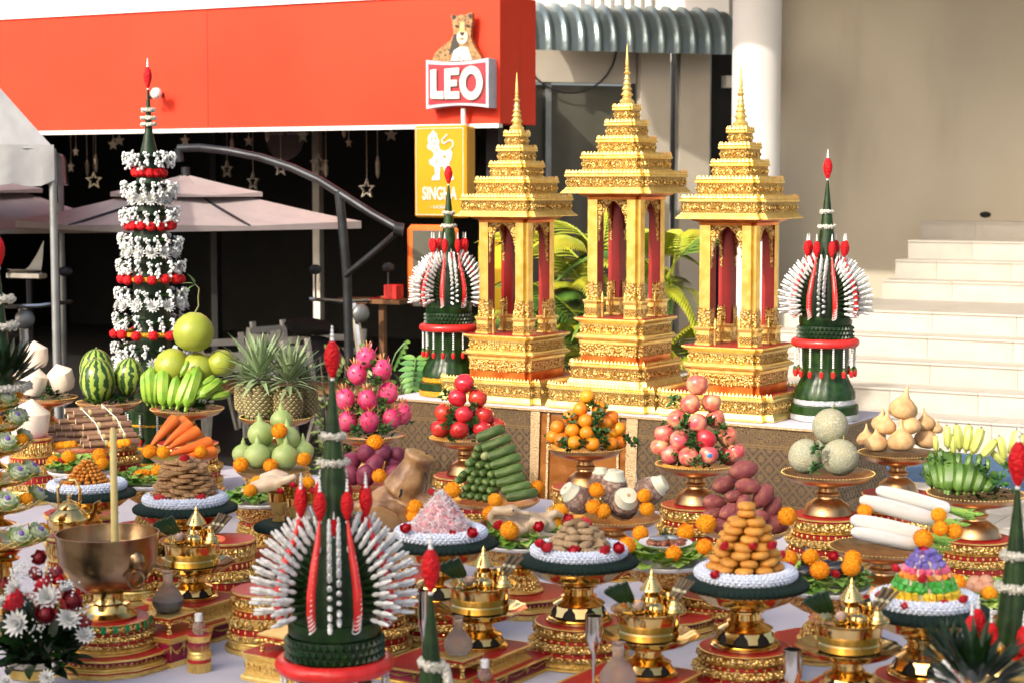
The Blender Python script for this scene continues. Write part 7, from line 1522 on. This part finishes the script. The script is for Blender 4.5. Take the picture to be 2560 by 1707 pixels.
# ================================================================ TALL FLOWER TOWER
D = 9.0; top, bot = at(383, 146, D), at(383, 1010, D)
t = thing('flower_tower', 'very tall tower of white buds and red roses on green leaves', 'floral offering', (bot.x, bot.y, bot.z)); ht = top.z - bot.z; zf = lambda py: at(383, py, D).z - bot.z; rr = lambda w: w / F * D
obj('spine', mesh1(lathe([(rr(48), -.02), (rr(44), zf(620)), (rr(30), zf(420)), (rr(10), zf(330)), (rr(3), zf(225))], 20), 'leaf_dark', 40), t); obj('flower_bud', MC['bud'], t, (0, 0, zf(222)), sc=(1.0, 1.0, (zf(146) - zf(222)) / .13))
def spray_me():
    b = MB()
    for i in range(3): d = Vector((1, (i - 1) * .25, .15)).normalized(); b.add(leafq(.075, .010, .1, .3, 3), 'banana_leaf', aim(d))
    for i in range(22): q = Vector((R.uniform(.052, .078), R.uniform(-.008, .008), R.uniform(-.036, .024))); b.add(ball(R.uniform(.0040, .0058), 6, 4, 1, 1, 1.15, c=q), 'tip_white')
    return b.mesh('spray', 60)
def chrys_me(m='white_flower', n=40):
    b = MB(); b.add(ball(.22, 8, 5, 1, 1, .6), 'lotus')
    for k in range(3):
        for i in range(n // 3): a = 2 * pi * (i + .33 * k) / (n // 3); el = .15 + .42 * k; d = Vector((cos(a) * cos(el), sin(a) * cos(el), sin(el))); b.add(leafq(1.0 - .18 * k, .15, -.25, .35, 3, .9), m, aim(d, Vector((0, 0, 1))))
    return b.mesh('chrys', 60)
SPR = [spray_me() for _ in range(3)]; CHR = chrys_me()
def rad_at(py): return rr(20 + 76 * min(1, max(0, (py - 350) / 540)))
for py in (392, 465, 532, 598, 662, 730, 798, 866, 930):
    n = 17; r0 = rad_at(py)
    for i in range(n): a = 2 * pi * (i + .5 * (py % 2)) / n + R.uniform(-.08, .08); obj('bud_spray', SPR[i % 3], t, (r0 * .55 * cos(a), r0 * .55 * sin(a), zf(py) + R.uniform(-.012, .012)), (R.uniform(-.3, .3), .10, a), (1.3, 1.35, 1.22))
for py in (432, 565, 697, 832):
    n = 14; r0 = rad_at(py) * 1.08
    for i in range(n): a = 2 * pi * i / n; obj('red_bloom', cache('rb', lambda: mesh1(ball(.025, 12, 8, 1, 1, .95, fn=lambda v: 1 + .1 * noise.noise(v * 5)), 'red_flower', 60)), t, (r0 * cos(a), r0 * sin(a), zf(py) + R.uniform(-.004, .004)))
    obj('gold_band', mesh1(torus(r0 * .9, .012, 30, 8), 'trim_gold'), t, (0, 0, zf(py)))
for py in (500, 632, 762, 905):
    n = 13; r0 = rad_at(py)
    for i in range(n): a = 2 * pi * i / n + .1; obj('white_bloom', CHR, t, (r0 * 1.02 * cos(a), r0 * 1.02 * sin(a), zf(py)), (0, 1.2, a), .040)
for py, r in ((276, 14), (296, 16), (312, 17)): obj('garland_ring', bead_ring(round(rr(r), 3), .010), t, (0, 0, zf(py)))
ts = thing('tower_stand', 'dark green leaf drum with gold bands under the tall flower tower', 'stand', (bot.x, bot.y, TZ)); hb = bot.z - TZ
obj('drum', mesh1(lathe([(.14, 0), (.145, hb * .3), (.12, hb * .5), (.13, hb - .02)], 32, lambda a, i, z: 1 + .012 * cos(24 * a)), 'banana_leaf', 40), ts)
for z in (.1, .35, .7): obj('gold_band', mesh1(torus(.14 - .02 * (z > .5), .008, 36, 6), 'trim_gold'), ts, (0, 0, hb * z))
for i in range(10): a = i * .63; obj('tassel', MC['tas'], ts, (.135 * cos(a), .135 * sin(a), hb - .03))
# ================================================================ LOTUS TOWER
def lotus_bud():
    b = MB(); b.add(ball(.78, 14, 9, 1, 1, .95), 'lotus'); b.add(ball(.30, 8, 6, 1, 1, .8, c=(0, 0, .72)), 'purple')
    for k, (q, o, L, z) in enumerate(((6, .5, .75, .1), (8, 1.1, 1.05, -.2), (7, 2.2, 1.1, -.35))):
        for i in range(q): a = 2 * pi * (i + .5 * (k % 2)) / q; d = Vector((cos(a) * o, sin(a) * o, 1)); b.add(leafq(L, .42, -.3, .25, 4, .9), 'lotus' if k < 2 else 'lettuce', Matrix.Translation((.45 * cos(a), .45 * sin(a), z)) @ aim(d, -Vector((cos(a), sin(a), 0))))
    return b.mesh('lotusb', 60)
D = 5.6; PX = -12
lt = thing('lotus_tower', 'tiered gold lattice stand stacked with bowls at the near edge', 'stand', (at(PX, 1400, D).x, D, TZ)); LOT = lotus_bud()
tiers = [(996, 70), (1050, 80), (1106, 92), (1182, 108), (1248, 120), (1336, 138)]
def lat_me(r, h):
    b = MB(); n = 26; b.add(lathe([(r * .5, 0), (r * .7, h * .10), (r * .92, h * .45), (r * .93, h * .5)], 40, cap=False), 'brass')
    for i in range(n):
        for s in (-1, 1): a0 = 2 * pi * i / n; a1 = a0 + s * 2 * pi / n; am = (a0 + a1) / 2; b.add(tube([(r * .92 * cos(a0), r * .92 * sin(a0), h * .48), (r * 1.0 * cos(am), r * 1.0 * sin(am), h * .75), (r * 1.06 * cos(a1), r * 1.06 * sin(a1), h)], .0018, 4), 'gold')
    return b.mesh('lat', 40)
for i, (py, w) in enumerate(tiers):
    z = at(PX, py, D).z - TZ; r = w / F * D; obj('lattice_bowl', lat_me(r, .042), lt, (0, 0, z - .036)); obj('stem', mesh1(lathe([(r * .5, z - .036), (r * .2, z - .05), (r * .2, z - .06), (r * .45, z - .075)], 24, cap=False), 'brass', 40), lt); nf = 7 + i
    for j in range(nf):
        a = -pi / 2 + (j - nf / 2 + .5) * 2 * pi / nf; q = Vector((lt.location.x + r * .86 * cos(a), D + r * .86 * sin(a), TZ + z + .010)); side = sin(a) < .5
        if not side: continue
        if (i + j) % 3 == 2: solo('marigold', MARI[j % 2], f'marigold in the {ORD[i + 1]} tier of the lotus tower, {ORD[j + 1]} round', 'marigold', q, (R.uniform(-.5, 0), 0, a), .024, 'orange marigold heads')
        else: solo('lotus_flower', LOT, f'folded white lotus in the {ORD[i + 1]} tier of the lotus tower, {ORD[j + 1]} round', 'lotus', q, (0, .75, a), .027 + .001 * i, 'folded white lotuses of the tower')
z6 = at(PX, 1336, D).z - TZ; obj('foot', mesh1(lathe([(.10, 0), (.11, .02), (.07, .06), (.05, z6 - .08), (.09, z6 - .04)], 32), 'brass', 40), lt)
p = at(10, 566, D); zb = at(PX, 965, D).z; t = thing('floral_finial', 'leaf finial with red bud on top of the lotus tower', 'floral offering', (lt.location.x + .032, D, zb)); hh = p.z - zb; sc_ = hh / .92
obj('cone', MC['cone'], t, (0, 0, -.13 * sc_), sc=(sc_ * .8, sc_ * .8, sc_)); obj('flower_bud', MC['bud'], t, (0, 0, hh - .235 * sc_), sc=1.9 * sc_)
for py, r in ((748, .038), (815, .046)): obj('garland_ring', bead_ring(r, .013), t, (0, 0, at(PX, py, D).z - zb))
obj('garland_ring', bead_ring(.082, .014), t, (0, 0, .0)); b = MB()
for k in range(3):
    for i in range(18): a = 2 * pi * (i + .5 * (k % 2)) / 18; d = Vector((cos(a), sin(a), .5 + .5 * k)); b.add(leafq(.10, .013, -.1, .4, 3), 'leaf_dark', Matrix.Translation((.05 * cos(a), .05 * sin(a), .015 + .02 * k)) @ aim(d))
tag(obj('leaf_collar', b.mesh('lc', 60), t), kind='stuff')
# ================================================================ BOUQUET IN THE NEAR CORNER
D = 4.95; c0 = at(90, 1560, D); vs = thing('bouquet_bowl', 'white and gold footed bowl holding the bouquet', 'bowl', (c0.x, c0.y, TZ)); zr = at(90, 1640, D).z - TZ
obj('bowl', mesh1(lathe([(.055, 0), (.06, .008), (.035, .03), (.03, .04), (.075, max(.05, zr - .06)), (.085, max(.09, zr)), (.08, max(.09, zr))], 36), 'silver', 40), vs); obj('gold_band', mesh1(lathe([(.079, max(.055, zr - .05)), (.084, max(.075, zr - .02))], 36, cap=False), 'gold', 40), vs, sc=(1.02, 1.02, 1))
foam = solo('bouquet_greens', clump(170, .13, .11, .16, .075, .022, ['banana_leaf', 'leaf_dark'], .45, 4), 'dark glossy leaves round the red and white bouquet', 'leaves', (c0.x, c0.y, TZ + zr - .02), kind='stuff')
bq = lambda X, Y, dy: at(X / 3.733, 1287 + Y / 3.733, D + dy)
for i, (X, Y, r, dy) in enumerate(((170, 1010, 150, -.13), (640, 970, 135, -.12), (445, 770, 140, -.09), (140, 690, 110, -.05), (790, 1130, 110, -.10), (620, 680, 85, -.02), (20, 820, 90, -.08), (440, 1520, 90, -.13), (60, 1560, 80, -.12))):
    solo('chrysanthemum', CHR, f'white chrysanthemum, {ORD[i + 1]} largest in the corner bouquet', 'flower', bq(X, Y, dy), (1.15 + R.uniform(-.3, .2), R.uniform(-.2, .2), (X - 400) * .0012), 1.0 * r / 3.733 / F * D, 'white chrysanthemums in the bouquet')
for i, (X, Y, r, dy, k) in enumerate(((370, 400, 62, 0, 1), (335, 545, 66, -.03, 1), (520, 545, 60, -.02, 1), (420, 930, 82, -.12, 1), (130, 800, 90, -.11, 0), (400, 650, 80, -.06, 0), (660, 810, 90, -.10, 1), (60, 640, 55, 0, 1), (780, 1000, 60, -.08, 1), (545, 610, 48, -.04, 0))):
    solo('red_rose', ROSE[k], f'{"dark red" if k else "bright red"} bloom in the corner bouquet, {ORD[i + 1]} from the top', 'rose', bq(X, Y, dy), (.9, 0, R.uniform(0, 6)), 1.6 * r / 3.733 / F * D, 'red blooms in the bouquet')
b = MB()
for i in range(260): q = R.choice(((200, 500), (600, 680), (430, 540), (300, 760), (350, 1060), (760, 900), (150, 560))); p = bq(q[0] + R.gauss(0, 60), q[1] + R.gauss(0, 45), R.uniform(-.12, -.02)); b.add(ball(.0032, 5, 4, c=tuple(p - c0)), 'tip_white')
solo('filler_blossom', b.mesh('gy', 60), 'tiny white filler blossom in the corner bouquet', 'flowers', c0, kind='stuff')

# bases half hidden in the near rows
for px, py, D, r, l in ((925, 1500, 5.35, .125, 'round red and gold base just behind the dark flower cone, coconut side'), (668, 1470, 5.45, .125, 'round red and gold base behind the dark flower cone, candle side'), (560, 1345, 6.0, .12, 'round red and gold base between wafers and gourds'), (60, 1500, 5.7, .13, 'round red and gold base below the lotus tower'), (330, 1330, 6.1, .12, 'round red and gold base behind the candle'), (1780, 1480, 5.75, .13, 'round red and gold base behind the biscuit tower')):
    p = at(px, py, D); h = p.z - TZ
    if h > .04: drum(p, TZ, h, r, l)
